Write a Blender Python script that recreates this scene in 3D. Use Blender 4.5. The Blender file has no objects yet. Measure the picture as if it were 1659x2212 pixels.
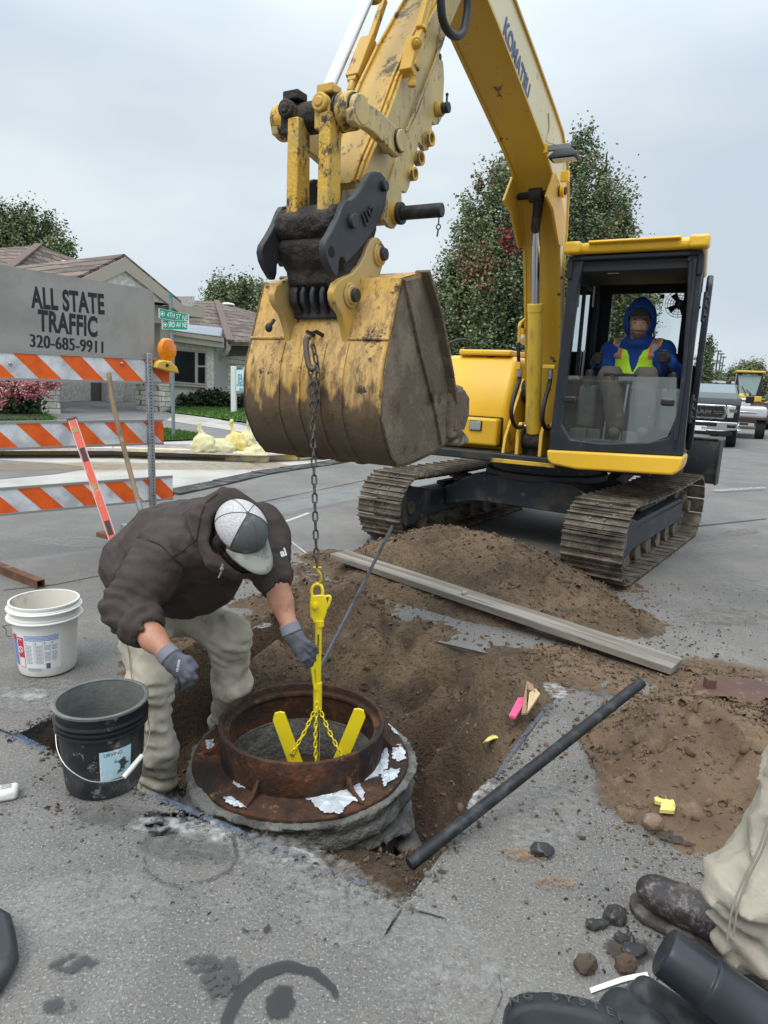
import bpy, math, random
import numpy as np
from mathutils import Vector as V, Matrix, Euler
random.seed(7)
C = bpy.context.scene.collection
R = math.radians
# ---------------- camera, sky, sun, exposure ----------------
F, PT, RL, CH = 1475.0, R(11.2), R(2.3), 1.45     # focal length in picture units, pitch, roll, eye height
cd = bpy.data.cameras.new("camera"); cam = bpy.data.objects.new("camera", cd); C.objects.link(cam)
cd.sensor_fit = 'VERTICAL'; cd.sensor_height = 36; cd.lens = 24.0; cd.clip_end = 2000; cd.clip_start = .05
_fw = V((0, math.cos(PT), -math.sin(PT))); _up = V((0, math.sin(PT), math.cos(PT))); _rt = V((1, 0, 0))
_r = _rt*math.cos(RL)+_up*math.sin(RL); _u = -_rt*math.sin(RL)+_up*math.cos(RL)
cam.matrix_world = Matrix(((_r.x, _u.x, -_fw.x, 0), (_r.y, _u.y, -_fw.y, 0), (_r.z, _u.z, -_fw.z, CH), (0, 0, 0, 1)))
bpy.context.scene.camera = cam
SUN_EL, SUN_AZ = R(55), R(215)       # behind and to the left of the viewer, veiled by cloud
w = bpy.data.worlds.new("World"); bpy.context.scene.world = w; w.use_nodes = True
nt = w.node_tree; N = nt.nodes; Lk = nt.links; N.clear()
out = N.new('ShaderNodeOutputWorld'); bg = N.new('ShaderNodeBackground'); bg.inputs[1].default_value = 1.0
sky = N.new('ShaderNodeTexSky'); sky.sky_type = 'NISHITA'; sky.sun_disc = False; sky.sun_elevation = SUN_EL; sky.sun_rotation = SUN_AZ
sky.air_density = 1.5; sky.dust_density = 4
sc = N.new('ShaderNodeVectorMath'); sc.operation = 'SCALE'; sc.inputs['Scale'].default_value = 0.06
Lk.new(sky.outputs[0], sc.inputs[0])
tc = N.new('ShaderNodeTexCoord'); sep = N.new('ShaderNodeSeparateXYZ'); Lk.new(tc.outputs['Generated'], sep.inputs[0])
mp = N.new('ShaderNodeMapping'); mp.inputs['Scale'].default_value = (1.0, 1.0, 2.4); mp.inputs['Location'].default_value=(.3,.1,.25); Lk.new(tc.outputs['Generated'], mp.inputs[0])
nz = N.new('ShaderNodeTexNoise'); nz.inputs['Scale'].default_value = 1.9; nz.inputs['Detail'].default_value = 4; nz.inputs['Roughness'].default_value = .45
Lk.new(mp.outputs[0], nz.inputs['Vector'])
cr = N.new('ShaderNodeValToRGB'); cr.color_ramp.elements[0].position = .36; cr.color_ramp.elements[0].color = (.58, .67, .76, 1)
cr.color_ramp.elements[1].position = .62; cr.color_ramp.elements[1].color = (.78, .86, .91, 1); Lk.new(nz.outputs[0], cr.inputs[0])
# overcast sky is brighter towards the zenith
zr = N.new('ShaderNodeMapRange'); zr.interpolation_type='SMOOTHSTEP'; zr.inputs['From Min'].default_value = .28; zr.inputs['From Max'].default_value = .95
zr.inputs['To Min'].default_value = 1.0; zr.inputs['To Max'].default_value = 2.9; Lk.new(sep.outputs[2], zr.inputs[0])
cl = N.new('ShaderNodeVectorMath'); cl.operation = 'SCALE'; Lk.new(cr.outputs[0], cl.inputs[0]); Lk.new(zr.outputs[0], cl.inputs['Scale'])
mx = N.new('ShaderNodeMix'); mx.data_type = 'RGBA'; mx.inputs[0].default_value = .92
Lk.new(sc.outputs[0], mx.inputs[6]); Lk.new(cl.outputs[0], mx.inputs[7]); Lk.new(mx.outputs[2], bg.inputs[0]); Lk.new(bg.outputs[0], out.inputs[0])
sl = bpy.data.lights.new("sun", 'SUN'); sl.energy = 1.5; sl.angle = R(25); sl.color = (1, .93, .84)
so = bpy.data.objects.new("sun", sl); C.objects.link(so)
# sky sun_rotation is measured from +Y turning clockwise seen from above
_d = V((math.sin(SUN_AZ)*math.cos(SUN_EL), math.cos(SUN_AZ)*math.cos(SUN_EL), math.sin(SUN_EL)))
so.rotation_euler = _d.to_track_quat('Z', 'Y').to_euler()
vs = bpy.context.scene.view_settings; vs.view_transform = 'Standard'; vs.look = 'None'; vs.exposure = 0.12; vs.gamma = 1

# ---------------- where things stand: turning a seen direction into a place ----------------
def ray(x, y):
    u = (x-829.5)/F; v = (y-1106)/F; c, s = math.cos(RL), math.sin(RL); u, v = u*c+v*s, -u*s+v*c
    return V((u, math.cos(PT)-v*math.sin(PT), -(math.sin(PT)+v*math.cos(PT))))
CAM = V((0, 0, CH))
def W(x, y, d): return CAM+ray(x, y)*d
def G(x, y, z=0.0):
    r = ray(x, y); return CAM+r*((z-CH)/r.z)
def VP(x, y, A, B):      # on the upright plane through A and B
    r = ray(x, y); dx, dy = B[0]-A[0], B[1]-A[1]; t = (A[0]*dy-A[1]*dx)/(r.x*dy-r.y*dx); return CAM+r*t
HO = (1.6, 6.4); HA = R(29); _hc, _hs = math.cos(HA), math.sin(HA)
def HP(x, y, c):         # excavator house frame: point on the plane x = c, as local (c, y, z)
    r = ray(x, y); t = (c+HO[0]*_hc-HO[1]*_hs)/(r.x*_hc-r.y*_hs); P = CAM+r*t
    return V((c, (P.x-HO[0])*_hs+(P.y-HO[1])*_hc, P.z))
def HY(x, y, yl):        # house frame: point on the plane y = yl
    r = ray(x, y); t = (yl+HO[0]*_hs+HO[1]*_hc)/(r.x*_hs+r.y*_hc); P = CAM+r*t
    return V(((P.x-HO[0])*_hc-(P.y-HO[1])*_hs, yl, P.z))

# ---------------- materials ----------------
MC = {}
def M(name, col, rough=.6, metal=0.0, layers=(), bump=None, spec=.5, trans=0, ior=1.45, alpha=1, emit=None, coat=0, sub=0):
    """layers: (colour, scale, lo, hi, opts) noise masks mixed over the base; bump: (scale, strength, distance)"""
    if name in MC: return MC[name]
    m = bpy.data.materials.new(name); m.use_nodes = True; t = m.node_tree; n = t.nodes; l = t.links
    b = n['Principled BSDF']; b.inputs['Base Color'].default_value = (*col, 1); b.inputs['Roughness'].default_value = rough
    b.inputs['Metallic'].default_value = metal; b.inputs['Specular IOR Level'].default_value = spec
    b.inputs['IOR'].default_value = ior; b.inputs['Transmission Weight'].default_value = trans; b.inputs['Alpha'].default_value = alpha
    b.inputs['Coat Weight'].default_value = coat; b.inputs['Coat Roughness'].default_value = .15
    if sub: b.inputs['Subsurface Weight'].default_value = sub; b.inputs['Subsurface Scale'].default_value = .01
    if emit: b.inputs['Emission Color'].default_value = (*emit[0], 1); b.inputs['Emission Strength'].default_value = emit[1]
    tc = n.new('ShaderNodeTexCoord'); cur = None; rcur = None; sepn = None
    for i, L in enumerate(layers):
        c2, s, lo, hi = L[:4]; o = L[4] if len(L) > 4 else {}
        mp = n.new('ShaderNodeMapping'); mp.inputs['Scale'].default_value = o.get('st', (1, 1, 1)); mp.inputs['Location'].default_value = (i*3.7, i*1.3, i*.7)
        mp.inputs['Rotation'].default_value = o.get('rot', (0, 0, 0))
        l.new(tc.outputs['Object'], mp.inputs[0])
        if o.get('t') == 'vor':
            x = n.new('ShaderNodeTexVoronoi'); x.inputs['Scale'].default_value = s; x.feature = o.get('ft', 'F1'); fo = x.outputs['Distance']
        elif o.get('t') == 'z':
            x = None; sp = n.new('ShaderNodeSeparateXYZ'); l.new(tc.outputs['Object'], sp.inputs[0]); nn = n.new('ShaderNodeTexNoise'); nn.inputs['Scale'].default_value = s; nn.inputs['Detail'].default_value = 5
            l.new(mp.outputs[0], nn.inputs['Vector']); ad = n.new('ShaderNodeMath'); ad.operation = 'MULTIPLY_ADD'; l.new(nn.outputs[0], ad.inputs[0]); ad.inputs[1].default_value = o.get('amp', .5)
            l.new(sp.outputs[o.get('ax', 2)], ad.inputs[2]); fo = ad.outputs[0]
        else:
            x = n.new('ShaderNodeTexNoise'); x.inputs['Scale'].default_value = s; x.inputs['Detail'].default_value = o.get('d', 6); x.inputs['Roughness'].default_value = o.get('r', .6)
            x.inputs['Distortion'].default_value = o.get('dist', 0); fo = x.outputs[0]
        if x is not None: l.new(mp.outputs[0], x.inputs['Vector'])
        mr = n.new('ShaderNodeMapRange'); mr.inputs['From Min'].default_value = lo; mr.inputs['From Max'].default_value = hi; mr.inputs['To Max'].default_value = o.get('a', 1); l.new(fo, mr.inputs[0])
        mix = n.new('ShaderNodeMix'); mix.data_type = 'RGBA'; l.new(mr.outputs[0], mix.inputs[0]); mix.inputs[7].default_value = (*c2, 1)
        if cur: l.new(cur, mix.inputs[6])
        else: mix.inputs[6].default_value = (*col, 1)
        cur = mix.outputs[2]
        if 'rough' in o:
            rm = n.new('ShaderNodeMix'); rm.data_type = 'FLOAT'; l.new(mr.outputs[0], rm.inputs[0]); rm.inputs[3].default_value = o['rough']
            if rcur: l.new(rcur, rm.inputs[2])
            else: rm.inputs[2].default_value = rough
            rcur = rm.outputs[0]
    if cur: l.new(cur, b.inputs['Base Color'])
    if rcur: l.new(rcur, b.inputs['Roughness'])
    if bump:
        bl = bump if isinstance(bump[0], (tuple, list)) else [bump]; prev = None
        for (s, st, di) in bl:
            x = n.new('ShaderNodeTexNoise'); x.inputs['Scale'].default_value = s; x.inputs['Detail'].default_value = 5; l.new(tc.outputs['Object'], x.inputs['Vector'])
            bn = n.new('ShaderNodeBump'); bn.inputs['Strength'].default_value = st; bn.inputs['Distance'].default_value = di; l.new(x.outputs[0], bn.inputs['Height'])
            if prev: l.new(prev, bn.inputs['Normal'])
            prev = bn.outputs[0]
        l.new(prev, b.inputs['Normal'])
    MC[name] = m; return m

# ---------------- mesh helpers ----------------
WM = {}
def thing(name, label, cat, loc=(0, 0, 0), rz=0.0, group=None):
    o = bpy.data.objects.new(name, None); C.objects.link(o); o.empty_display_size = .2
    o.location = loc; o.rotation_euler = (0, 0, rz); WM[o.name] = Matrix.Translation(V(loc)) @ Matrix.Rotation(rz, 4, 'Z')
    return tag(o, label, cat, group)
def tag(o, label=None, cat=None, group=None, kind=None):
    if label: o['label'] = label
    if cat: o['category'] = cat
    if group: o['group'] = group
    if kind: o['kind'] = kind
    return o
def frame(o, x, z=None):           # matrix with origin o, x axis, z hint
    x = V(x).normalized(); z = V(z if z is not None else (0, 0, 1)); y = z.cross(x).normalized(); z = x.cross(y)
    return Matrix(((x.x, y.x, z.x, o[0]), (x.y, y.y, z.y, o[1]), (x.z, y.z, z.z, o[2]), (0, 0, 0, 1)))
class MB:
    def __init__(s): s.v = []; s.f = []; s.m = []
    def add(s, vs, fs, mi=0):
        n = len(s.v); s.v += [tuple(p) for p in vs]; s.f += [tuple(i+n for i in f) for f in fs]; s.m += [mi]*len(fs); return s
    def box(s, c, sz, Mx=None, mi=0):
        a, b, d = sz[0]/2, sz[1]/2, sz[2]/2; vs = [V((x*a, y*b, z*d)) for z in (-1, 1) for y in (-1, 1) for x in (-1, 1)]
        vs = [(Mx @ v if Mx else v)+V(c) for v in vs] if (Mx is None or len(Mx) == 3) else [Mx @ (v+V(c)) for v in vs]
        return s.add(vs, [(0, 2, 3, 1), (4, 5, 7, 6), (0, 1, 5, 4), (2, 6, 7, 3), (0, 4, 6, 2), (1, 3, 7, 5)], mi)
    def beam(s, p0, p1, w, h, up=(0, 0, 1), w1=None, h1=None, mi=0):
        p0, p1 = V(p0), V(p1); x = (p1-p0).normalized(); y = V(up).cross(x).normalized(); z = x.cross(y); vs = []
        for p, ww, hh in ((p0, w, h), (p1, w1 or w, h1 or h)):
            vs += [p-y*ww/2-z*hh/2, p+y*ww/2-z*hh/2, p+y*ww/2+z*hh/2, p-y*ww/2+z*hh/2]
        return s.add(vs, [(0, 3, 2, 1), (4, 5, 6, 7), (0, 1, 5, 4), (1, 2, 6, 5), (2, 3, 7, 6), (3, 0, 4, 7)], mi)
    def cyl(s, p0, p1, r0, r1=None, n=20, mi=0, caps=True):
        r1 = r0 if r1 is None else r1; return s.tube([p0, p1], [r0, r1], n, mi, caps)
    def tube(s, path, r, n=10, mi=0, caps=True, closed=False):
        P = [V(p) for p in path]; k = len(P); rs = r if isinstance(r, (list, tuple)) else [r]*k; vs = []
        t0 = (P[1]-P[0]).normalized(); a = V((0, 0, 1)) if abs(t0.z) < .9 else V((1, 0, 0)); x = t0.cross(a).normalized()
        for i in range(k):
            t = (P[(i+1) % k]-P[i-1]).normalized() if (closed or 0 < i < k-1) else (t0 if i == 0 else (P[-1]-P[-2]).normalized())
            x = (x-t*x.dot(t)).normalized(); y = t.cross(x)
            vs += [P[i]+(x*math.cos(j*2*math.pi/n)+y*math.sin(j*2*math.pi/n))*rs[i] for j in range(n)]
        fs = [(i*n+j, i*n+(j+1) % n, ((i+1) % k)*n+(j+1) % n, ((i+1) % k)*n+j) for i in range(k if closed else k-1) for j in range(n)]
        if caps and not closed: fs += [tuple(range(n-1, -1, -1)), tuple(range((k-1)*n, k*n))]
        return s.add(vs, fs, mi)
    def lathe(s, prof, Mx=None, n=32, mi=0, close=False, ang=(0, 2*math.pi), sy=1):
        full = abs(ang[1]-ang[0]-2*math.pi) < 1e-6; cnt = n if full else n+1; vs = []
        for j in range(cnt):
            a = ang[0]+(ang[1]-ang[0])*j/n
            for (r, z) in prof:
                p = V((r*math.cos(a), r*math.sin(a)*sy, z)); vs.append(Mx @ p if Mx else p)
        k = len(prof); fs = []
        for j in range(n):
            q = (j+1) % cnt
            for i in range(k if close else k-1):
                i2 = (i+1) % k; fs.append((j*k+i, q*k+i, q*k+i2, j*k+i2))
        return s.add(vs, fs, mi)
    def prism(s, poly, vec, mi=0, mi_side=None):
        n = len(poly); vec = V(vec); vs = [V(p) for p in poly]+[V(p)+vec for p in poly]
        s.add(vs, [tuple(range(n-1, -1, -1)), tuple(range(n, 2*n))], mi); k = len(s.v)-2*n
        s.f += [(k+i, k+(i+1) % n, k+n+(i+1) % n, k+n+i) for i in range(n)]; s.m += [mi if mi_side is None else mi_side]*n; return s
    def ball(s, c, r, n=12, Mx=None, mi=0):
        r = r if isinstance(r, (tuple, list)) else (r, r, r); vs = []; fs = []
        for i in range(n+1):
            th = math.pi*i/n
            for j in range(n*2):
                ph = math.pi*j/n; p = V((math.sin(th)*math.cos(ph)*r[0], math.sin(th)*math.sin(ph)*r[1], math.cos(th)*r[2])); vs.append((Mx @ p if Mx else p)+V(c))
        for i in range(n):
            for j in range(2*n): fs.append((i*2*n+j, (i+1)*2*n+j, (i+1)*2*n+(j+1) % (2*n), i*2*n+(j+1) % (2*n)))
        return s.add(vs, fs, mi)
    def quad(s, a, b, c, d, mi=0): return s.add([a, b, c, d], [(0, 1, 2, 3)], mi)
    def build(s, name, mat, parent=None, bevel=0, smooth=40, world=True, seg=2, rec=True):
        me = bpy.data.meshes.new(name); vs = s.v
        o = bpy.data.objects.new(name, me)
        if parent:
            o.parent = parent; PMx = WM[parent.name]; WM[o.name] = PMx
            if world: inv = PMx.inverted(); vs = [inv @ V(p) for p in vs]
        elif world == 'c':
            c = sum((V(p) for p in vs), V())/len(vs); c.z = min(p[2] for p in vs); o.location = c; vs = [V(p)-c for p in vs]; WM[o.name] = Matrix.Translation(c)
        else: WM[o.name] = Matrix.Identity(4)
        me.from_pydata([tuple(p) for p in vs], [], s.f); me.validate()
        for m in (mat if isinstance(mat, (list, tuple)) else [mat]): me.materials.append(m)
        if len(me.polygons) == len(s.m): me.polygons.foreach_set('material_index', s.m)
        if rec:
            import bmesh; bm = bmesh.new(); bm.from_mesh(me); bmesh.ops.recalc_face_normals(bm, faces=bm.faces); bm.to_mesh(me); bm.free()
        if smooth: me.shade_smooth(); me.set_sharp_from_angle(angle=R(smooth))
        C.objects.link(o)
        if bevel:
            b = o.modifiers.new('bevel', 'BEVEL'); b.width = bevel; b.segments = seg; b.limit_method = 'ANGLE'; b.angle_limit = R(35); b.harden_normals = False
        return o
def npmesh(name, vs, fs, mat, parent=None, world=True, smooth=180, mi=None):
    me = bpy.data.meshes.new(name); vs = np.asarray(vs, float); o = bpy.data.objects.new(name, me)
    if parent:
        o.parent = parent; WM[o.name] = WM[parent.name]
        if world: I = np.array(WM[parent.name].inverted()); vs = vs @ I[:3, :3].T+I[:3, 3]
    elif world == 'c':
        c = vs.mean(0); c[2] = vs[:, 2].min(); vs = vs-c; o.location = c; WM[o.name] = Matrix.Translation(V(c))
    else: WM[o.name] = Matrix.Identity(4)
    fs = np.asarray(fs, int); k = fs.shape[1]
    me.vertices.add(len(vs)); me.vertices.foreach_set('co', vs.ravel()); me.loops.add(fs.size); me.loops.foreach_set('vertex_index', fs.ravel())
    me.polygons.add(len(fs)); me.polygons.foreach_set('loop_start', np.arange(len(fs))*k)
    for m in (mat if isinstance(mat, (list, tuple)) else [mat]): me.materials.append(m)
    if mi is not None: me.polygons.foreach_set('material_index', np.asarray(mi, np.int32))
    me.update(calc_edges=True)
    if smooth: me.shade_smooth()
    if smooth and smooth < 180: me.set_sharp_from_angle(angle=R(smooth))
    C.objects.link(o); return o
def text(body, Mx, size, mat, name, parent, bold=0.0, depth=.0008, width=None, sx=1.0, shear=0, font_align='CENTER'):
    cu = bpy.data.curves.new(name, 'FONT'); cu.body = body; cu.size = size; cu.align_x = font_align; cu.align_y = 'CENTER'; cu.extrude = depth; cu.offset = bold; cu.shear = shear; cu.space_character = 1.06
    o = bpy.data.objects.new(name+'_tmp', cu); C.objects.link(o); dg = bpy.context.evaluated_depsgraph_get(); me = bpy.data.meshes.new_from_object(o.evaluated_get(dg))
    xs = [v.co.x for v in me.vertices]; wd = (max(xs)-min(xs)) or 1; f = (width/wd) if width else sx
    PMx = WM[parent.name].inverted() @ Mx @ Matrix.Diagonal((f, 1, 1, 1)); me.transform(PMx)
    bpy.data.objects.remove(o); ob = bpy.data.objects.new(name, me); me.materials.clear(); me.materials.append(mat); ob.parent = parent; WM[ob.name] = WM[parent.name]; C.objects.link(ob); return ob

# ---------------- vectorised noise and implicit surfaces (clothes, bodies, soil) ----------------
def _h(ix, iy, iz, s):
    n = (ix*374761393+iy*668265263+iz*2147483647+s*1274126177) & 0xffffffff; n = ((n ^ (n >> 13))*1274126177) & 0xffffffff; n = (n ^ (n >> 16)); return (n & 0xffffff)/float(0xffffff)
def vn(P, s=1.0, seed=0):
    P = np.asarray(P)*s+17.3; i = np.floor(P).astype(np.int64); f = P-i; f = f*f*(3-2*f); r = 0
    for dx in (0, 1):
        for dy in (0, 1):
            for dz in (0, 1):
                w = (f[..., 0] if dx else 1-f[..., 0])*(f[..., 1] if dy else 1-f[..., 1])*(f[..., 2] if dz else 1-f[..., 2]); r = r+w*_h(i[..., 0]+dx, i[..., 1]+dy, i[..., 2]+dz, seed)
    return r*2-1
def fbm(P, s, o=4, seed=0, g=.5):
    r = 0; a = 1; t = 0
    for k in range(o): r = r+a*vn(P, s*2**k, seed+k); t += a; a *= g
    return r/t
def smin(a, b, k):
    h = np.maximum(k-np.abs(a-b), 0)/k; return np.minimum(a, b)-h*h*k*.25
def sd_cap(P, a, b, ra, rb, flat=None):
    a = np.array(a, float); b = np.array(b, float); pa = P-a; ba = b-a; t = np.clip((pa@ba)/max(ba@ba, 1e-9), 0, 1); d = pa-t[..., None]*ba
    if flat is not None:
        n = np.array(flat[0], float); n /= np.linalg.norm(n); d = d+(d@n)[..., None]*n*(flat[1]-1)
    return np.linalg.norm(d, axis=-1)-(ra+(rb-ra)*t)
def sd_ell(P, c, r, Rm=None):
    d = P-np.array(c, float)
    if Rm is not None: d = d@np.array(Rm)
    r = np.array(r, float); k0 = np.linalg.norm(d/r, axis=-1); k1 = np.linalg.norm(d/(r*r), axis=-1); return k0*(k0-1)/np.maximum(k1, 1e-9)
def sd_box(P, c, hs, Rm=None, rd=.01):
    d = P-np.array(c, float)
    if Rm is not None: d = d@np.array(Rm)
    q = np.abs(d)-(np.array(hs, float)-rd); return np.linalg.norm(np.maximum(q, 0), axis=-1)+np.minimum(q.max(-1), 0)-rd
def snets(fn, lo, hi, h):
    lo = np.array(lo, float); hi = np.array(hi, float); n = np.ceil((hi-lo)/h).astype(int)+1
    ax = [lo[i]+np.arange(n[i])*h for i in range(3)]
    nc = (n-1)//4+2; cx_ = [lo[i]+np.arange(nc[i])*4*h for i in range(3)]; fc = np.abs(fn(np.stack(np.meshgrid(*cx_, indexing='ij'), -1)))
    near = fc < 8.5*h; blk_ = np.zeros(tuple(nc-1), bool)
    for dx in (0, 1):
        for dy in (0, 1):
            for dz in (0, 1): blk_ |= near[dx:nc[0]-1+dx, dy:nc[1]-1+dy, dz:nc[2]-1+dz]
    mk = blk_.repeat(4, 0).repeat(4, 1).repeat(4, 2)[:n[0], :n[1], :n[2]]; ii = np.argwhere(mk)
    sg = fn(np.stack(np.meshgrid(*[c_+2*h for c_ in cx_], indexing='ij'), -1))[:-1, :-1, :-1]; f = np.where((sg < 0).repeat(4, 0).repeat(4, 1).repeat(4, 2)[:n[0], :n[1], :n[2]], -1.0, 1.0)
    f[mk] = fn((lo+ii*h)[None])[0] if len(ii) else 0
    ins = f < 0; c = np.zeros(tuple(n-1)+(3,)); cnt = np.zeros(tuple(n-1)); S = n-1
    def sub(A, o): return A[o[0]:o[0]+S[0], o[1]:o[1]+S[1], o[2]:o[2]+S[2]]
    for axi in range(3):
        for u in (0, 1):
            for v in (0, 1):
                o = [0, 0, 0]; oth = [k for k in range(3) if k != axi]; o[oth[0]] = u; o[oth[1]] = v; o2 = list(o); o2[axi] = 1
                fa, fb = sub(f, o), sub(f, o2); ch = sub(ins, o) != sub(ins, o2); t = np.where(ch, fa/np.where(ch, fa-fb, 1), 0)
                for k in range(3): c[..., k] += np.where(ch, o[k]+(t if k == axi else 0), 0)
                cnt += ch
    act = cnt > 0; idx = -np.ones(cnt.shape, int); idx[act] = np.arange(act.sum()); ij = np.argwhere(act); vs = lo+(ij+c[act]/cnt[act][:, None])*h; fs = []
    for axi in range(3):
        a, b = [k for k in range(3) if k != axi]; sl0 = [slice(1, -1)]*3; sl1 = [slice(1, -1)]*3; sl0[axi] = slice(0, -1); sl1[axi] = slice(1, None)
        A0, A1 = ins[tuple(sl0)], ins[tuple(sl1)]; e = np.argwhere(A0 != A1)
        if not len(e): continue
        flip = A0[A0 != A1]; base = e.copy(); base[:, a] += 1; base[:, b] += 1
        def g(da, db): q = base.copy(); q[:, a] -= da; q[:, b] -= db; return idx[q[:, 0], q[:, 1], q[:, 2]]
        q = np.stack([g(1, 1), g(0, 1), g(0, 0), g(1, 0)], 1)
        if axi == 1: flip = ~flip
        q[~flip] = q[~flip][:, ::-1]; fs.append(q)
    fs = np.concatenate(fs); fs = fs[(fs >= 0).all(1)]; return vs, fs
def blob(name, fn, lo, hi, h, mat, parent=None, smooth=180, world=True, it=1, mif=None):
    vs, fs = snets(fn, lo, hi, h)
    for _ in range(it):                         # relax the net a little
        s = np.zeros_like(vs); k = np.zeros(len(vs))
        for a, b in ((0, 1), (1, 2), (2, 3), (3, 0)):
            np.add.at(s, fs[:, a], vs[fs[:, b]]); np.add.at(k, fs[:, a], 1); np.add.at(s, fs[:, b], vs[fs[:, a]]); np.add.at(k, fs[:, b], 1)
        vs = vs*.4+.6*s/np.maximum(k, 1)[:, None]
    return npmesh(name, vs, fs, mat, parent, world, smooth, None if mif is None else mif(vs[fs].mean(1)))
# ================= materials used in many places =================
asph = M('asphalt', (.160, .148, .134), .88, layers=[((.24, .23, .215), 1.7, .50, .66, {'d': 12, 'r': .8, 'a': .6}), ((.125, .119, .112), 1.1, .42, .62, {'d': 9, 'r': .65}), ((.225, .215, .20), .8, .5, .72, {'d': 9, 'r': .75, 'a': .8}), ((.050, .049, .048), 120, .52, .62, {'d': 3, 'a': .5}), ((.075, .07, .066), 26, .56, .66, {'d': 7, 'r': .8, 'a': .55}),
        ((.44, .43, .41), 130, .59, .66, {'d': 2, 'a': .5}), ((.34, .33, .31), 14, .66, .76, {'d': 9, 'r': .85, 'a': .7}), ((.07, .07, .072), 6, .68, .76, {'d': 9, 'r': .8, 'a': .5})], bump=[(150, .6, .003), (30, .3, .004)])
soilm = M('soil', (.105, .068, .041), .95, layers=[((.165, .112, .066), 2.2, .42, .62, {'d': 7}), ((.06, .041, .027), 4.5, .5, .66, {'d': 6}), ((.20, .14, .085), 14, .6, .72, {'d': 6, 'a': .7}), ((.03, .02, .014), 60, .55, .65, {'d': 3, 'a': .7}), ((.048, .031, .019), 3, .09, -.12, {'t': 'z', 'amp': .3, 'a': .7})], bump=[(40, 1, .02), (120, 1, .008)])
sandm = M('sandy_soil', (.150, .100, .062), .95, layers=[((.10, .064, .040), 3, .45, .64, {'d': 7}), ((.22, .155, .10), 9, .56, .7, {'d': 6, 'a': .7})], bump=[(40, .8, .012), (120, .8, .005)])
concm = M('concrete', (.42, .40, .36), .9, layers=[((.33, .31, .28), 1.5, .45, .65, {'d': 8}), ((.27, .2, .13), .9, .56, .7, {'d': 7, 'a': .7})], bump=(40, .2, .004))
grassm = M('grass', (.06, .135, .022), .9, layers=[((.085, .17, .03), 3, .45, .6), ((.045, .09, .02), 20, .5, .65)])
yelm = M('yellow_paint', (.80, .47, .022), .36, layers=[((.70, .40, .03), 1.3, .45, .6, {'a': .6}), ((.35, .24, .08), 6, .66, .74, {'d': 8, 'r': .75, 'a': .6, 'rough': .7})], coat=.25)
blackm = M('black_plastic', (.018, .019, .021), .45)
darkm = M('dark_steel', (.03, .032, .035), .5, .3, layers=[((.075, .06, .045), 5, .5, .65, {'d': 7, 'rough': .9})])
whitem = M('white_paint', (.75, .75, .73), .5)
steelm = M('galvanised_steel', (.42, .44, .46), .38, .75, layers=[((.30, .32, .34), 14, .45, .6)])

def slope(X, Y):
    t = min(1, max(0, (X-1)/6.0)); return -.02*max(0, Y-8.5)*t*t*(3-2*t)
# asphalt ground, on a skewed grid so the square cut-out falls on grid lines
HA_, HB_, HC_ = G(28, 1588), G(872, 1957), G(1240, 1455)
eu = V((HB_-HA_)[:2]); ev = V((HC_-HB_)[:2]); O2 = V(HA_[:2])
gl = [-300, -120, -60, -36, -24, -16, -11, -8, -6, -4, -3, -2, -1, 0, 1, 2, 3, 4, 6, 8, 11, 14, 18, 22, 28, 36, 48, 60, 90, 150, 300]
b = MB(); vs = []
for v in gl:
    for u in gl: p = O2+eu*u+ev*v; vs.append((p.x, p.y, slope(p.x, p.y)))
n = len(gl); i0 = gl.index(0); fs = [(j*n+i, j*n+i+1, (j+1)*n+i+1, (j+1)*n+i) for j in range(n-1) for i in range(n-1) if not (i == i0 and j == i0)]
b.add(vs, fs); gnd = b.build('asphalt_ground', asph, smooth=0); tag(gnd, kind='structure')
cutm = M('asphalt_cut', (.05, .047, .045), .95, layers=[((.09, .075, .06), 18, .45, .6)], bump=(50, 1, .01))
hA, hB, hC = [V((p[0], p[1], 0)) for p in (HA_, HB_, HC_)]; hD = hA+(hC-hB)
b = MB()
for p, q in ((hA, hB), (hB, hC), (hC, hD), (hD, hA)):
    for k in range(24):
        a0 = p.lerp(q, k/24); a1 = p.lerp(q, (k+1)/24); ce = (hA+hC)/2; j = [random.uniform(.0, .02) for _ in range(2)]
        b.quad(a0-V((0, 0, .002)), a1-V((0, 0, .002)), a1+(ce-a1)*.006-V((0, 0, .13)), a0+(ce-a0)*.006-V((0, 0, .13)))
cw = b.build('pavement_cut_edge', cutm, smooth=0); tag(cw, kind='structure')

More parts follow.
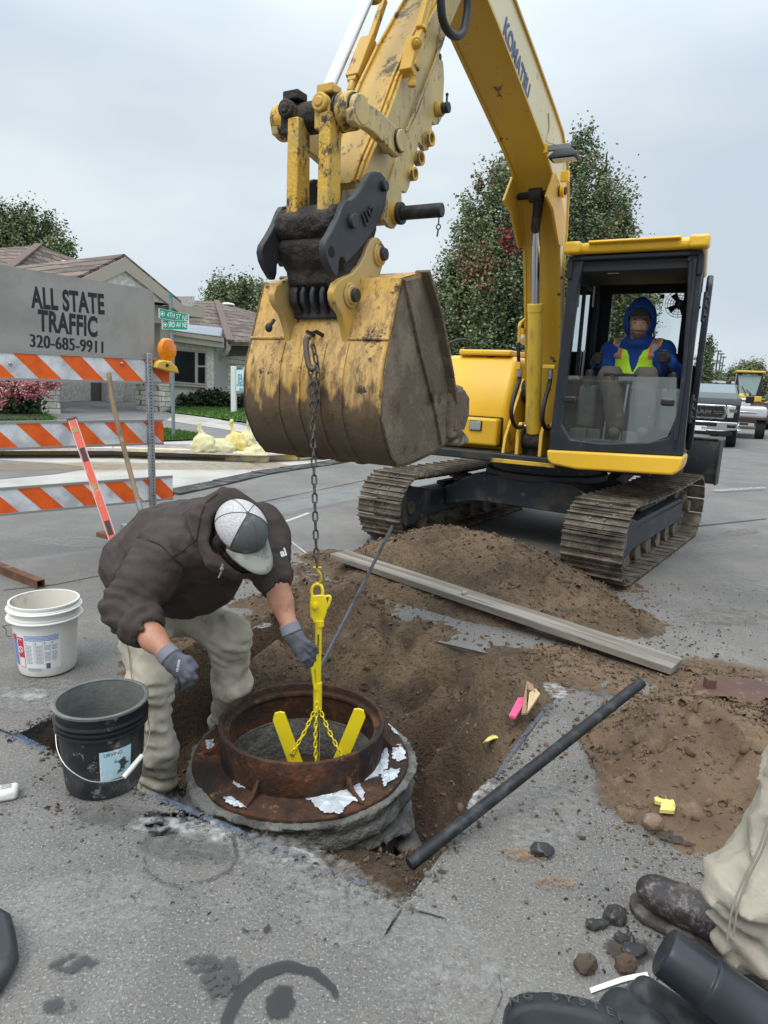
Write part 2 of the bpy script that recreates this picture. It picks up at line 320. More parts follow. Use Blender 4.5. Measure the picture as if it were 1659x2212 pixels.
# ---- soil of the pit: heights at seen places, spread by inverse distance ----
def idw(pts, X, Y, p=3.0):
    num = 0; den = 0
    for (x, y, z) in pts:
        w = 1/((X-x)**2+(Y-y)**2+.006)**(p/2); num = num+w*z; den = den+w
    return num/den
def cp(L): return [(G(x, y, z).x, G(x, y, z).y, z) for (x, y, z) in L]
INP = cp([(340, 1690, -.42), (470, 1560, -.42), (410, 1560, -.42), (300, 1620, -.34), (210, 1600, -.28), (120, 1590, -.2), (60, 1588, -.14), (430, 1440, -.45), (500, 1480, -.48), (380, 1480, -.45), (560, 1450, -.34), (651, 1700, -.55), (400, 1650, -.45), (540, 1500, -.36),
          (920, 1700, -.52), (900, 1850, -.54), (940, 1790, -.5), (960, 1740, -.42), (1010, 1700, -.28), (1060, 1650, -.15), (1100, 1600, -.07), (1150, 1550, -.01), (1200, 1480, .02), (1150, 1450, .05), (1060, 1450, .07), (950, 1440, .03), (880, 1470, -.16), (800, 1450, -.30),
          (700, 1450, -.30), (640, 1420, -.08), (590, 1430, -.16), (560, 1400, -.02), (600, 1370, .06), (700, 1380, .0), (800, 1390, .0), (910, 1600, -.48), (870, 1540, -.46), (980, 1620, -.24), (930, 1560, -.34), (1000, 1520, .0), (930, 1520, -.16), (900, 1920, -.2), (860, 1945, -.13), (990, 1850, -.22), (1040, 1780, -.13), (960, 1880, -.3), (1070, 1500, .07)])
OUT = cp([(620, 1290, .10), (680, 1262, .19), (740, 1250, .26), (800, 1270, .28), (850, 1290, .26), (900, 1320, .13), (930, 1330, .03), (560, 1330, .02), (600, 1380, .06), (680, 1340, .16), (780, 1350, .14), (850, 1370, .06), (880, 1400, .03), (1000, 1435, .03), (1100, 1440, .03), (900, 1370, -.03), (1000, 1392, -.02), (1170, 1430, .03), (1230, 1450, .0),
          (520, 1340, -.03), (500, 1280, -.03), (640, 1225, .02), (600, 1235, -.03), (1260, 1500, -.04), (1190, 1590, -.04), (860, 1352, -.04), (930, 1345, -.04), (1000, 1352, -.04), (1060, 1370, -.04), (1130, 1385, -.03), (1200, 1400, -.01), (980, 1318, -.02), (1060, 1345, -.02), (1140, 1372, -.02), (900, 1335, -.03), (1250, 1420, .0), (1350, 1460, -.01), (1450, 1480, -.03),
          (720, 1215, .02), (560, 1230, -.04), (1300, 1600, -.05), (1100, 1850, -.06), (1000, 1950, -.06), (800, 2000, -.06), (400, 1900, -.06), (0, 1700, -.06), (-100, 1500, -.06), (100, 1400, -.06), (400, 1350, -.06), (300, 1200, -.06), (700, 1170, -.05), (900, 1200, -.04), (1500, 1400, -.05), (1150, 1700, -.05), (1070, 1800, -.06)])
h = .014; x0, x1, y0, y1 = -1.75, 1.95, 1.45, 5.6; nx = int((x1-x0)/h); ny = int((y1-y0)/h)
X, Y = np.meshgrid(x0+np.arange(nx)*h, y0+np.arange(ny)*h, indexing='ij')
def huv(X, Y):
    dx, dy = X-O2.x, Y-O2.y; dt = eu.x*ev.y-eu.y*ev.x; return (dx*ev.y-dy*ev.x)/dt, (eu.x*dy-eu.y*dx)/dt
U_, V_ = huv(X, Y); PP = np.stack([X, Y, X*0], -1)
inside = np.minimum(np.minimum(U_, 1-U_)*1.73, np.minimum(V_, 1-V_)*1.84)
ss_ = lambda q: (lambda c: c*c*(3-2*c))(np.clip(q, 0, 1))
t = ss_((U_*1.73+.002)/.03)*ss_((V_*1.84+.002)/.03)*ss_(((1-U_)*1.73+.002)/(.03+.30*ss_((V_-.35)/.3)))*ss_(((1-V_)*1.84+.1)/.5)
zi, zo = idw(INP, X, Y, 3.4)*1.12, idw(OUT, X, Y)
zz = zo*(1-t)+zi*t
zz = zz+fbm(PP, 2.5, 3, 3)*.035*np.clip((zz+.5)*3, .25, 1)*(zz > -.03)+fbm(PP, 9, 4, 5)*.045*t-(1-np.abs(fbm(PP, 13, 3, 15))*2.2)*.014*t+fbm(PP, 26, 3, 8)*.026
pl0, pl1 = G(731, 1197, .155), G(1463, 1440, .045)
def under_plank(X, Y, Z):
    d = (pl1-pl0); L2 = d.x**2+d.y**2; tt = ((X-pl0.x)*d.x+(Y-pl0.y)*d.y)/L2; ds = ((X-pl0.x)*d.y-(Y-pl0.y)*d.x)/math.sqrt(L2); lim = pl0.z+(pl1.z-pl0.z)*tt-.018+np.clip(np.abs(ds)-.13, 0, 1)*1.2
    lim = np.where(ds > .10, np.minimum(lim, pl0.z+(pl1.z-pl0.z)*tt-.03+np.clip(ds-.25, 0, 1)*1.0), lim); return np.where((tt > -.03) & (tt < 1.03), np.minimum(Z, lim), Z)
zz = under_plank(X, Y, zz)
zz = np.where((X+.313)**2+(Y-2.697)**2 < .41**2, -1.05, zz)
def soil_z(x, y): i = int((x-x0)/h); j = int((y-y0)/h); return float(zz[i, j]) if 0 <= i < nx and 0 <= j < ny else -1
def hfield(name, X, Y, Z, mat, keep=None):
    nx, ny = X.shape; idx = np.arange(nx*ny).reshape(nx, ny); q = np.stack([idx[:-1, :-1], idx[1:, :-1], idx[1:, 1:], idx[:-1, 1:]], -1).reshape(-1, 4)
    vs = np.stack([X, Y, Z], -1).reshape(-1, 3)
    if keep is not None:
        k = keep.reshape(-1); q = q[k[q].any(1)]; used = np.unique(q); mp = -np.ones(len(vs), int); mp[used] = np.arange(len(used)); vs = vs[used]; q = mp[q]
    return npmesh(name, vs, q, mat, smooth=180)
o = hfield('pit_soil', X, Y, zz, soilm, ((zz > -.035) | (inside > -.03)) & ((X+.313)**2+(Y-2.697)**2 > .34**2)); tag(o, kind='structure')

def pile(name, label, x0, x1, y0, y1, zf, mat, seed, h=.016, amp=1):
    nx = int((x1-x0)/h); ny = int((y1-y0)/h); X, Y = np.meshgrid(x0+np.arange(nx)*h, y0+np.arange(ny)*h, indexing='ij'); P = np.stack([X, Y, X*0], -1); Z = zf(X, Y)
    Z = Z+(fbm(P, 3, 3, seed)*.05+fbm(P, 10, 3, seed+4)*.04)*amp*np.clip((Z+.03)*8, .15, 1)+fbm(P, 34, 3, seed+9)*.020*amp
    Z = under_plank(X, Y, Z)
    if seed == 21: d_ = pl1-pl0; ds = ((X-pl0.x)*d_.y-(Y-pl0.y)*d_.x)/math.hypot(d_.x, d_.y); Z = Z-np.clip(ds-.13, 0, 1)*.9
    o = hfield(name, X, Y, Z, mat, Z > -.006); tag(o, label, 'dirt pile', 'spoil piles'); return X, Y, Z
def seg_h(X, Y, a, b, wd, H):
    a, b = np.array(a), np.array(b); P = np.stack([X, Y], -1); ba = b-a; t = np.clip(((P-a)@ba)/(ba@ba), 0, 1); d = np.linalg.norm(P-a-t[..., None]*ba, axis=-1); w_ = wd[0]+(wd[1]-wd[0])*t; q = np.clip(1-d/w_, -.3, 1)
    return (H[0]+(H[1]-H[0])*t)*(q*(1.15-.15*q))-.012
def z1(X, Y): return np.maximum(np.maximum(seg_h(X, Y, (.42, 4.98), (.85, 4.72), (.85, .85), (.40, .37)), seg_h(X, Y, (.9, 4.7), (1.5, 4.1), (.75, .34), (.3, .07))), seg_h(X, Y, (-.05, 5.15), (.42, 4.98), (.45, .8), (.10, .36)))
P1 = pile('dirt_pile', 'large dark brown spoil pile behind the wooden plank, in front of the excavator tracks', -.8, 2.3, 3.6, 6.0, z1, soilm, 21)
RP = cp([(1285, 1620, -.01), (1320, 1720, -.01), (1370, 1800, -.01), (1450, 1850, -.01), (1560, 1870, -.01), (1290, 1510, -.01), (1350, 1570, .08), (1440, 1530, .18), (1540, 1510, .29), (1620, 1530, .32), (1500, 1600, .2), (1400, 1650, .09), (1480, 1700, .04), (1550, 1690, .09), (1640, 1650, .2), (1430, 1750, .03), (1640, 1790, .04), (1390, 1480, .0), (1480, 1470, .01),
          (1580, 1470, .01), (1750, 1600, .18), (1850, 1750, -.01), (1950, 1500, -.01), (1700, 1470, .0), (1250, 1700, -.03), (1300, 1850, -.03), (1450, 1950, -.03), (1650, 1950, -.03), (1400, 1430, -.03), (1600, 1420, -.03), (1250, 1560, -.03)])
P2 = pile('dirt_pile', 'sandy light brown dirt pile on the asphalt beside the person in khaki trousers', .85, 2.7, 1.75, 3.6, lambda X, Y: idw(RP, X, Y), sandm, 33)

# ---- pale concrete apron, kerb, pavers, drive, lawns across the street ----
def sheet(name, pts, z, mat, kind='structure'):
    b = MB(); b.add([(G(x, y, z).x, G(x, y, z).y, z) for x, y in pts], [tuple(range(len(pts)))]); o = b.build(name, mat, smooth=0)
    return tag(o, kind=kind)
sheet('concrete_gutter', [(-700, 1120), (0, 1086), (367, 1064), (480, 1040), (560, 1021), (620, 1011), (700, 1000), (790, 985), (960, 950), (960, 940), (700, 965), (600, 975), (-700, 975)], .004, concm)
sheet('asphalt_patch', [(-400, 1034), (0, 1035), (120, 1024), (205, 1010), (100, 999), (0, 993), (-400, 993)], .008, asph)
pt = [G(*p) for p in ((-500, 1104), (0, 1089), (367, 1067), (480, 1043), (560, 1024), (620, 1014), (700, 1003), (790, 988), (960, 953))]
b = MB()
for p, q in zip(pt, pt[1:]): b.beam(p+V((0, 0, .016)), q+V((0, 0, .006)), .30, .022)
tag(b.build('asphalt_lip', M('asphalt_lip', (.045, .044, .043), .9, layers=[((.10, .098, .095), 6, .48, .6, {'d': 8})], bump=(30, 1, .02)), smooth=0), kind='structure')
curbm = M('painted_kerb', (.58, .53, .42), .85, layers=[((.66, .50, .17), 1.6, .42, .55, {'d': 8}), ((.20, .17, .13), 5, .62, .70, {'d': 6})], bump=(20, .5, .01))
kp = [G(*p) for p in ((-600, 988), (0, 984), (240, 984), (450, 990), (560, 996), (640, 996), (760, 984), (900, 960))]
b = MB()
for i, (p, q) in enumerate(zip(kp, kp[1:])): b.beam(p+V((0, .09, .065+.0005*i)), q+V((0, .09, .065+.0005*i)), .18, .13)
tag(b.build('kerb', curbm, bevel=.03), kind='structure')
paver = M('paver_bricks', (.32, .27, .25), .9)
def brick_nodes(m, c1, c2, mort, sc, bw=.5, rh=.25, ms=.02, vec='xy', rot=0, jit=None):
    t = m.node_tree; n = t.nodes; l = t.links; bs = n['Principled BSDF']; tc = n.new('ShaderNodeTexCoord'); mp = n.new('ShaderNodeMapping'); mp.inputs['Rotation'].default_value = (0, 0, rot)
    if vec == 'wall':
        s = n.new('ShaderNodeSeparateXYZ'); cb = n.new('ShaderNodeCombineXYZ'); ad = n.new('ShaderNodeMath'); l.new(tc.outputs['Object'], s.inputs[0]); l.new(s.outputs[0], ad.inputs[0]); l.new(s.outputs[1], ad.inputs[1]); l.new(ad.outputs[0], cb.inputs[0]); l.new(s.outputs[2], cb.inputs[1]); src = cb.outputs[0]
    else: src = tc.outputs['Object']
    l.new(src, mp.inputs[0]); x = n.new('ShaderNodeTexBrick'); x.inputs['Color1'].default_value = (*c1, 1); x.inputs['Color2'].default_value = (*c2, 1); x.inputs['Mortar'].default_value = (*mort, 1)
    x.inputs['Scale'].default_value = sc; x.inputs['Brick Width'].default_value = bw; x.inputs['Row Height'].default_value = rh; x.inputs['Mortar Size'].default_value = ms; x.offset = .4; x.squash = 1.4; x.squash_frequency = 3
    if jit:
        nn = n.new('ShaderNodeTexNoise'); nn.inputs['Scale'].default_value = jit[0]; l.new(mp.outputs[0], nn.inputs['Vector']); va = n.new('ShaderNodeVectorMath'); va.operation = 'MULTIPLY_ADD'; l.new(nn.outputs['Color'], va.inputs[0]); va.inputs[1].default_value = (jit[1],)*3; l.new(mp.outputs[0], va.inputs[2]); l.new(va.outputs[0], x.inputs['Vector'])
    else: l.new(mp.outputs[0], x.inputs['Vector'])
    n2 = n.new('ShaderNodeTexNoise'); n2.inputs['Scale'].default_value = 6; n2.inputs['Detail'].default_value = 6; mx = n.new('ShaderNodeMix'); mx.data_type = 'RGBA'; mx.blend_type = 'OVERLAY'; mx.inputs[0].default_value = .5; l.new(tc.outputs['Object'], n2.inputs['Vector'])
    l.new(x.outputs[0], mx.inputs[6]); l.new(n2.outputs[0], mx.inputs[7]); l.new(mx.outputs[2], bs.inputs['Base Color']); bp = n.new('ShaderNodeBump'); bp.invert = True; bp.inputs['Distance'].default_value = .02; bp.inputs['Strength'].default_value = .6; l.new(x.outputs['Fac'], bp.inputs['Height']); l.new(bp.outputs[0], bs.inputs['Normal'])
brick_nodes(paver, (.36, .29, .27), (.27, .23, .23), (.16, .14, .13), 2.4, rot=.5)
sheet('paver_walk', [(-300, 962), (330, 953), (640, 953), (760, 948), (900, 935), (900, 955), (700, 978), (560, 985), (240, 974), (-600, 974)], .125, paver)
sheet('driveway', [(-400, 955), (330, 948), (640, 953), (900, 935), (900, 880), (560, 900), (330, 872), (170, 872), (60, 915), (-400, 915)], .110, M('drive_asphalt', (.16, .155, .155), .9, layers=[((.2, .19, .18), 2, .45, .6)]))
sheet('concrete_walk', [(360, 908), (380, 893), (470, 905), (560, 928), (700, 945), (700, 956), (540, 936)], .117, concm)
sheet('concrete_walk', [(-200, 952), (300, 948), (350, 951), (440, 949), (620, 955), (620, 961), (340, 960), (-200, 960)], .131, concm)
def blades(name, pts, z, n, hgt, mat):
    b = MB(); P = [G(x, y, z) for x, y in pts]; b.add([(p.x, p.y, z) for p in P], [tuple(range(len(P)))])
    rs = random.Random(3); mnx, mxx = min(p.x for p in P), max(p.x for p in P); mny, mxy = min(p.y for p in P), max(p.y for p in P)
    def ins(x, y):
        c = False; j = len(P)-1
        for i in range(len(P)):
            if (P[i].y > y) != (P[j].y > y) and x < (P[j].x-P[i].x)*(y-P[i].y)/(P[j].y-P[i].y)+P[i].x: c = not c
            j = i
        return c
    k = 0
    while k < n:
        x, y = rs.uniform(mnx, mxx), rs.uniform(mny, mxy)
        if not ins(x, y): continue
        k += 1; a = rs.uniform(0, 6.28); w_ = .02; hh = hgt*rs.uniform(.5, 1.2); b.add([(x-w_*math.cos(a), y-w_*math.sin(a), z), (x+w_*math.cos(a), y+w_*math.sin(a), z), (x+rs.uniform(-.03, .03), y+rs.uniform(-.03, .03), z+hh)], [(0, 1, 2)])
    return tag(b.build(name, mat, smooth=0, rec=False), kind='stuff')
blades('grass', [(300, 936), (349, 926), (430, 938), (432, 948), (353, 951), (300, 948)], .16, 2500, .06, grassm)
blades('grass', [(340, 880), (470, 872), (720, 880), (720, 935), (560, 915), (420, 896), (370, 890)], .15, 9000, .06, grassm)
blades('grass', [(-100, 915), (-100, 885), (60, 880), (125, 905), (100, 914)], .16, 3000, .06, grassm)
sheet('mulch_bed', [(-200, 897), (-200, 880), (60, 880), (100, 904), (0, 905)], .19, M('mulch', (.03, .022, .018), .95, bump=(20, 1, .03)))

# ---- marks lying on the asphalt: fading-edge thin films ----
def film_mat(name, col, s, lo, hi, rough=.9, alpha=1.0, d=8):
    m = bpy.data.materials.new(name); m.use_nodes = True; t = m.node_tree; n = t.nodes; l = t.links; bs = n['Principled BSDF']; bs.inputs['Base Color'].default_value = (*col, 1); bs.inputs['Roughness'].default_value = rough
    at = n.new('ShaderNodeAttribute'); at.attribute_name = 'fade'; tc = n.new('ShaderNodeTexCoord'); x = n.new('ShaderNodeTexNoise'); x.inputs['Scale'].default_value = s; x.inputs['Detail'].default_value = d; x.inputs['Roughness'].default_value = .7
    l.new(tc.outputs['Object'], x.inputs['Vector']); ad = n.new('ShaderNodeMath'); ad.operation = 'ADD'; l.new(x.outputs[0], ad.inputs[0]); l.new(at.outputs['Fac'], ad.inputs[1]); mr = n.new('ShaderNodeMapRange'); mr.inputs['From Min'].default_value = lo; mr.inputs['From Max'].default_value = hi; mr.inputs['To Max'].default_value = alpha
    l.new(ad.outputs[0], mr.inputs[0]); l.new(mr.outputs[0], bs.inputs['Alpha']); return m
def film(name, mat, path=None, wd=.05, center=None, rad=None, rot=0, z=.004, kind='structure', closed=False):
    vs, fs, fa = [], [], []
    if path is not None:
        P = [G(x, y, z) if not isinstance(x, V) else x for x, y in path]; Q = []
        for a, b_ in zip(P, P[1:]):
            kk = max(1, int((b_-a).length/.05))
            Q += [a.lerp(b_, i/kk) for i in range(kk)]
        Q.append(P[-1])
        for i, p in enumerate(Q):
            tg = (Q[min(i+1, len(Q)-1)]-Q[max(i-1, 0)]).normalized(); nn = V((-tg.y, tg.x, 0)); ww = (wd if not callable(wd) else wd(i/(len(Q)-1))); e = 0 if (i in (0, len(Q)-1) and not closed) else 1
            for k, a in ((-1, 0), (-.4, e), (.4, e), (1, 0)): vs.append(p+nn*ww*k/2); fa.append(a)
        fs = [(i*4+k, i*4+k+1, i*4+k+5, i*4+k+4) for i in range(len(Q)-1) for k in range(3)]
    else:
        c = G(*center, z); vs.append(c); fa.append(1); ns = 28
        for r_, a in ((.4, 1), (.75, .55), (1, 0)):
            for j in range(ns):
                t = j*2*math.pi/ns; x, y = rad[0]*r_*math.cos(t), rad[1]*r_*math.sin(t); vs.append(c+V((x*math.cos(rot)-y*math.sin(rot), x*math.sin(rot)+y*math.cos(rot), 0))); fa.append(a)
        fs = [(0, 1+j, 1+(j+1) % ns) for j in range(ns)]+[(1+r_*ns+j, 1+r_*ns+(j+1) % ns, 1+(r_+1)*ns+(j+1) % ns, 1+(r_+1)*ns+j) for r_ in range(2) for j in range(ns)]
    me = bpy.data.meshes.new(name); me.from_pydata([tuple(v) for v in vs], [], fs); at = me.attributes.new('fade', 'FLOAT', 'POINT'); at.data.foreach_set('value', fa); me.materials.append(mat); o = bpy.data.objects.new(name, me); C.objects.link(o); WM[o.name] = Matrix.Identity(4); return tag(o, kind=kind)
bluef = film_mat('blue_spray', (.12, .19, .31), 34, 1.25, 1.85, alpha=.75); dustf = film_mat('pale_dust', (.38, .37, .35), 34, 1.40, 1.70, alpha=.42); wetf = film_mat('wet_stain', (.032, .032, .033), 38, 1.18, 1.32, .5, .85); chalkf = film_mat('cement_dust', (.46, .455, .44), 16, 1.38, 1.62, alpha=.8)
dirtf = film_mat('dirt_film', (.14, .09, .052), 26, 1.25, 1.6, alpha=.85); mudf = film_mat('grey_mortar_smear', (.10, .10, .097), 22, 1.36, 1.7, alpha=.7); cutf = film_mat('saw_cut', (.01, .01, .01), 30, .5, .8); whitef = film_mat('white_scratch', (.6, .6, .58), 30, 1.1, 1.5, alpha=.7)
film('paint_line', bluef, [(300, 1702), (420, 1755), (560, 1815), (700, 1875), (830, 1925)], .045, z=.004)
film('paint_line', bluef, [(0, 1575), (40, 1592), (110, 1628)], .07, z=.004)
film('paint_line', bluef, [(1060, 1700), (1110, 1620), (1150, 1565), (1200, 1510)], .04, z=.004)
film('paint_line', bluef, [(470, 1395), (560, 1350)], .05, z=.004)
film('wet_stain', wetf, [(478, 2290), (490, 2200), (520, 2140), (570, 2100), (620, 2085), (680, 2100), (720, 2135), (738, 2190)], lambda t: .075-.045*abs(2*t-.8), z=.005)
film('wet_stain', wetf, center=(605, 2165), rad=(.055, .075), z=.005)
film('wet_stain', wetf, [(552, 2018), (575, 2008), (605, 1985)], .035, z=.005); film('wet_stain', wetf, [(505, 1995), (530, 2010), (560, 2016)], .014, z=.006)
film('wet_stain', wetf, [(928, 1870), (955, 1882), (985, 1895)], .035, z=.005)
for c_, r_ in (((440, 2080), (.1, .06)), ((160, 2080), (.12, .06)), ((130, 2170), (.09, .05)), ((560, 2290), (.15, .04))): film('wet_stain', film_mat('damp_spots', (.06, .06, .061), 40, 1.42, 1.52, alpha=.8), center=c_, rad=r_, z=.006)
film('cement_smear', chalkf, center=(430, 1790), rad=(.22, .12), rot=-.3); film('cement_smear', chalkf, center=(330, 1780), rad=(.16, .08), rot=.2, z=.0045); film('cement_smear', chalkf, center=(640, 1850), rad=(.2, .08), rot=-.4)
film('cement_smear', dustf, center=(200, 1950), rad=(.5, .25)); film('cement_smear', dustf, center=(850, 2010), rad=(.7, .28), rot=-.4); film('cement_smear', dustf, center=(1180, 1760), rad=(.25, .5), rot=-.5, z=.0065); film('cement_smear', dustf, center=(1050, 2150), rad=(.5, .2), z=.0062); film('cement_smear', dustf, center=(90, 1500), rad=(.5, .35), z=.0066); film('cement_smear', dustf, center=(650, 1870), rad=(.6, .2), rot=-.45, z=.0068); film('wet_stain', film_mat('dark_scatter', (.06, .06, .06), 60, 1.4, 1.5), center=(480, 2110), rad=(.1, .12), z=.0087); film('cement_smear', chalkf, center=(1040, 1720), rad=(.06, .25), rot=-.55); film('cement_smear', chalkf, center=(60, 1500), rad=(.2, .12)); film('cement_smear', chalkf, center=(200, 1500), rad=(.25, .1), z=.006)
film('cement_smear', chalkf, center=(1200, 1490), rad=(.12, .2)); film('cement_smear', chalkf, center=(560, 1350), rad=(.15, .1))
film('mortar_smear', mudf, center=(400, 1830), rad=(.34, .15), rot=-.25, z=.007); film('mortar_smear', mudf, center=(250, 1760), rad=(.3, .12), z=.0075)
a = [G(x, y) for x, y in ((305, 1830), (318, 1880), (350, 1905), (395, 1913), (450, 1900), (495, 1880), (512, 1850), (505, 1810), (460, 1790))]
film('bucket_print', film_mat('print_ring', (.07, .07, .07), 50, 1.38, 1.5, alpha=.8), [(x, y) for x, y in ((305, 1830), (318, 1880), (350, 1905), (395, 1913), (450, 1900), (495, 1880), (512, 1850), (505, 1810), (460, 1790))], .014, z=.009)
film('saw_cut', cutf, [(872, 1957), (850, 1990), (828, 2026)], .008, z=.004); film('saw_cut', cutf, [(872, 1957), (920, 1972), (966, 1986)], .008, z=.004); film('saw_cut', cutf, [(28, 1588), (-60, 1550)], .010, z=.004); film('saw_cut', cutf, [(200, 1512), (275, 1480), (300, 1470)], .012, z=.004)
for c_, r_, q in (((1330, 1700), (.14, .3), -.3), ((1240, 1470), (.4, .15), -.7), ((1450, 1460), (.5, .16), -.5), ((1560, 1440), (.5, .2), -.3), ((560, 1330), (.2, .12), 0), ((1150, 1420), (.3, .12), -.5), ((230, 1050), (.8, .3), 0)):
    film('dirt_film', dirtf, center=c_, rad=r_, rot=q, z=.011)
film('dirt_film', film_mat('brown_wash', (.3, .22, .13), 7, 1.2, 1.7, alpha=.7), path=[(-100, 1010), (200, 1005), (400, 1006), (560, 1006), (620, 1002)], wd=1.6, z=.013)
film('lane_line', whitef, [(600, 1132), (640, 1118), (672, 1106)], .09, z=.004); film('lane_line', whitef, [(617, 1160), (668, 1200)], .03, z=.004)
for c_, r_, q in (((1130, 1845), (.16, .07), -.2), ((1200, 1905), (.14, .06), .1)): film('dirt_film', film_mat('ochre_scatter', (.26, .15, .07), 60, 1.46, 1.58, alpha=.8), center=c_, rad=r_, rot=q, z=.011)
film('dirt_film', film_mat('dark_scatter2', (.05, .04, .032), 50, 1.36, 1.5, alpha=.85), center=(1360, 2050), rad=(.13, .09), z=.0112); film('dirt_film', film_mat('dark_scatter2', (.05, .04, .032), 50, 1.36, 1.5), center=(1450, 1800), rad=(.16, .1), rot=-.6, z=.0113)
film('tar_seam', cutf, [(1060, 2212), (1085, 2150), (1078, 2100)], .003, z=.004)
crackf = film_mat('tar_seam', (.05, .05, .052), 20, .8, 1.2, alpha=.8)
film('tar_seam', crackf, [(0, 1275), (120, 1262), (230, 1240), (340, 1222)], .02, z=.004); film('tar_seam', crackf, [(365, 1100), (560, 1085), (800, 1035), (960, 1000)], .05, z=.004); film('tar_seam', crackf, [(1380, 1150), (1659, 1120)], .06, z=.004)
film('worn_white', film_mat('worn_white_paint', (.42, .42, .41), 22, 1.38, 1.62, alpha=.7), [(1540, 1060), (1659, 1052)], .3, z=.004); film('worn_white', film_mat('worn_grey', (.26, .25, .24), 16, 1.42, 1.75, alpha=.6), center=(1570, 1250), rad=(.6, .9), z=.004)
for c_, r_, q, m_ in (((1560, 1180), (1.1, .4), .5, 'worn_grey'), ((1500, 1330), (.8, .35), .3, 'worn_grey'), ((1420, 1080), (.7, .3), .4, 'dirtcast'), ((1600, 1150), (.9, .25), .6, 'dirtcast'), ((1560, 1330), (.7, .4), .2, 'dirtcast'), ((560, 1180), (.8, .3), .3, 'worn_grey'), ((180, 1170), (1.0, .4), .1, 'worn_grey'), ((700, 1060), (1.4, .4), .7, 'worn_grey')):
    film('worn_white', film_mat('dirtcast', (.12, .085, .055), 14, 1.45, 1.75, alpha=.7) if m_ == 'dirtcast' else dustf, center=c_, rad=r_, rot=q, z=.0075)
film('worn_white', film_mat('pale_wear', (.24, .24, .235), 3, .9, 1.5, alpha=.7), [(380, 1140), (700, 1080), (1000, 1020)], .9, z=.0045)
# ================= excavator =================
# worn machine paint: deep yellow, pale sky sheen painted on side faces, scratches and greasy dirt (all in the paint itself)
armp = M('arm_paint', (.56, .325, .035), .46, layers=[((.52, .35, .10), 2.2, .46, .62, {'a': .6}), ((.09, .06, .035), 9, .545, .60, {'d': 9, 'r': .8, 'st': (1, 1, .35), 'a': .9, 'rough': .8}), ((.035, .03, .025), 3.2, .57, .63, {'d': 8, 'r': .75, 'rough': .6, 'a': .9})], bump=[(14, .2, .01), (70, .3, .003)], coat=.15)
sky_sheen = M('arm_paint_sky_sheen', (.54, .395, .15), .5, layers=[((.44, .33, .15), 4, .45, .6), ((.09, .07, .05), 16, .55, .60, {'d': 8, 'r': .8, 'st': (1, 1, .4), 'a': .85}), ((.04, .032, .025), 4, .60, .66, {'d': 8, 'r': .7})], bump=(16, .12, .01), coat=.2)  # paler arm paint: sky reflection put into the colour, plus scratches and dirt
boomp = M('boom_paint', (.56, .335, .03), .4, layers=[((.55, .33, .06), 1.3, .45, .6, {'a': .5}), ((.06, .04, .03), 8, .64, .69, {'d': 6, 'a': .9})], coat=.2)
boom_sheen = M('boom_side_sky_sheen', (.66, .56, .32), .42, layers=[((.70, .60, .38), 3, .45, .6), ((.10, .08, .06), 9, .64, .69, {'d': 6, 'a': .8})], coat=.3)  # paler boom paint: overcast sky reflection painted into the side faces
bktp = M('bucket_paint', (.60, .35, .07), .55, layers=[((.54, .36, .15), 3, .45, .6, {'a': .7}), ((.16, .09, .05), 24, .535, .585, {'d': 9, 'r': .8, 'st': (1, 1, .35), 'a': .7}), ((.05, .033, .03), 9, .555, .60, {'d': 9, 'r': .82, 'rough': .8}), ((.22, .13, .05), 7, .47, .60, {'d': 9, 'r': .75, 'st': (4, 4, .5), 'a': .6}), ((.04, .028, .026), 14, 1.76, 1.66, {'t': 'z', 'amp': .62, 'st': (1.6, 1.6, .5), 'a': .85, 'rough': .85}),
        ((.12, .085, .056), 12, 1.56, 1.42, {'t': 'z', 'amp': .5, 'rough': .95}), ((.18, .13, .085), 6, 1.2, 1.12, {'t': 'z', 'amp': .18, 'a': .6})], bump=[(16, .35, .01), (60, .3, .004)])
mudm = M('dried_mud', (.125, .090, .062), .95, layers=[((.21, .165, .12), 5, .47, .62, {'d': 9, 'r': .7}), ((.065, .045, .03), 9, .58, .68, {'d': 8}), ((.30, .19, .06), 3.5, .66, .72, {'d': 7, 'a': .8})], bump=[(40, .7, .008), (140, .6, .003)])
grease = M('greasy_dirt', (.018, .014, .012), .7, layers=[((.050, .036, .028), 9, .5, .62, {'d': 8})], bump=[(30, 1, .015), (100, .8, .006)])
coupm = M('coupler_steel', (.034, .037, .042), .5, .1, layers=[((.018, .016, .015), 4, .45, .58, {'d': 7}), ((.11, .11, .105), 10, .62, .70, {'d': 8, 'a': .6})], bump=(25, .25, .006))
chrome = M('chrome_rod', (.62, .64, .70), .13, 1.0, layers=[((.45, .46, .5), 3, .5, .7)])
rubber = M('hose_rubber', (.02, .021, .023), .5)
trackm = M('track_steel', (.11, .088, .066), .7, .15, layers=[((.20, .165, .125), 9, .48, .62, {'d': 8}), ((.05, .042, .036), 6, .55, .66, {'d': 7}), ((.30, .29, .27), 14, .66, .73, {'d': 5, 'a': .7, 'rough': .45})], bump=[(30, .6, .008)])
navy = M('undercarriage_paint', (.028, .034, .042), .55, layers=[((.11, .095, .075), 4, .52, .66, {'d': 8, 'rough': .9}), ((.17, .15, .12), 9, .62, .72, {'d': 6, 'a': .7})], bump=(30, .25, .005))
cabd = M('cab_frame_paint', (.017, .021, .028), .42, spec=.35, layers=[((.035, .039, .046), 6, .5, .66, {'a': .6}), ((.12, .1, .08), 14, .62, .70, {'a': .5, 'd': 9})])
intd = M('cab_lining', (.022, .024, .028), .8)
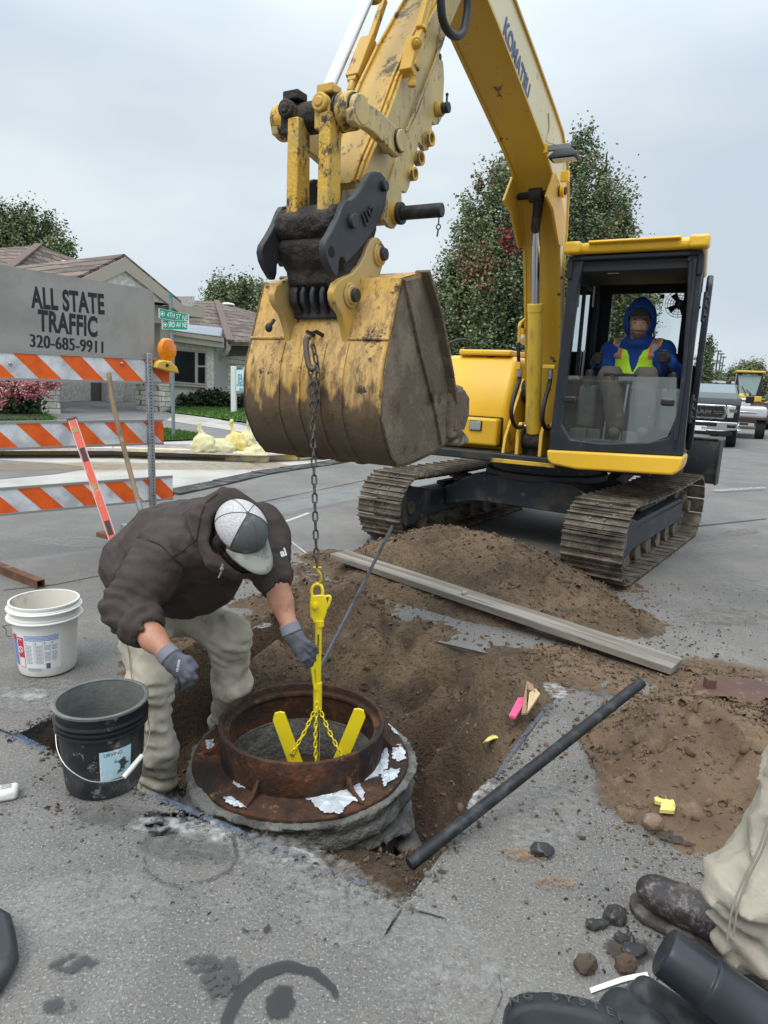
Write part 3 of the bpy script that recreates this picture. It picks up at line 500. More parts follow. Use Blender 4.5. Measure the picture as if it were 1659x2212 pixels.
def glass(name, col, refl=1.6, tint=.88, a=None):
    m = bpy.data.materials.new(name); m.use_nodes = True; t = m.node_tree; n = t.nodes; l = t.links; n.clear(); o = n.new('ShaderNodeOutputMaterial'); tr = n.new('ShaderNodeBsdfTransparent'); tr.inputs[0].default_value = (*col, 1)
    g = n.new('ShaderNodeBsdfGlossy'); g.inputs['Roughness'].default_value = .03; fr = n.new('ShaderNodeFresnel'); fr.inputs[0].default_value = 1.5; ad = n.new('ShaderNodeMath'); ad.operation = 'MULTIPLY'; ad.inputs[1].default_value = refl; l.new(fr.outputs[0], ad.inputs[0])
    mx = n.new('ShaderNodeMixShader'); l.new(ad.outputs[0], mx.inputs[0]); l.new(tr.outputs[0], mx.inputs[1]); l.new(g.outputs[0], mx.inputs[2])
    if a:      # a thin pale diffuse layer mixed over the pane
        df = n.new('ShaderNodeBsdfDiffuse'); df.inputs[0].default_value = (.6, .64, .64, 1); m2 = n.new('ShaderNodeMixShader'); m2.inputs[0].default_value = a; l.new(mx.outputs[0], m2.inputs[1]); l.new(df.outputs[0], m2.inputs[2]); l.new(m2.outputs[0], o.inputs[0])
    else: l.new(mx.outputs[0], o.inputs[0])
    return m
glassm = glass('window_glass', (.82, .88, .87)); screen = glass('milky_glass', (.66, .75, .75), 4.0, a=.05)
EX = thing('excavator', 'big yellow tracked excavator holding its muddy bucket above the manhole', 'excavator', (HO[0], HO[1], 0), -HA)
def EB(b, name, mat, par=None, **k): k.setdefault('world', False); return b.build(name, mat, par or EX, **k)
CX = -.035
def mir(p): return V((2*CX-p.x, p.y, p.z))
def plate(b, px, c, th, both=False, mi=0, ms=None):
    P = [HP(x, y, c) for x, y in px]; b.prism(P, (-th, 0, 0), mi, ms)
    if both: b.prism([mir(p) for p in P], (th, 0, 0), mi, ms)
    return P
# --- boom: box section between x=.10 and x=-.17
und = [(1058, 20), (1074, 59), (1127, 198), (1170, 310), (1188, 366), (1200, 430), (1207, 528), (1206, 726), (1206, 870), (1200, 965)]
outr = [(1110, 0), (1153, 115), (1195, 231), (1214, 287), (1225, 356), (1226, 430), (1223, 495), (1216, 580)]
Pu = [HP(x, y, .10) for x, y in und]; Po = [HP(x, y, .10) for x, y in outr]
Pu = [V((.10, -3.35, 3.60)), V((.10, -2.9, 3.52))]+Pu; Po = [V((.10, -3.45, 3.98)), V((.10, -2.7, 3.80))]+Po+[V((.10, -.52, 1.8)), V((.10, -.32, 1.12))]
b = MB(); b.prism(Pu+Po[::-1], (-.27, 0, 0), 1); boom = EB(b, 'boom', [boom_sheen, boomp], bevel=.004)
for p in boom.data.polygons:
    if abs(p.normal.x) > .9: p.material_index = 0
# lower flange lip and top flange
b = MB()
for x in (.104, -.174):
    for L in (Pu, Po):
        for p, q in zip(L, L[1:]): b.beam((x, p.y, p.z), (x, q.y, q.z), .016, .02, up=(1, 0, 0))
EB(b, 'boom_flange', boomp, boom)
b = MB()       # hydraulic lines running along the top of the boom
for dx, dz in ((.05, .03), (.02, .035)):
    b.tube([V((dx, p.y+.01, p.z+dz)) if i < 6 else V((dx, p.y+.04, p.z+.0)) for i, p in enumerate(Po[:10])], .011, 8)
for i in (3, 5): p = Po[i]; b.box((.04, p.y, p.z+.03), (.09, .04, .05))
EB(b, 'boom_pipes', boomp, boom)
# lettering on the visible side
letm = M('blue_lettering', (.07, .10, .20), .5)
A0, A1 = HP(1090, 55, .1025), HP(1143, 203, .1025); dirv = (A1-A0)
Mx = Matrix.Translation(V((HO[0], HO[1], 0))) @ Matrix.Rotation(-HA, 4, 'Z')
mid = (A0+A1)/2; xa = dirv.normalized(); nrm = V((1, 0, 0)); ya = nrm.cross(xa)
L4 = Matrix(((xa.x, ya.x, nrm.x, mid.x), (xa.y, ya.y, nrm.y, mid.y), (xa.z, ya.z, nrm.z, mid.z), (0, 0, 0, 1)))
text('KOMATSU', Mx @ L4, .145, letm, 'lettering', boom, bold=.006, width=dirv.length)
# cylinder mount cheek plates low on the boom
b = MB()
for s in (.112, -.182): b.prism([V((s, p.y, p.z)) for p in [HP(x, y, .1) for x, y in ((1190, 372), (1200, 395), (1212, 470), (1208, 530), (1199, 530), (1186, 452), (1172, 425))]], (.02 if s > 0 else -.02, 0, 0))
EB(b, 'cheek_plate', boomp, boom, bevel=.004)
pin = HP(1160, 418, -.035); pin.x = CX
b = MB(); b.cyl(pin+V((.20, 0, 0)), pin-V((.20, 0, 0)), .035); b.cyl(pin+V((.22, 0, 0)), pin+V((.19, 0, 0)), .028); b.cyl(pin+V((.05, 0, 0)), pin-V((.05, 0, 0)), .062); EB(b, 'cylinder_pin', darkm, boom, bevel=.003)
b = MB(); b.box((pin.x, pin.y+.04, pin.z+.02), (.2, .12, .10)); b.cyl(pin+V((.02, 0, -.02)), pin+V((0, .02, -.28)), .037, .034); EB(b, 'grease_buildup', grease, boom, bevel=.03)
b = MB(); b.box((.165, pin.y+.01, pin.z+.10), (.06, .04, .07)); b.cyl((.145, pin.y, pin.z), (.175, pin.y, pin.z), .045); EB(b, 'pin_retainer', yelm, boom, bevel=.004)
# boom cylinder
base = HP(1152, 935, CX); top = HP(1157, 657, CX); top.x = base.x = CX
b = MB(); b.cyl(base, top, .060, n=32); b.cyl(top-(top-base).normalized()*.06, top+(top-base).normalized()*.004, .064, n=32); bc = EB(b, 'boom_cylinder', M('cylinder_paint', (.74, .48, .05), .45, layers=[((.42, .30, .10), 5, .53, .66, {'st': (3, 3, .5), 'd': 8}), ((.10, .08, .05), 13, .66, .72, {'d': 7})], coat=.2), bevel=.004)
b = MB(); b.cyl(top-V((0, 0, .02)), pin, .030, n=24); EB(b, 'piston_rod', chrome, bc)
b = MB(); b.cyl(V((CX-.085, base.y, base.z-.07)), V((CX+.085, base.y, base.z-.07)), .065); b.cyl(base, base-V((0, 0, .08)), .055); EB(b, 'cylinder_foot', grease, bc, bevel=.01)
# boom foot mounting
b = MB()
for x in (CX-.115, CX+.115): b.prism([V((x, base.y+dy, z)) for dy, z in ((-.11, .80), (-.11, 1.03), (-.05, 1.12), (.03, 1.10), (.12, 1.05), (.6, 1.5), (.85, 1.45), (.95, .80))], (.03 if x < CX else -.03, 0, 0))
b.prism([V((-.25, base.y-.10, .80)), V((-.25, base.y-.06, .98)), V((-.25, base.y+.32, 1.48)), V((-.25, base.y+.9, 1.5)), V((-.25, base.y+.9, .8))], (-.025, 0, 0))
b.box((-.06, base.y+.30, .79), (.56, .95, .035)); b.box((-.05, base.y+.3, .95), (.35, .1, .3)); mb = EB(b, 'boom_bracket', M('bracket_paint', (.68, .43, .05), .5, layers=[((.05, .04, .03), 4, .56, .68, {'d': 8, 'rough': .8})]), bevel=.005)
b = MB(); b.box((CX, base.y+.25, .96), (.18, .5, .28)); b.ball((-.22, base.y+.35, 1.38), (.06, .12, .12), 10); b.cyl((CX-.17, base.y+.55, 1.32), (CX+.15, base.y+.55, 1.32), .10); EB(b, 'boom_foot', grease, mb, bevel=.02)
# hoses in front of the boom foot
b = MB()
def hose(px, c, r=.016, f=rubber): b.tube([HP(x, y, cc) for (x, y), cc in zip(px, c)], r, 10)
def catm(P, k=6):
    P = [V(p) for p in P]; Q = []; E = [P[0]*2-P[1]]+P+[P[-1]*2-P[-2]]
    for i in range(1, len(E)-2):
        for j in range(k):
            t = j/k; Q.append(.5*((2*E[i])+(E[i+1]-E[i-1])*t+(2*E[i-1]-5*E[i]+4*E[i+1]-E[i+2])*t*t+(3*E[i]-E[i-1]-3*E[i+1]+E[i+2])*t**3))
    return Q+[P[-1]]
h1 = catm([HP(x, y, -.13) for x, y in ((1123, 800), (1121, 825), (1112, 850), (1105, 882), (1106, 905), (1115, 922), (1130, 921))]); h2 = catm([HP(x, y, .09) for x, y in ((1189, 805), (1187, 830), (1176, 870), (1172, 905), (1178, 925), (1192, 925))]); h3 = catm([HP(x, y, -.13) for x, y in ((1121, 740), (1120, 770), (1122, 795))])
b.tube(h1, .017, 10); b.tube(h2, .017, 10); b.tube(h3, .014, 10); EB(b, 'hydraulic_hose', rubber)
b = MB()
for h_ in (h1, h2): b.cyl(h_[0]+V((0, 0, .03)), h_[0]-V((0, 0, .05)), .021)
b.cyl(h1[-1], h1[-1]+V((.03, 0, 0)), .02); EB(b, 'hose_fitting', steelm)
b = MB(); q0 = HP(1121, 740, -.16); b.tube(catm([q0, HP(1122, 715, -.16), HP(1123, 700, -.16), HP(1134, 690, -.16)]), .013, 10); b.box(HP(1128, 716, -.165), (.05, .05, .045)); b.box(HP(1186, 792, .09), (.1, .03, .03)); b.box(HP(1120, 790, -.13), (.04, .04, .06)); b.box(HP(1188, 797, .085), (.04, .03, .05)); EB(b, 'steel_pipe', yelm, bevel=.004)

# --- stick (dipper)
fc = [(950, 0), (905, 84), (868, 166), (838, 248), (815, 305), (796, 350), (782, 392)]; rr = [(997, 0), (963, 80), (940, 132), (921, 180), (900, 232), (877, 286), (860, 330), (838, 400)]
Pf = [HP(x, y, .085) for x, y in fc]; Pr = [HP(x, y, .085) for x, y in rr]
d0 = (Pf[0]-Pf[1]).normalized(); d1 = (Pr[0]-Pr[1]).normalized()
Pf = [Pf[0]+d0*.9, Pf[0]+d0*.3]+Pf; Pr = [Pr[0]+d0*.9+V((0, .1, 0)), Pr[0]+d0*.35+V((0, .06, 0))]+Pr
b = MB(); b.prism(Pf+Pr[::-1], (-.24, 0, 0), 0); stick = EB(b, 'stick', [armp, sky_sheen], bevel=.005)
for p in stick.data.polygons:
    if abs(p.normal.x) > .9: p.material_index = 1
b = MB()
for x in (.066, .040, -.13):
    for p, q in zip(Pf, Pf[1:]): n_ = V((0, -(q-p).z, (q-p).y)).normalized(); n_ = n_ if n_.y < 0 else -n_; b.beam(V((x, p.y, p.z))+n_*.006, V((x, q.y, q.z))+n_*.006, .014, .014, up=n_)
EB(b, 'edge_rib', armp, stick, bevel=.003)
# lugged flange plates behind the box
fl = [(957, 84), (949, 114), (958, 136), (960, 170), (958, 212), (956, 252), (948, 268), (940, 270), (934, 262), (932, 300), (926, 324), (918, 326), (905, 306), (902, 322), (897, 345), (890, 374), (884, 405), (878, 417), (868, 412), (868, 446), (862, 478), (852, 494), (842, 490), (830, 474), (834, 442), (838, 400), (862, 330), (905, 240)]
b = MB(); plate(b, fl, .098, .022, True); fp = EB(b, 'lug_plate', sky_sheen, stick, bevel=.004)
b = MB()
P_ = [HP(x, y, .100) for x, y in ((958, 84), (921, 180), (900, 232), (877, 286))]
for p, q in zip(P_, P_[1:]):
    L = (q-p).length; k = int(L/.012)
    for i in range(k): b.ball(p.lerp(q, i/k)+V((0, random.uniform(-.002, .002), 0)), (.006, .009, .008), 4)
EB(b, 'weld_bead', sky_sheen, fp)
b = MB(); ringm = [((925, 300), .035), ((903, 342), .033), ((889, 376), .030), ((953, 134), .0)]
for (x, y), r_ in ringm:
    if r_: p = HP(x, y, .098); b.lathe([(r_, -.01), (r_, .022), (r_*.62, .022), (r_*.62, -.01)], frame(p, (0, 1, 0), (1, 0, 0)), 24)
EB(b, 'bushing_ring', armp, fp, bevel=.002)
b = MB()
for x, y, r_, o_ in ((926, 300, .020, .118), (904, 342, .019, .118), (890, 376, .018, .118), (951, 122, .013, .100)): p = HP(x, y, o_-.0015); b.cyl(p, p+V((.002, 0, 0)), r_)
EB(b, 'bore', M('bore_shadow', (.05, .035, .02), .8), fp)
b = MB(); p = HP(944, 236, .10); b.cyl(p, p+V((.03, 0, 0)), .034); EB(b, 'pin_boss', armp, fp, bevel=.003); b = MB(); b.cyl(p+V((.03, 0, 0)), p+V((.065, 0, 0)), .024); b.cyl(p+V((.05, 0, 0)), p+V((.05, 0, .055)), .005); b.ball(p+V((.05, 0, .058)), .008, 6); EB(b, 'pin', darkm, fp, bevel=.002)
# end boss and bar pushed through it
bo = HP(852, 462, .098); b = MB(); b.cyl(V((.125, bo.y, bo.z)), V((-.195, bo.y, bo.z)), .045, n=28); EB(b, 'end_boss', armp, stick, bevel=.004)
b = MB(); b.cyl(V((.12, bo.y, bo.z)), V((.14, bo.y, bo.z)), .048, n=28); b.cyl(V((.14, bo.y, bo.z)), V((.335, bo.y+.004, bo.z)), .030, n=28); barp = EB(b, 'storage_pin', M('blackened_steel', (.02, .022, .022), .5, .2, layers=[((.05, .05, .045), 12, .5, .66)]), bevel=.003)
b = MB(); b.tube([V((.322, bo.y, bo.z-.03)), V((.322, bo.y, bo.z-.06))], .003, 6); b.lathe([(.010, -.002), (.013, 0), (.010, .002), (.007, 0)], frame((.322, bo.y, bo.z-.07), (1, 0, 0), (0, 1, 0)), 14, close=True); b.tube([V((.322, bo.y, bo.z-.078)), V((.318, bo.y, bo.z-.11))], .0035, 6); EB(b, 'lynch_pin', darkm, barp)
# side blocks, pipes and hose fittings on the stick
b = MB(); p = HP(890, 125, .12); b.beam(HP(897, 86, .115), HP(879, 158, .115), .05, .06, up=(1, 0, 0)); b.beam(HP(925, -20, .12), HP(906, 62, .12), .03, .03, up=(1, 0, 0)); b.cyl(HP(947, -60, .125), HP(912, 62, .125), .014); b.cyl(HP(913, 58, .125), HP(911, 66, .125), .022); b.beam(HP(911, 66, .12), HP(899, 92, .12), .035, .03, up=(1, 0, 0)); b.cyl(HP(900, 92, .13), HP(900, 92, .155), .024); b.cyl(HP(900, 92, .155), HP(900, 92, .175), .014, n=6)
b.beam(HP(896, 130, .13), HP(892, 148, .13), .045, .045, up=(1, 0, 0)); b.cyl(HP(892, 150, .13), HP(890, 186, .13), .017, n=12); b.cyl(HP(891, 160, .13), HP(891, 166, .13), .021, n=6); b.cyl(HP(890, 176, .13), HP(890, 188, .13), .019, n=12)
EB(b, 'auxiliary_coupling', armp, stick, bevel=.004)
b = MB(); L = -.20; b.beam(HP(796, 86, L), HP(764, 170, L), .05, .07, up=(1, 0, 0)); b.beam(HP(830, 0, L-.01), HP(800, 90, L-.01), .03, .03, up=(1, 0, 0)); b.cyl(HP(765, 168, L), HP(757, 200, L), .021, n=10); b.cyl(HP(758, 196, L), HP(756, 214, L), .016); b.beam(HP(772, 150, L), HP(762, 180, L), .045, .045, up=(1, 0, 0)); EB(b, 'auxiliary_coupling', armp, stick, bevel=.004)
# corrugated hose loop at the top
hl = catm([HP(x, y, .14) for x, y in ((951, -60), (952, 0), (956, 40), (967, 65), (982, 77), (998, 70), (1006, 45), (1010, 10), (1010, -60))], 10); b = MB(); b.tube(hl, [.019+.0022*(i % 2) for i in range(len(hl))], 10); EB(b, 'corrugated_hose', rubber)
# bucket cylinder (rod visible)
CX2 = -.045
r0 = HP(702, 208, CX2); r1 = HP(796, -8, CX2); r0.x = r1.x = CX2; dd = (r1-r0).normalized()
b = MB(); b.cyl(r0, r1+dd*.25, .026, n=28); bcy = EB(b, 'bucket_cylinder_rod', chrome); b = MB(); b.cyl(r1+dd*.05, r1+dd*.9, .052, n=28); b.cyl(r1+dd*.03, r1+dd*.09, .06, n=28); EB(b, 'bucket_cylinder', armp, bevel=.004)
b = MB(); b.cyl(r0-dd*.10, r0+dd*.02, .04, .030); EB(b, 'rod_eye', armp, bcy)
# --- linkage
linkp = M('link_paint', (.60, .36, .045), .5, layers=[((.48, .33, .10), 5, .48, .6), ((.05, .035, .025), 13, .52, .58, {'d': 9, 'r': .8, 'st': (1, 1, .5)}), ((.025, .02, .018), 5, 2.46, 2.36, {'t': 'z', 'amp': .0, 'a': 0}), ((.02, .016, .014), 5, .55, .62, {'d': 8, 'r': .75})], bump=[(20, .5, .01), (80, .5, .004)])
lp = HP(690, 252, CX); lp.x = CX
b = MB(); b.cyl(V((CX+.165, lp.y, lp.z)), V((CX-.19, lp.y, lp.z)), .060, n=32); lt = EB(b, 'link_tube', grease, bevel=.006)
for x0_, x1_ in ((.075, .135), (-.235, -.165)):
    b = MB(); b.cyl(V((x0_, lp.y, lp.z)), V((x1_, lp.y, lp.z)), .070, n=32); EB(b, 'link_collar', linkp, lt, bevel=.006)
b = MB()
for x in (.07, .137): b.cyl(V((x-.004, lp.y, lp.z)), V((x+.004, lp.y, lp.z)), .0715 if x < .1 else .062, n=32)
EB(b, 'seal', blackm, lt); b = MB(); b.cyl(V((.137, lp.y, lp.z)), V((.168, lp.y, lp.z)), .055, n=32); EB(b, 'pin_cap', sky_sheen, lt, bevel=.004)
for x in (-.135, .03):
    b = MB(); b.cyl(V((x, lp.y-.06, lp.z+.015)), V((x, lp.y-.10, lp.z+.015)), .035, n=20); b.cyl(V((x, lp.y-.085, lp.z+.015)), V((x, lp.y-.106, lp.z+.015)), .020, n=16); b.box((x, lp.y-.03, lp.z+.075), (.075, .07, .035)); b.box((x, lp.y-.055, lp.z-.03), (.07, .05, .09)); EB(b, 'bolt_boss', armp if x > 0 else grease, lt, bevel=.006)
cp_ = HP(652, 478, CX); cp_.x = CX; cp_.y = HP(713, 365, .055).y+.01
b = MB()
for x in (-.100, .052): b.beam(V((x, cp_.y-.01, lp.z-.02)), V((x, cp_.y-.01, cp_.z+.02)), .052, .085, up=(0, 1, 0), w1=.056, h1=.09)
hk = EB(b, 'h_link', linkp, bevel=.006)
gl_ = [(772, 216), (790, 218), (808, 228), (832, 248), (860, 278), (871, 294), (873, 312), (870, 332), (861, 340), (852, 332), (836, 314), (808, 286), (792, 276), (776, 272), (765, 262), (762, 235)]
b = MB(); plate(b, gl_, .165, .035, True); gp = EB(b, 'guide_link', sky_sheen, bevel=.006)
b = MB(); p = HP(862, 304, .165)
for x0_, x1_, r_ in ((.09, .182, .044), (-.252, -.16, .044)): b.cyl(V((x0_, p.y, p.z)), V((x1_, p.y, p.z)), r_, n=28)
EB(b, 'guide_pin', sky_sheen, gp, bevel=.004)
b = MB(); b.cyl(V((.150, p.y, p.z)), V((.176, p.y, p.z)), .047, n=28); EB(b, 'seal', blackm, gp)
# --- quick coupler
cpl = [(800, 376), (812, 370), (824, 372), (834, 384), (838, 406), (834, 442), (823, 474), (805, 503), (795, 517), (772, 545), (748, 570), (743, 557), (737, 556), (733, 566), (732, 585), (728, 600), (722, 595), (711, 573), (705, 556), (702, 535), (705, 519), (717, 499), (731, 471), (741, 443), (747, 432), (760, 430), (770, 422), (780, 408), (790, 393)]
b = MB(); plate(b, cpl, .135, .032, True); cpr = EB(b, 'coupler', coupm, bevel=.006, seg=3)
b = MB(); ho_ = HP(717, 544, .1365); b.cyl(ho_-V((.003, 0, 0)), ho_, .021, n=24); hm = mir(ho_); b.cyl(hm, hm+V((.004, 0, 0)), .021, n=24); EB(b, 'pin_hole', M('hole_dark', (.008, .008, .008), .9), cpr)
b = MB()
for (x, y, r_) in ((759, 478, .028), (827, 402, .022)): p = HP(x, y, .135); b.cyl(p, p+V((.02, 0, 0)), r_, n=24); q = mir(p); b.cyl(q, q-V((.02, 0, 0)), r_, n=24)
EB(b, 'coupler_pin', coupm, cpr, bevel=.003)
q0 = HP(790, 470, .136)
b = MB()          # raised maker's mark: three strokes and a zigzag
for x, y, x2, y2 in ((782, 462, 790, 486), (788, 456, 797, 480), (790, 487, 797, 480), (794, 452, 800, 466), (800, 466, 804, 459), (797, 450, 803, 444), (803, 444, 805, 455)):
    b.beam(HP(x, y, .138), HP(x2, y2, .138), .009, .008, up=(1, 0, 0))
EB(b, 'raised_mark', coupm, cpr)
def muck(P):
    q_ = P-np.array((CX, cp_.y, cp_.z)); d = np.maximum(np.hypot(q_[..., 1], q_[..., 2])-.070, np.abs(q_[..., 0])-.142); z0_ = cp_.z
    d = smin(d, sd_box(P, (CX, cp_.y+.13, z0_-.14), (.14, .10, .13), None, .03), .03); d = smin(d, sd_box(P, (CX, cp_.y+.06, z0_-.2), (.13, .06, .04), None, .02), .03)
    return d+fbm(P, 26, 3, 4)*.010+fbm(P, 60, 2, 9)*.005
b = MB(); b.prism([V((CX-.145, q.y, q.z)) for q in [HP(x, y, .10) for x, y in ((716, 520), (722, 560), (742, 600), (790, 575), (815, 490), (790, 440), (745, 470))]], (.29, 0, 0)); EB(b, 'coupler_core', grease, cpr, bevel=.02)
blob('packed_mud', muck, (CX-.2, cp_.y-.12, cp_.z-.34), (CX+.2, cp_.y+.3, cp_.z+.12), .008, grease, cpr, world=False)
jw = HP(655, 640, CX); jy = -3.90; jz = jw.z
b = MB(); b.cyl(V((CX-.13, jy-.0, jz+.085)), V((CX+.13, jy, jz+.085)), .014)
for x, w_ in ((-.150, .04), (-.095, .022), (-.045, .022), (.005, .022), (.045, .04)):
    b.prism([V((x, jy+dy, jz+dz)) for dy, dz in ((-.03, .05), (-.045, .02), (-.04, -.02), (-.0, -.06), (.08, -.06), (.1, .08), (.0, .07))], (w_, 0, 0))
b.box((CX, jy+.08, jz), (.25, .14, .16)); jaw = EB(b, 'locking_jaw', coupm, cpr, bevel=.008)
# --- bucket
sp = [(869, 600), (846, 712), (828, 800), (824, 860), (824, 910), (837, 968), (852, 998), (862, 1009), (894, 1000), (946, 974), (984, 945)]
BR, BL = .325, -.395
Wp = [HP(x, y, BR) for x, y in sp]; Fp = [HP(x, y, BR) for x, y in ((978, 872), (971, 814), (946, 686), (917, 587))]
Wp = Wp[:1]+catm(Wp[1:], 3)[0:]
tz = [V((0, p.y, p.z)) for p in Wp]; inn = []
for i, p in enumerate(tz):
    t_ = (tz[min(i+1, len(tz)-1)]-tz[max(i-1, 0)]).normalized(); nn = V((0, -t_.z, t_.y)); nn = nn if nn.dot(V((0, -3.45, 1.5))-p) > 0 else -nn; inn.append(p+nn*.014)
b = MB(); n_ = 14; xs = [BL+(BR-BL)*i/n_ for i in range(n_+1)]
def bulge(x, i): return 0
vs = [V((x, p.y, p.z)) for x in xs for p in tz]+[V((x, p.y, p.z)) for x in xs for p in inn]; k = len(tz); o_ = (n_+1)*k
fs = [(i*k+j, (i+1)*k+j, (i+1)*k+j+1, i*k+j+1) for i in range(n_) for j in range(k-1)]+[(o_+i*k+j, o_+i*k+j+1, o_+(i+1)*k+j+1, o_+(i+1)*k+j) for i in range(n_) for j in range(k-1)]
fs += [(i*k, o_+i*k, o_+(i+1)*k, (i+1)*k) for i in range(n_)]+[(i*k+k-1, (i+1)*k+k-1, o_+(i+1)*k+k-1, o_+i*k+k-1) for i in range(n_)]
for i in (0, n_): fs += [(i*k+j, i*k+j+1, o_+i*k+j+1, o_+i*k+j) for j in range(k-1)]
b.add(vs, fs); BK = EB(b, 'bucket', bktp, smooth=30)
b = MB()     # top closing plate
b.prism([V((BL, tz[0].y, tz[0].z)), V((BL, Fp[-1].y, Fp[-1].z)), V((BL, Fp[-1].y+.01, Fp[-1].z-.02)), V((BL, tz[0].y+.01, tz[0].z-.02))], (BR-BL, 0, 0))
EB(b, 'top_plate', bktp, BK, bevel=.004)
sidep = [V((0, p.y, p.z)) for p in Wp]+[V((0, p.y, p.z)) for p in Fp]
for x, t_ in ((BR, -.012), (BL, .012)):
    b = MB(); b.prism([V((x, p.y, p.z)) for p in sidep], (t_, 0, 0)); EB(b, 'side_plate', mudm, BK)
b = MB()     # reinforcing edge and ridge on the side plates
for x in (BR+.005, BL-.005):
    L = [(870, 602), (905, 760), (940, 900), (950, 960)]; L = [HP(*q, BR) for q in L]
    for p, q in zip(L, L[1:]): b.beam((x, p.y, p.z), (x, q.y, q.z), .012, .02, up=(1, 0, 0))
    for p, q in zip(Fp, Fp[1:]): b.beam((x, p.y-.03, p.z), (x, q.y-.03, q.z), .016, .07, up=(1, 0, 0))
EB(b, 'side_reinforcement', mudm, BK, bevel=.004)
b = MB()     # wear strips down the back: welded ribs
for x in (.13, .02, -.09, -.20):
    for p, q, p2, q2 in zip(tz[2:-6], tz[3:-5], inn[2:], inn[3:]):
        n1 = (p-p2).normalized(); b.beam(V((x, p.y, p.z))+n1*.003, V((x, q.y, q.z))+n1*.003, .02, .007, up=n1)
EB(b, 'wear_strip', bktp, BK)
b = MB(); p = HP(700, 742, BR); i_ = 2
zb = 1.60; yb = -3.893
for x0_, x1_ in ((BL+.002, -.20), (.13, BR-.002)): b.box(((x0_+x1_)/2, yb-.004, zb), (x1_-x0_, .02, .012))
EB(b, 'weld_seam', bktp, BK, bevel=.004)
ear = [(811, 512), (818, 513), (826, 522), (831, 543), (827, 575), (822, 592), (812, 600), (800, 640), (785, 700), (768, 735), (753, 760), (752, 740), (747, 711), (739, 679), (727, 661), (721, 645), (720, 630), (727, 611), (741, 601), (761, 591), (778, 572), (789, 551), (796, 530), (803, 517)]
earm = bktp
b = MB(); plate(b, ear, .13, .032, True); er = EB(b, 'hinge_ear', M('ear_paint', (.56, .345, .07), .5, layers=[((.46, .33, .14), 5, .45, .6), ((.04, .03, .025), 12, .62, .7, {'d': 8})], bump=(20, .2, .006)), BK, bevel=.006)
b = MB(); b2 = MB()
for (x, y, r_) in ((756, 638, .050), (818, 550, .048)):
    p = HP(x, y, .13)
    for s in (0, 1):
        q = mir(p) if s else p; d_ = V((-.02 if s else .02, 0, 0)); b.cyl(q, q+d_*.6, r_, n=30); b.cyl(q, q+d_, r_*.78, n=30); b2.cyl(q+d_, q+d_*1.9, r_*.55, n=24)
EB(b, 'pin_collar', M('collar_paint', (.50, .34, .12), .55, layers=[((.08, .06, .04), 8, .55, .66)], bump=(20, .3, .006)), er, bevel=.003); EB(b2, 'hinge_pin', darkm, er, bevel=.004)
b = MB(); p = mir(HP(740, 690, .14)); b.cyl(p, p+V((0, -.03, -.03)), .008); b.ball(p+V((0, -.035, -.035)), (.016, .016, .02), 8); EB(b, 'grease_fitting', darkm, er)
def lipf(P):
    y0_, z0_ = Wp[-1].y, Wp[-1].z
    d = sd_box(P, ((BR+BL)/2, y0_-.01, z0_+.02), ((BR-BL)/2+.01, .05, .035), None, .02)
    for x in (BR+.0, BL-.0): d = smin(d, sd_box(P, (x, y0_-.06, z0_+.13), (.03, .06, .13), None, .02), .03)
    return d+fbm(P, 24, 3, 5)*.012
blob('muddy_lip', lipf, (BL-.08, Wp[-1].y-.2, Wp[-1].z-.08), (BR+.08, Wp[-1].y+.12, Wp[-1].z+.32), .011, mudm, BK, world=False)
for x in (BR-.035, .09, -.15, BL+.035):
    y0_, z0_ = Wp[-1].y, Wp[-1].z
    b = MB(); b.prism([V((x-.035, y0_+dy, z0_+dz)) for dy, dz in ((-.02, -.03), (-.02, .05), (.08, .04), (.19, -.015), (.195, -.035), (.08, -.05))], (.07, 0, 0)); EB(b, 'tooth', M('worn_tooth_steel', (.28, .26, .23), .5, .4, layers=[((.12, .09, .06), 9, .5, .62, {'rough': .9})]), BK, bevel=.012)
b = MB()
for x in (BR+.015, BL-.035): b.prism([V((x, Fp[0].y+dy, Fp[0].z+dz)) for dy, dz in ((-.05, .06), (.06, .07), (.13, .03), (.14, -.06), (.09, -.13), (-.03, -.13))], (.02, 0, 0))
EB(b, 'side_cutter', mudm, BK, bevel=.006)
b = MB(); hk_ = HP(668, 722, -.03); hk_.y = -3.90; b.tube([hk_+V((-.02, .01, 0)), hk_+V((-.02, -.04, .01)), hk_+V((.025, -.04, .012)), hk_+V((.025, .01, 0))], .009, 8); EB(b, 'lifting_eye', darkm, BK)

# --- cab
ZB, ZT, YB, YT = .95, 2.37, -1.20, -1.09
F0, F1, F2 = V((.25, YB, ZB)), V((1.2, YB, ZB)), V((.25, YT, ZT))
def RPl(x, y, P0, P1, P2):      # seen point on a plane given by three house-frame points
    r = ray(x, y); rl = V((r.x*_hc-r.y*_hs, r.x*_hs+r.y*_hc, r.z)); o = V((-HO[0]*_hc+HO[1]*_hs, -HO[0]*_hs-HO[1]*_hc, CH)); n = (P1-P0).cross(P2-P0); return o+rl*((P0-o).dot(n)/rl.dot(n))
def FP(x, y, off=0): return RPl(x, y, F0-V((0, off, 0)), F1-V((0, off, 0)), F2-V((0, off, 0)))
cabo = thing_part = None
outer = [(1184, 972), (1475, 986), (1521, 543), (1229, 554)]
oT = [FP(x, y) for x, y in ((1184, 972), (1196, 868), (1214, 716), (1224, 620), (1229, 554), (1300, 550), (1400, 546), (1521, 543), (1510, 650), (1498, 760), (1484, 900), (1475, 986), (1400, 982), (1300, 977))]
iT = [FP(x, y) for x, y in ((1234, 950), (1212, 916), (1236, 716), (1250, 610), (1266, 546), (1300, 541), (1400, 536), (1487, 534), (1484, 650), (1476, 760), (1463, 900), (1444, 946), (1400, 956), (1300, 958))]
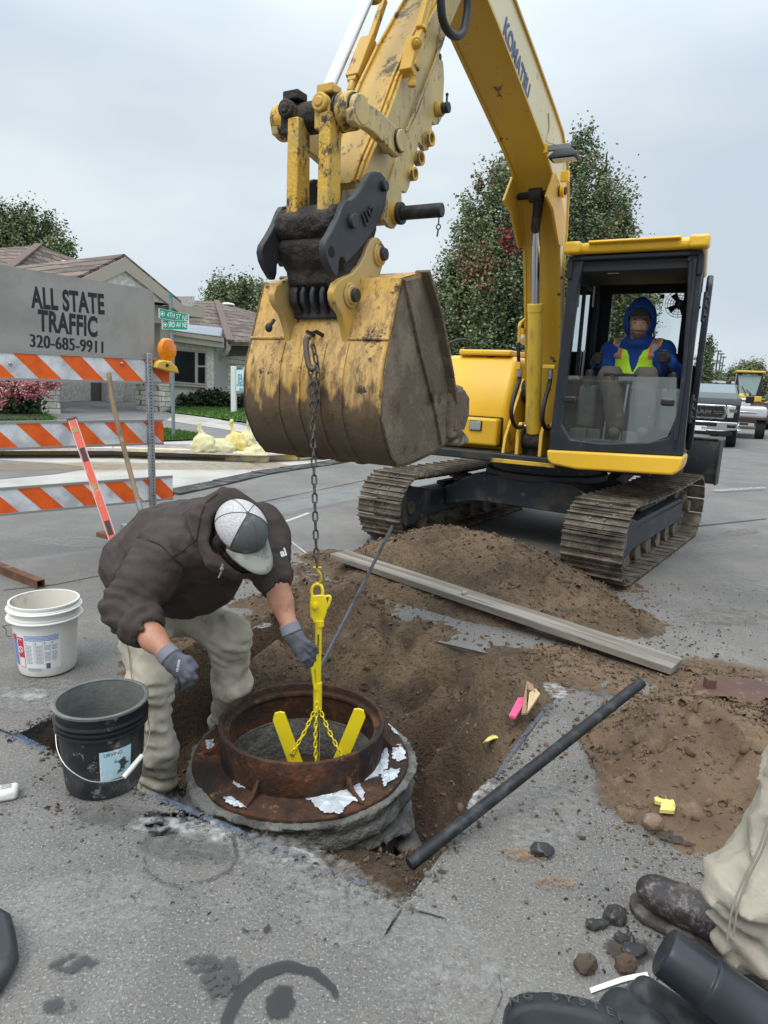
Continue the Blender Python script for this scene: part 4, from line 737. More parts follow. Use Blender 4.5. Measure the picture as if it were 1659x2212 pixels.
b = MB(); n_ = len(oT); dp = V((0, .07, 0))
b.add(oT+iT+[p+dp for p in oT]+[p+dp for p in iT], [(i, (i+1) % n_, n_+(i+1) % n_, n_+i) for i in range(n_)]+[(2*n_+i, 3*n_+i, 3*n_+(i+1) % n_, 2*n_+(i+1) % n_) for i in range(n_)]+[(n_+i, n_+(i+1) % n_, 3*n_+(i+1) % n_, 3*n_+i) for i in range(n_)]+[(i, 2*n_+i, 2*n_+(i+1) % n_, (i+1) % n_) for i in range(n_)])
CAB = EB(b, 'cab', cabd, bevel=.012)
xl, xr, yb_ = .26, 1.17, .30
def SHR(b): b.v = [(x-(.085*(y+1.2) if x > .8 else 0), y, z) for x, y, z in b.v]
b = MB()      # floor, back wall with window opening, ceiling, pillars
b.box(((xl+xr)/2, -.42, .93), (xr-xl, 1.5, .04)); b.box(((xl+xr)/2, -.4, 2.355), (xr-xl, 1.42, .03))
wx0, wx1, wz0, wz1 = .365, 1.045, 1.74, 2.23; yw = -.02
b.box(((xl+xr)/2, yw, (wz0+.95)/2), (xr-xl, .04, wz0-.95)); b.box(((xl+xr)/2, yw, (wz1+2.34)/2), (xr-xl, .04, 2.34-wz1)); b.box(((xl+wx0)/2, yw, (wz0+wz1)/2), (wx0-xl, .04, wz1-wz0)); b.box(((xr+wx1)/2, yw, (wz0+wz1)/2), (xr-wx1, .04, wz1-wz0))
b.box((xl+.01, -.12, 1.65), (.03, .2, 1.4)); b.box((xl+.01, -.6, 1.15), (.03, 1.1, .42)); b.box((xl+.01, -.62, 2.28), (.04, 1.0, .14)); b.box((xl+.005, -.62, 1.8), (.035, .05, .95))
b.box((xr-.01, -.12, 1.65), (.03, .2, 1.4)); b.box((xr-.01, -.62, 2.28), (.04, 1.0, .14)); b.box((xr-.01, -.6, 1.1), (.03, 1.1, .32)); b.box((xr-.01, -.45, 1.7), (.035, .06, 1.3)); b.box((.7, -1.02, 2.30), (.9, .1, .08)); b.box((.7, -.6, 2.30), (.85, .7, .05))
SHR(b); EB(b, 'cab_shell', intd, CAB, bevel=.01)
b = MB(); b.quad((wx0, yw, wz0), (wx1-.09, yw, wz0), (wx1-.09, yw, wz1), (wx0, yw, wz1)); EB(b, 'rear_window', glassm, CAB, smooth=0)
b = MB()
for x in (xl+.01, ): b.quad((x, -1.05, 1.36), (x, -.2, 1.36), (x, -.2, 2.22), (x, -1.02, 2.22))
EB(b, 'side_window', glassm, CAB, smooth=0)
b = MB(); gt = [FP(x, y, -.03) for x, y in ((1224, 811), (1462, 815), (1460, 900), (1442, 944), (1400, 957), (1300, 959), (1234, 951), (1210, 916))]; b.add(gt, [tuple(range(8))]); EB(b, 'windshield', screen, CAB, smooth=0)
b = MB()
for x, y in ((1231, 863), (1441, 869)): b.box(FP(x, y, .02), (.085, .02, .045))
EB(b, 'glass_latch', blackm, CAB, bevel=.01)
# roof with rounded yellow trim, raised corners
b = MB(); rf = [V((.235, -1.15, 2.43)), V((1.185, -1.15, 2.43)), V((1.185, .3, 2.40)), V((.235, .3, 2.40))]
b.box((.71, -.42, 2.42), (.97, 1.44, .075)); SHR(b); roof = EB(b, 'cab_roof', yelm, CAB, bevel=.03, seg=4)
b = MB()
for x in (.285, 1.135): b.box((x, -1.12, 2.422), (.125, .12, .086))
b.box((.71, -1.13, 2.452), (.62, .1, .02)); EB(b, 'roof_corner', yelm, roof, bevel=.02, seg=3)
sk = [FP(x, y, .03) for x, y in ((1180, 972), (1475, 987), (1472, 1006), (1466, 1020), (1452, 1027), (1243, 1014), (1190, 1003), (1182, 994))]
b = MB(); b.prism(sk, (0, .35, 0)); EB(b, 'front_skirt', yelm, bevel=.018, seg=4)
b = MB()
for x, y in ((1198, 780), (1208, 636), (1214, 600), (1457, 965), (1490, 560)): p = FP(x, y, .0); b.cyl(p, p-V((0, .012, 0)), .012)
EB(b, 'bolt', cabd, CAB)
b = MB(); b.tube(catm([FP(x, y, .03) for x, y in ((1502, 560), (1498, 600), (1487, 700), (1478, 800), (1466, 900), (1459, 950))]), .012, 8); EB(b, 'grab_rail', cabd, CAB)
# opened door folded against the cab side, seen edge-on
dr = MB(); xd = 1.208; dq = [V((xd, -.55, .98)), V((xd, -.75, 1.3)), V((xd, -.85, 1.7)), V((xd, -.72, 2.2)), V((xd, -.60, 2.28)), V((xd, .25, 2.28)), V((xd, .25, .98))]
dr.prism(dq, (.045, 0, 0)); SHR(dr); door = EB(dr, 'cab_door', cabd, bevel=.015, seg=3)
b = MB()
for z in (1.25, 1.31, 1.37, 1.95, 2.01, 2.07): b.cyl((1.2, -1.02, z), (1.225, -1.02, z), .014); 
b.box((1.2, -1.02, 1.31), (.02, .05, .2)); b.box((1.2, -1.02, 2.01), (.02, .05, .2)); EB(b, 'door_hinge', cabd, CAB, bevel=.004)
# side of the machine under the cab
b = MB(); b.box((1.08, -.25, .89), (.26, 1.5, .12)); b.box((1.15, .6, 1.25), (.10, .9, .8)); SHR(b); EB(b, 'side_panel', M('weathered_side_panel', (.05, .045, .04), .6, layers=[((.2, .17, .13), 5, .5, .62, {'rough': .9})]), bevel=.02)
# interior: seat, consoles, levers, mat, fan
b = MB(); b.box((.70, -.42, 1.38), (.46, .46, .12)); b.box((.70, -.16, 1.60), (.42, .10, .40)); b.box((.70, -.40, 1.14), (.36, .36, .36)); seat = EB(b, 'seat', M('seat_fabric', (.04, .042, .045), .9), CAB, bevel=.04, seg=3)
for x in (.40, 1.02):
    b = MB(); b.box((x, -.62, 1.28), (.14, .30, .34)); con = EB(b, 'control_console', M('console_grey', (.10, .115, .11), .7), CAB, bevel=.03, seg=3)
    b = MB(); b.lathe([(.055-.006*(i//2)-(.010 if i % 2 else 0), .02*i) for i in range(8)], Matrix.Translation((x, -.72, 1.43)), 20); EB(b, 'lever_boot', blackm, con)
b = MB()
tl_ = MB()
for x in (.60, .72): b.cyl((x+.0, -.98, .96), (x+.02, -.93, 1.50), .010); tl_.box((x+.02, -.93, 1.535), (.13, .05, .022)); tl_.cyl((x+.02, -.93, 1.47), (x+.02, -.93, 1.53), .022, .028)
EB(tl_, 'lever_knob', blackm, CAB, bevel=.004); EB(b, 'travel_lever', M('lever_steel', (.35, .36, .37), .45, .5), CAB, bevel=.004)
b = MB()
for x in (.52, .80): b.box((x, -1.0, 1.0), (.16, .22, .03)); b.box((x, -.98, 1.06), (.12, .03, .12))
b.box((.66, -1.03, 1.035), (.6, .03, .03)); b.box((.9, -.95, .985), (.3, .12, .05)); b.box((.43, -.98, 1.05), (.12, .2, .14)); EB(b, 'pedal', M('pedal_metal', (.13, .125, .11), .6), CAB, bevel=.008)
fc_ = V((.945, -.28, 2.115)); b = MB(); Mf = frame(fc_, (1, 0, 0), (0, -1, 0))
for r_ in (.105, .085, .065, .045, .028): b.lathe([(r_+.0022, 0), (r_, .0022), (r_-.0022, 0), (r_, -.0022)], Mf, 32, close=True)
for i in range(16): a = i*math.pi/8; b.tube([fc_+V((math.cos(a)*.02, 0, math.sin(a)*.02)), fc_+V((math.cos(a)*.105, 0, math.sin(a)*.105))], .0018, 4)
fan = EB(b, 'fan', blackm, CAB); b = MB()
for i in range(4):
    a = i*math.pi/2+.5; c_, s_ = math.cos(a), math.sin(a); P_ = [V((c_*.02-s_*.012, 0, s_*.02+c_*.012)), V((c_*.085-s_*.035, .01, s_*.085+c_*.035)), V((c_*.09+s_*.02, -.01, s_*.09-c_*.02)), V((c_*.02+s_*.012, 0, s_*.02-c_*.012))]; b.prism([fc_+V((0, .03, 0))+p for p in P_], (0, .004, 0))
b.cyl(fc_+V((0, .01, 0)), fc_+V((0, .12, 0)), .035); b.cyl(fc_+V((0, .1, 0)), fc_+V((.15, .12, -.02)), .012); EB(b, 'fan_blades', blackm, fan)
b = MB(); b.box((.78, -.02-.03, 2.2), (.03, .01, .035)); EB(b, 'window_latch', blackm, CAB)
b = MB(); b.box((.56, -1.0, 2.275), (.08, .01, .04)); b.box((.33, -.55, 2.15), (.008, .03, .16)); b.box((.285, -.5, 1.62), (.006, .05, .22)); EB(b, 'sticker', M('aged_sticker', (.5, .5, .46), .7), CAB)
# --- boom work light
b = MB(); p = HP(1220, 330, .25); lx = .25; p = HP(1221, 332, lx)
b.prism([p+V(q) for q in ((-.10, -.06, -.035), (.08, -.06, -.035), (.08, .06, -.035), (-.10, .06, -.035))], (0, 0, .02))
vs = [V((sx*a, sy*c_, z)) for z, a, c_ in ((-.035, .092, .06), (-.01, .09, .058), (.028, .05, .035)) for sx, sy in ((-1, -1), (1, -1), (1, 1), (-1, 1))]; b.add([p+v for v in vs], [(i*4+j, i*4+(j+1) % 4, i*4+4+(j+1) % 4, i*4+4+j) for i in range(2) for j in range(4)]+[(8, 9, 10, 11), (3, 2, 1, 0)]); wl = EB(b, 'work_light', M('light_housing', (.03, .04, .05), .5), bevel=.005)
b = MB(); b.box(p+V((-.06, 0, .045)), (.18, .03, .035)); EB(b, 'light_bracket', M('bracket_grey', (.22, .24, .26), .5, .4), wl, bevel=.003); b = MB(); b.cyl((.10, p.y, p.z+.045), (.17, p.y, p.z+.045), .013); b.box((.115, p.y, p.z+.045), (.03, .05, .06)); EB(b, 'light_mount', yelm, wl, bevel=.003)
b = MB(); b.box(p+V((0, 0, -.04)), (.15, .09, .006)); EB(b, 'lens', M('lamp_lens', (.6, .62, .62), .2), wl)
b = MB(); b.tube(catm([p+V((-.05, 0, .06)), V((.108, p.y+.02, p.z+.10)), V((.104, p.y+.06, p.z+.2)), V((.104, p.y+.02, p.z+.28))]), .003, 6); EB(b, 'wire', M('wire_tan', (.3, .26, .2), .6), wl)
# --- house body, right front (viewer's left)
b = MB()
for prof, x0_, x1_ in (([(-.56, .84), (-.60, 1.20), (-.58, 1.30), (-.44, 1.63), (-.38, 1.67), (.6, 1.67), (.7, .84)], -1.0, -.30), ):
    b.prism([V((x0_, y, z)) for y, z in prof], (x1_-x0_, 0, 0))
body = EB(b, 'engine_housing', yelm, bevel=.06, seg=5)
b = MB(); b.prism([V((-1.0, y, z)) for y, z in ((.3, .84), (.3, 1.72), (.9, 1.74), (1.1, 1.5), (1.15, .84))], (1.9, 0, 0)); EB(b, 'counterweight', yelm, bevel=.08, seg=5)
b = MB(); b.box((-.62, -.14, 1.70), (.5, .6, .05)); EB(b, 'hood_panel', yelm, body, bevel=.015)
b = MB(); 
for i in range(9): b.box((-.52+.05*i, .05, 1.728), (.03, .12, .006))
EB(b, 'vent', blackm, body)
b = MB(); b.box((-.65, -.63, 1.01), (.60, .16, .24)); tb = EB(b, 'light_box', M('light_box_paint', (.70, .40, .02), .38, coat=.2), body, bevel=.025, seg=4)
b = MB(); b.box((-.65, -.57, 1.01), (.615, .1, .26)); EB(b, 'light_box_gap', blackm, body)
hp_ = RPl(1028, 919, V((0, -.71, 0)), V((1, -.71, 0)), V((0, -.71, 1)))
b = MB(); b.box(hp_+V((0, -.003, 0)), (.115, .02, .09)); hl_ = EB(b, 'headlight', M('headlight_rim', (.03, .03, .03), .4), tb, bevel=.006); b = MB(); b.box(hp_+V((0, -.012, 0)), (.10, .014, .075))
for i in range(6): b.box(hp_+V((-.04+.016*i, -.02, 0)), (.004, .004, .07))
EB(b, 'headlight_lens', M('ribbed_lens', (.35, .37, .37), .15, .3), hl_, bevel=.003)
cy_ = -.41; b = MB(); p = RPl(1058, 801, V((0, -.40, 0)), V((1, -.40, 0)), V((0, -.40, 1))); b.cyl(V((p.x, -.36, 1.66)), V((p.x, -.36, 1.70)), .05); EB(b, 'fuel_cap', blackm, body, bevel=.006)
b = MB(); pa = [RPl(x, y, V((0, yy, 0)), V((1, yy, 0)), V((0, yy, 1))) for x, y, yy in ((965, 875, -.56), (962, 800, -.5), (966, 752, -.45), (978, 738, -.42), (1005, 734, -.36), (1020, 742, -.33), (1027, 760, -.32), (1026, 797, -.32))]; b.tube(catm(pa, 5), .014, 10); EB(b, 'hand_rail', blackm, body)
b = MB(); b.lathe([(.0, .0), (.05, .0), (.055, -.03), (.05, -.1), (.0, -.12)], frame(HP(1100, 725, -.5)+V((0, .5, 0)), (0, 0, 1), (0, 1, 0)), 16); EB(b, 'mirror', M('grey_cap', (.3, .3, .3), .5), body)
# --- undercarriage
TM = Matrix.Translation((1.51, 6.40, 0)) @ Matrix.Rotation(-R(35), 4, 'Z')
HL, RW, ZC, SW = 1.08, .285, .315, .45
def tpath(s):
    per = [2*HL, math.pi*RW]; L = 2*(per[0]+per[1]); s %= L
    if s < per[0]: return V((0, -HL+s, ZC-RW)), V((0, 1, 0))
    s -= per[0]
    if s < per[1]: a = s/RW; return V((0, HL+math.sin(a)*RW, ZC-math.cos(a)*RW)), V((0, math.cos(a), math.sin(a)))
    s -= per[1]
    if s < per[0]: return V((0, HL-s, ZC+RW-.02*math.sin(math.pi*s/per[0]))), V((0, -1, 0))
    s -= per[0]; a = s/RW; return V((0, -HL-math.sin(a)*RW, ZC+math.cos(a)*RW)), V((0, -math.cos(a), -math.sin(a)))
Ltot = 2*(2*HL+math.pi*RW); ns_ = 42; pit = Ltot/ns_
for sx, nm in ((1, 'r'), (-1, 'l')):
    cx_ = sx*.935; b = MB()
    for i in range(ns_):
        p, t_ = tpath((i+.5)*pit+.03); nn = t_.cross(V((1, 0, 0))); nn = nn if (p-V((0, p.y if abs(p.y) < HL else math.copysign(HL, p.y), ZC))).dot(nn) > 0 else -nn
        c = V((cx_, p.y, p.z)); fx = frame(c, t_, nn)
        wj = random.uniform(-.003, .003)
        b.box((0, 0, .004), (pit*.88, SW, .012), fx)
        for g_, hh in ((-.052, .028), (.0, .017), (.048, .017)): b.box((g_, 0, .008+hh/2), (.010, SW, hh), fx)
        b.box((pit*.46, 0, -.004), (.014, SW*.98, .01), fx)
        for bx in (-.05, .05):
            for by in (-.03, .03): b.cyl(fx @ V((by, bx, .01)), fx @ V((by, bx, .022)), .011, n=6)
        b.box((0, .05, -.03), (pit*.9, .025, .055), fx); b.box((0, -.05, -.03), (pit*.9, .025, .055), fx)
    b.v = [tuple(TM @ V(p)) for p in b.v]; tr = b.build('track', trackm, EX, smooth=0)
    b = MB(); xx = cx_
    b.box((xx, 0, .30), (.24, 1.75, .20)); b.prism([V((xx-.12, y, z)) for y, z in ((-.9, .36), (-.8, .42), (.8, .42), (.9, .36))], (.24, 0, 0)); b.box((xx+sx*.0, .1, .45), (.10, .9, .04))
    for yy in (-.95, ): b.box((xx, yy, .31), (.22, .25, .10))
    b.v = [tuple(TM @ V(p)) for p in b.v]; fr = b.build('track_frame', navy, EX, bevel=.012)
    b = MB()
    for yy, rr_ in ((-HL, .22), (HL, .235)):
        b.cyl((xx-.05, yy, ZC), (xx+.05, yy, ZC), rr_, n=36); b.cyl((xx-.1, yy, ZC), (xx+.1, yy, ZC), rr_*.55, n=30)
        b.cyl((xx-.15, yy, ZC), (xx+.15, yy, ZC), .06, n=20)
    for k_ in range(6): b.cyl((xx-.1, -.8+.32*k_, .13), (xx+.1, -.8+.32*k_, .13), .075, n=18)
    b.cyl((xx-.09, 0, .51), (xx+.09, 0, .51), .045); b.cyl((xx-sx*.22, -.15, .50), (xx-sx*.08, -.15, .50), .055); b.box((xx-sx*.06, -.15, .46), (.05, .05, .1))
    b.v = [tuple(TM @ V(p)) for p in b.v]; b.build('idler_and_rollers', trackm, EX, bevel=.006)
    b = MB(); b.prism([V((xx-.13, -HL+y, ZC+z)) for y, z in ((-.16, -.1), (-.19, 0), (-.15, .12), (-.04, .17), (.2, .16), (.35, .12), (.35, -.1), (.1, -.16), (-.06, -.17))], (.26, 0, 0)); b.v = [tuple(TM @ V(p)) for p in b.v]; b.build('idler_guard', navy, EX, bevel=.015)
b = MB(); TMb = lambda b, n, m, **k: (setattr(b, 'v', [tuple(TM @ V(p)) for p in b.v]), b.build(n, m, EX, **k))[1]
b.prism([V((-.80, -.48, z)) for z in (.26, .45)]+[V((-.45, -.52, .62)), V((.45, -.52, .62)), V((.80, -.48, .45)), V((.80, -.48, .26)), V((.45, -.52, .36)), V((-.45, -.52, .36))], (0, .96, 0)); TMb(b, 'carbody', navy, bevel=.012)
b = MB(); b.cyl((0, 0, .60), (0, 0, .66), .56, n=48); b.cyl((0, 0, .66), (0, 0, .775), .50, n=48); TMb(b, 'slew_ring', navy, bevel=.008)
b = MB(); b.box((0, .15, .815), (1.9, 2.0, .07)); EB(b, 'revolving_frame', darkm, bevel=.01)
b = MB(); b.prism([V((-1.16, 1.52+dy, z)) for dy, z in ((0, .50), (-.05, .62), (-.06, .82), (-.02, .96), (.02, .96), (-.01, .82), (0, .62), (.05, .5))], (2.38, 0, 0)); b.box((1.225, 1.52, .73), (.02, .16, .46)); b.box((-1.165, 1.52, .73), (.02, .16, .46)); b.box((0, 1.5, .96), (2.4, .04, .02)); TMb(b, 'dozer_blade', navy, bevel=.006)
b = MB()
for x in (-.4, .4): b.beam((x, .5, .45), (x, 1.5, .62), .12, .14)
TMb(b, 'blade_arm', navy, bevel=.01)
# ================= manhole =================
MX0, MY0 = -.313, 2.697
rust = M('rusty_cast_iron', (.055, .026, .017), .85, .1, layers=[((.14, .055, .022), 7, .46, .62, {'d': 9, 'r': .75}), ((.022, .015, .013), 4, .47, .60, {'d': 9, 'r': .7}), ((.28, .15, .06), 16, .59, .66, {'d': 8, 'r': .8, 'a': .7}), ((.35, .33, .30), 11, .63, .68, {'d': 9, 'r': .85, 'a': .6})], bump=[(60, .9, .006), (14, .5, .012)])
mortar = M('wet_mortar', (.125, .122, .112), .8, layers=[((.19, .187, .172), 5, .45, .62, {'d': 9, 'r': .7}), ((.07, .066, .06), 8, .52, .62, {'d': 8}), ((.20, .15, .10), 6, .60, .68, {'d': 7, 'a': .7})], bump=[(30, 1, .02), (90, .9, .008)])
brownc = M('old_concrete_barrel', (.13, .09, .055), .9, layers=[((.24, .2, .15), 4, .5, .62, {'d': 8}), ((.08, .05, .03), 6, .5, .62)], bump=(30, .5, .01))
ch = thing('manhole_chimney', 'round manhole chimney coated with wet grey mortar under the rusty frame', 'manhole', (MX0, MY0, -.9))
C0 = Matrix.Translation((MX0, MY0, 0))
b = MB(); b.lathe([(.44, -.95), (.445, -.3), (.45, -.26), (.45, -.175), (.315, -.175), (.305, -.28), (.30, -.95)], C0, 64, close=True); b.build('barrel', brownc, ch)
b = MB(); b.lathe([(.318, -.17), (.308, -.20), (.300, -.26), (.30, -.35), (.32, -.35), (.33, -.17)], C0, 64, close=True); b.build('inner_mortar', mortar, ch)
b = MB(); b.lathe([(0, -.93), (.31, -.93), (.31, -.94), (0, -.94)], C0, 40, close=True); b.build('channel_floor', M('wet_floor', (.03, .025, .02), .3), ch)
def collar(P):
    x, y, z = P[..., 0]-MX0, P[..., 1]-MY0, P[..., 2]; r = np.hypot(x, y); a = np.arctan2(y, x)
    th = .040+.016*np.sin(z*62)*(np.cos(a*3)*.4+.7)+.06*np.clip(z+.33, 0, .15)+.01*vn(np.stack([a*3, z*9, z*0], -1), 1, 3); bot = -.36-.04*np.sin(a*2+1.0)-.03*vn(np.stack([a*4, z*0, z*0], -1), 1, 5)
    d = np.maximum(np.abs(r-.425)-th, np.maximum(z+.178, bot-z))*.8
    for (ax, az) in ((.46, -.40), (.47, -.47), (.50, -.50)):
        ca = R(-25) if az > -.4 else R(-15); d = smin(d, sd_ell(P, (MX0+ax*math.cos(ca), MY0+ax*math.sin(ca), az), (.05, .08, .025)), .03)
    d = smin(d, sd_ell(P, (MX0-.36, MY0-.33, -.30), (.12, .12, .10)), .08)
    return d+fbm(P, 20, 3, 6)*.009+fbm(P, 55, 2, 7)*.006-(1-np.abs(vn(P*np.array((1, 1, 3)), 9, 21))*2)*.005
blob('mortar_collar', collar, (MX0-.62, MY0-.62, -.56), (MX0+.62, MY0+.62, -.12), .0105, mortar, ch)
mf = thing('manhole_ring', 'rusty cast iron manhole ring with torn silver foil stuck on its flange', 'manhole ring', (MX0, MY0, -.175))
b = MB(); b.lathe([(.352, 0), (.336, 0), (.333, -.008), (.333, -.030), (.308, -.032), (.306, -.045), (.318, -.06), (.322, -.172), (.335, -.172), (.345, -.15), (.350, -.06), (.354, -.008)], C0, 96, close=True); rim_ = b.build('rim', rust, mf, bevel=.002)
b = MB(); b.lathe([(.34, -.150), (.457, -.158), (.461, -.163), (.461, -.174), (.33, -.174)], C0, 96, close=True); flg = b.build('flange', rust, mf, bevel=.002)
for adeg in (248, 188, 308, 8, 68, 128):
    a = R(adeg); c, s = math.cos(a), math.sin(a); n_ = V((-s, c, 0)); b = MB()
    b.prism([V((MX0+r_*c, MY0+r_*s, z))-n_*.008 for r_, z in ((.345, -.156), (.347, -.09), (.39, -.135), (.450, -.150), (.450, -.162))], n_*.016); b.build('rib', rust, mf, bevel=.003)
foil = M('silver_foil', (.62, .66, .70), .42, .35, layers=[((.42, .46, .50), 9, .5, .65, {'a': .6})], bump=[(30, .8, .01), (90, .5, .004)])
def foilp(px, z=-.1500, seed=0, wall=False):
    rs = random.Random(seed); P = [G(x, y, z) for x, y in px]; Q = []
    for p, q in zip(P, P[1:]+P[:1]):
        k = max(2, int((q-p).length/.008))
        for i in range(k): t = p.lerp(q, i/k); Q.append(t+V((rs.uniform(-.005, .005), rs.uniform(-.005, .005), rs.uniform(0, .004))))
    c = sum(Q, V())/len(Q); mid = [c.lerp(q, .6)+V((0, 0, rs.uniform(.0, .007))) for q in Q]
    b = MB(); n_ = len(Q); b.add(Q+mid+[c+V((0, 0, .004))], [(i, (i+1) % n_, n_+(i+1) % n_, n_+i) for i in range(n_)]+[(n_+i, n_+(i+1) % n_, 2*n_) for i in range(n_)]); b.build('foil_patch', foil, mf, smooth=25)
foilp([(640, 1712), (690, 1702), (735, 1692), (772, 1688), (788, 1712), (786, 1730), (765, 1732), (748, 1740), (738, 1758), (700, 1756), (680, 1744), (672, 1730), (646, 1722)], seed=1)
foilp([(502, 1690), (518, 1680), (538, 1678), (553, 1682), (545, 1698), (528, 1704), (510, 1700)], seed=2); foilp([(484, 1722), (500, 1722), (520, 1736), (535, 1746), (522, 1746), (500, 1740), (486, 1732)], seed=3)
foilp([(848, 1612), (862, 1607), (874, 1622), (876, 1640), (862, 1645), (847, 1640)], seed=4); foilp([(822, 1670), (840, 1662), (862, 1660), (860, 1680), (840, 1688), (830, 1700)], seed=5)
foilp([(785, 1672), (800, 1660), (822, 1640), (836, 1608), (840, 1640), (836, 1662), (812, 1678), (790, 1686)], seed=6); foilp([(443, 1600), (462, 1596), (464, 1615), (450, 1620), (444, 1612)], seed=7); foilp([(606, 1700), (622, 1704), (636, 1714), (630, 1722), (614, 1714)], seed=8)
foilp([(488, 1664), (520, 1664), (500, 1670)], seed=9); foilp([(838, 1562), (850, 1575), (862, 1588), (850, 1582)], z=-.14, seed=10)

# ================= chain and lifting tool =================
def TP(x, y, yy=2.68): return VP(x, y, (0, yy), (1, yy))
chainm = M('chain_steel', (.10, .092, .085), .45, .6, layers=[((.04, .037, .035), 30, .48, .6), ((.2, .19, .18), 40, .6, .7)])
lyel = M('bright_yellow_enamel', (.86, .68, .02), .32, coat=.4, layers=[((.7, .52, .03), 10, .62, .72, {'a': .5})])
c_top = V((-.352, 2.915, 1.60)); c_bot = TP(684, 1222); CT = thing('lifting_chain', 'dark steel chain hanging from the bucket down to the yellow lifting tool', 'chain', tuple(c_top))
def linkmesh(L=.047, wd=.026, r=.0042, n=8):
    b = MB(); path = []; k = 7; h_ = L/2-wd/2
    for i in range(k+1): a = math.pi*i/k; path.append(V((math.cos(a)*(wd/2-r), 0, h_+math.sin(a)*(wd/2-r))))
    for i in range(k+1): a = math.pi+math.pi*i/k; path.append(V((math.cos(a)*(wd/2-r), 0, -h_+math.sin(a)*(wd/2-r))))
    b.tube(path, r, n, closed=True, caps=False); return b
def run_chain(path, parent, mat, L=.047, wd=.026, r=.0042, nm='link', twist=0.3):
    P = [V(p) for p in path]; pitch = L-2*r-.001; first = None; pos = []; acc = 0
    for p, q in zip(P, P[1:]):
        d = (q-p).length; t = acc
        while t < d: pos.append((p.lerp(q, t/d), (q-p).normalized())); t += pitch
        acc = t-d
    inv = WM[parent.name].inverted()
    for i, (p, t) in enumerate(pos):
        if first is None:
            bb = linkmesh(L, wd, r); o = bb.build(nm, mat, parent, world=False); first = o
        else: o = first.copy(); C.objects.link(o)
        a = (math.pi/2 if i % 2 else 0)+twist; x = V((math.cos(a), math.sin(a), 0)); fz = t; fx = (x-fz*x.dot(fz)).normalized(); fy = fz.cross(fx); p2 = inv @ p
        o.matrix_local = Matrix(((fx.x, fy.x, fz.x, p2.x), (fx.y, fy.y, fz.y, p2.y), (fx.z, fy.z, fz.z, p2.z), (0, 0, 0, 1)))
hkp = TP(672, 800, 2.905); hkq = TP(676, 905, 2.88)
hook_e = W(670, 796, 2.80)
run_chain([W(671, 800, 2.80), W(675, 905, 2.82), c_bot], CT, chainm)
run_chain([W(678, 755, 2.80), W(687, 800, 2.81), W(686, 860, 2.82), W(678, 900, 2.83)], CT, chainm, twist=1.0)
b = MB(); hp2 = catm([W(x, y, 2.80) for x, y in ((672, 732), (664, 728), (661, 745), (663, 770), (668, 792), (676, 797), (681, 785))], 5); b.tube(hp2, [.006, .010]+[.0125]*(len(hp2)-8)+[.011, .010, .009, .008, .006, .004], 10); b.build('grab_hook', M('hook_steel', (.13, .10, .08), .5, .5), CT)
goldm = M('worn_yellow_hook', (.62, .47, .06), .4, .4, layers=[((.12, .09, .05), 20, .5, .62)])
b = MB(); b.tube(catm([TP(x, y) for x, y in ((689, 1212), (684, 1222), (686, 1232), (692, 1240), (694, 1252), (688, 1262), (681, 1258))], 5), [.006]*31, 8); b.tube([TP(681, 1226)+V((-.008, 0, 0)), TP(690, 1226)+V((.008, 0, 0))], .006, 8); b.build('swivel_hook', goldm, CT)
LT = thing('manhole_lifting_tool', 'bright yellow lifting tool with two flared plates hanging inside the manhole ring', 'lifting tool', tuple(TP(687, 1640)))
b = MB(); b.tube(catm([TP(676, 1294), TP(673, 1276), TP(680, 1263), TP(691, 1263), TP(697, 1276), TP(694, 1294)]), .0068, 10); b.build('shackle', lyel, LT)
b = MB(); b.prism([TP(x, y, 2.672) for x, y in ((672, 1288), (700, 1285), (706, 1300), (705, 1325), (697, 1346), (679, 1348), (670, 1330), (669, 1300))], (0, .014, 0)); hd = b.build('head_plate', lyel, LT, bevel=.003)
b = MB(); p = TP(680, 1307, 2.67); b.cyl(p, p-V((0, .014, 0)), .013, n=18); b.cyl(p, p-V((0, .02, 0)), .008, n=6); p = TP(706, 1300, 2.68); b.tube(catm([TP(698, 1290, 2.68), TP(712, 1288, 2.68), TP(712, 1300, 2.68), TP(704, 1316, 2.68), TP(700, 1320, 2.68)]), .006, 8); b.build('bolt', lyel, hd)
b = MB(); b.cyl(TP(688, 1340), TP(686, 1480), .0145, n=24); b.cyl(TP(686, 1474), TP(686, 1532), .0185, n=24); b.cyl(TP(690, 1340), TP(690, 1352), .019, n=20); b.build('shaft', lyel, LT)
b = MB(); b.tube(catm([TP(x, y, 2.66) for x, y in ((668, 1420), (671, 1432), (675, 1450), (679, 1480), (682, 1490))]), .006, 8); b.beam(TP(675, 1440, 2.665), TP(682, 1436, 2.675), .01, .03); b.build('trip_handle', lyel, LT)
b = MB(); b.cyl(TP(686, 1530), TP(684, 1700), .011, n=20); b.build('lower_rod', lyel, LT); b = MB(); b.beam(TP(686, 1535, 2.665), TP(683, 1660, 2.665), .020, .004, up=(0, 1, 0)); b.build('bare_strip', M('bare_metal_strip', (.6, .6, .6), .2, .9), LT)
b = MB(); b.box(TP(687, 1392, 2.665), (.012, .001, .10)); bl_ = b.build('label_strip', M('label_yellow', (.8, .62, .03), .5), LT)
ft = TP(687, 1392, 2.6635); text('MANHOLE LIFTER', Matrix(((0, 1, 0, ft.x), (0, 0, -1, ft.y), (-1, 0, 0, ft.z), (0, 0, 0, 1))), .010, M('ink_black', (.02, .02, .02), .6), 'lettering', bl_, width=.085, bold=.0002)
piv = TP(684, 1745)
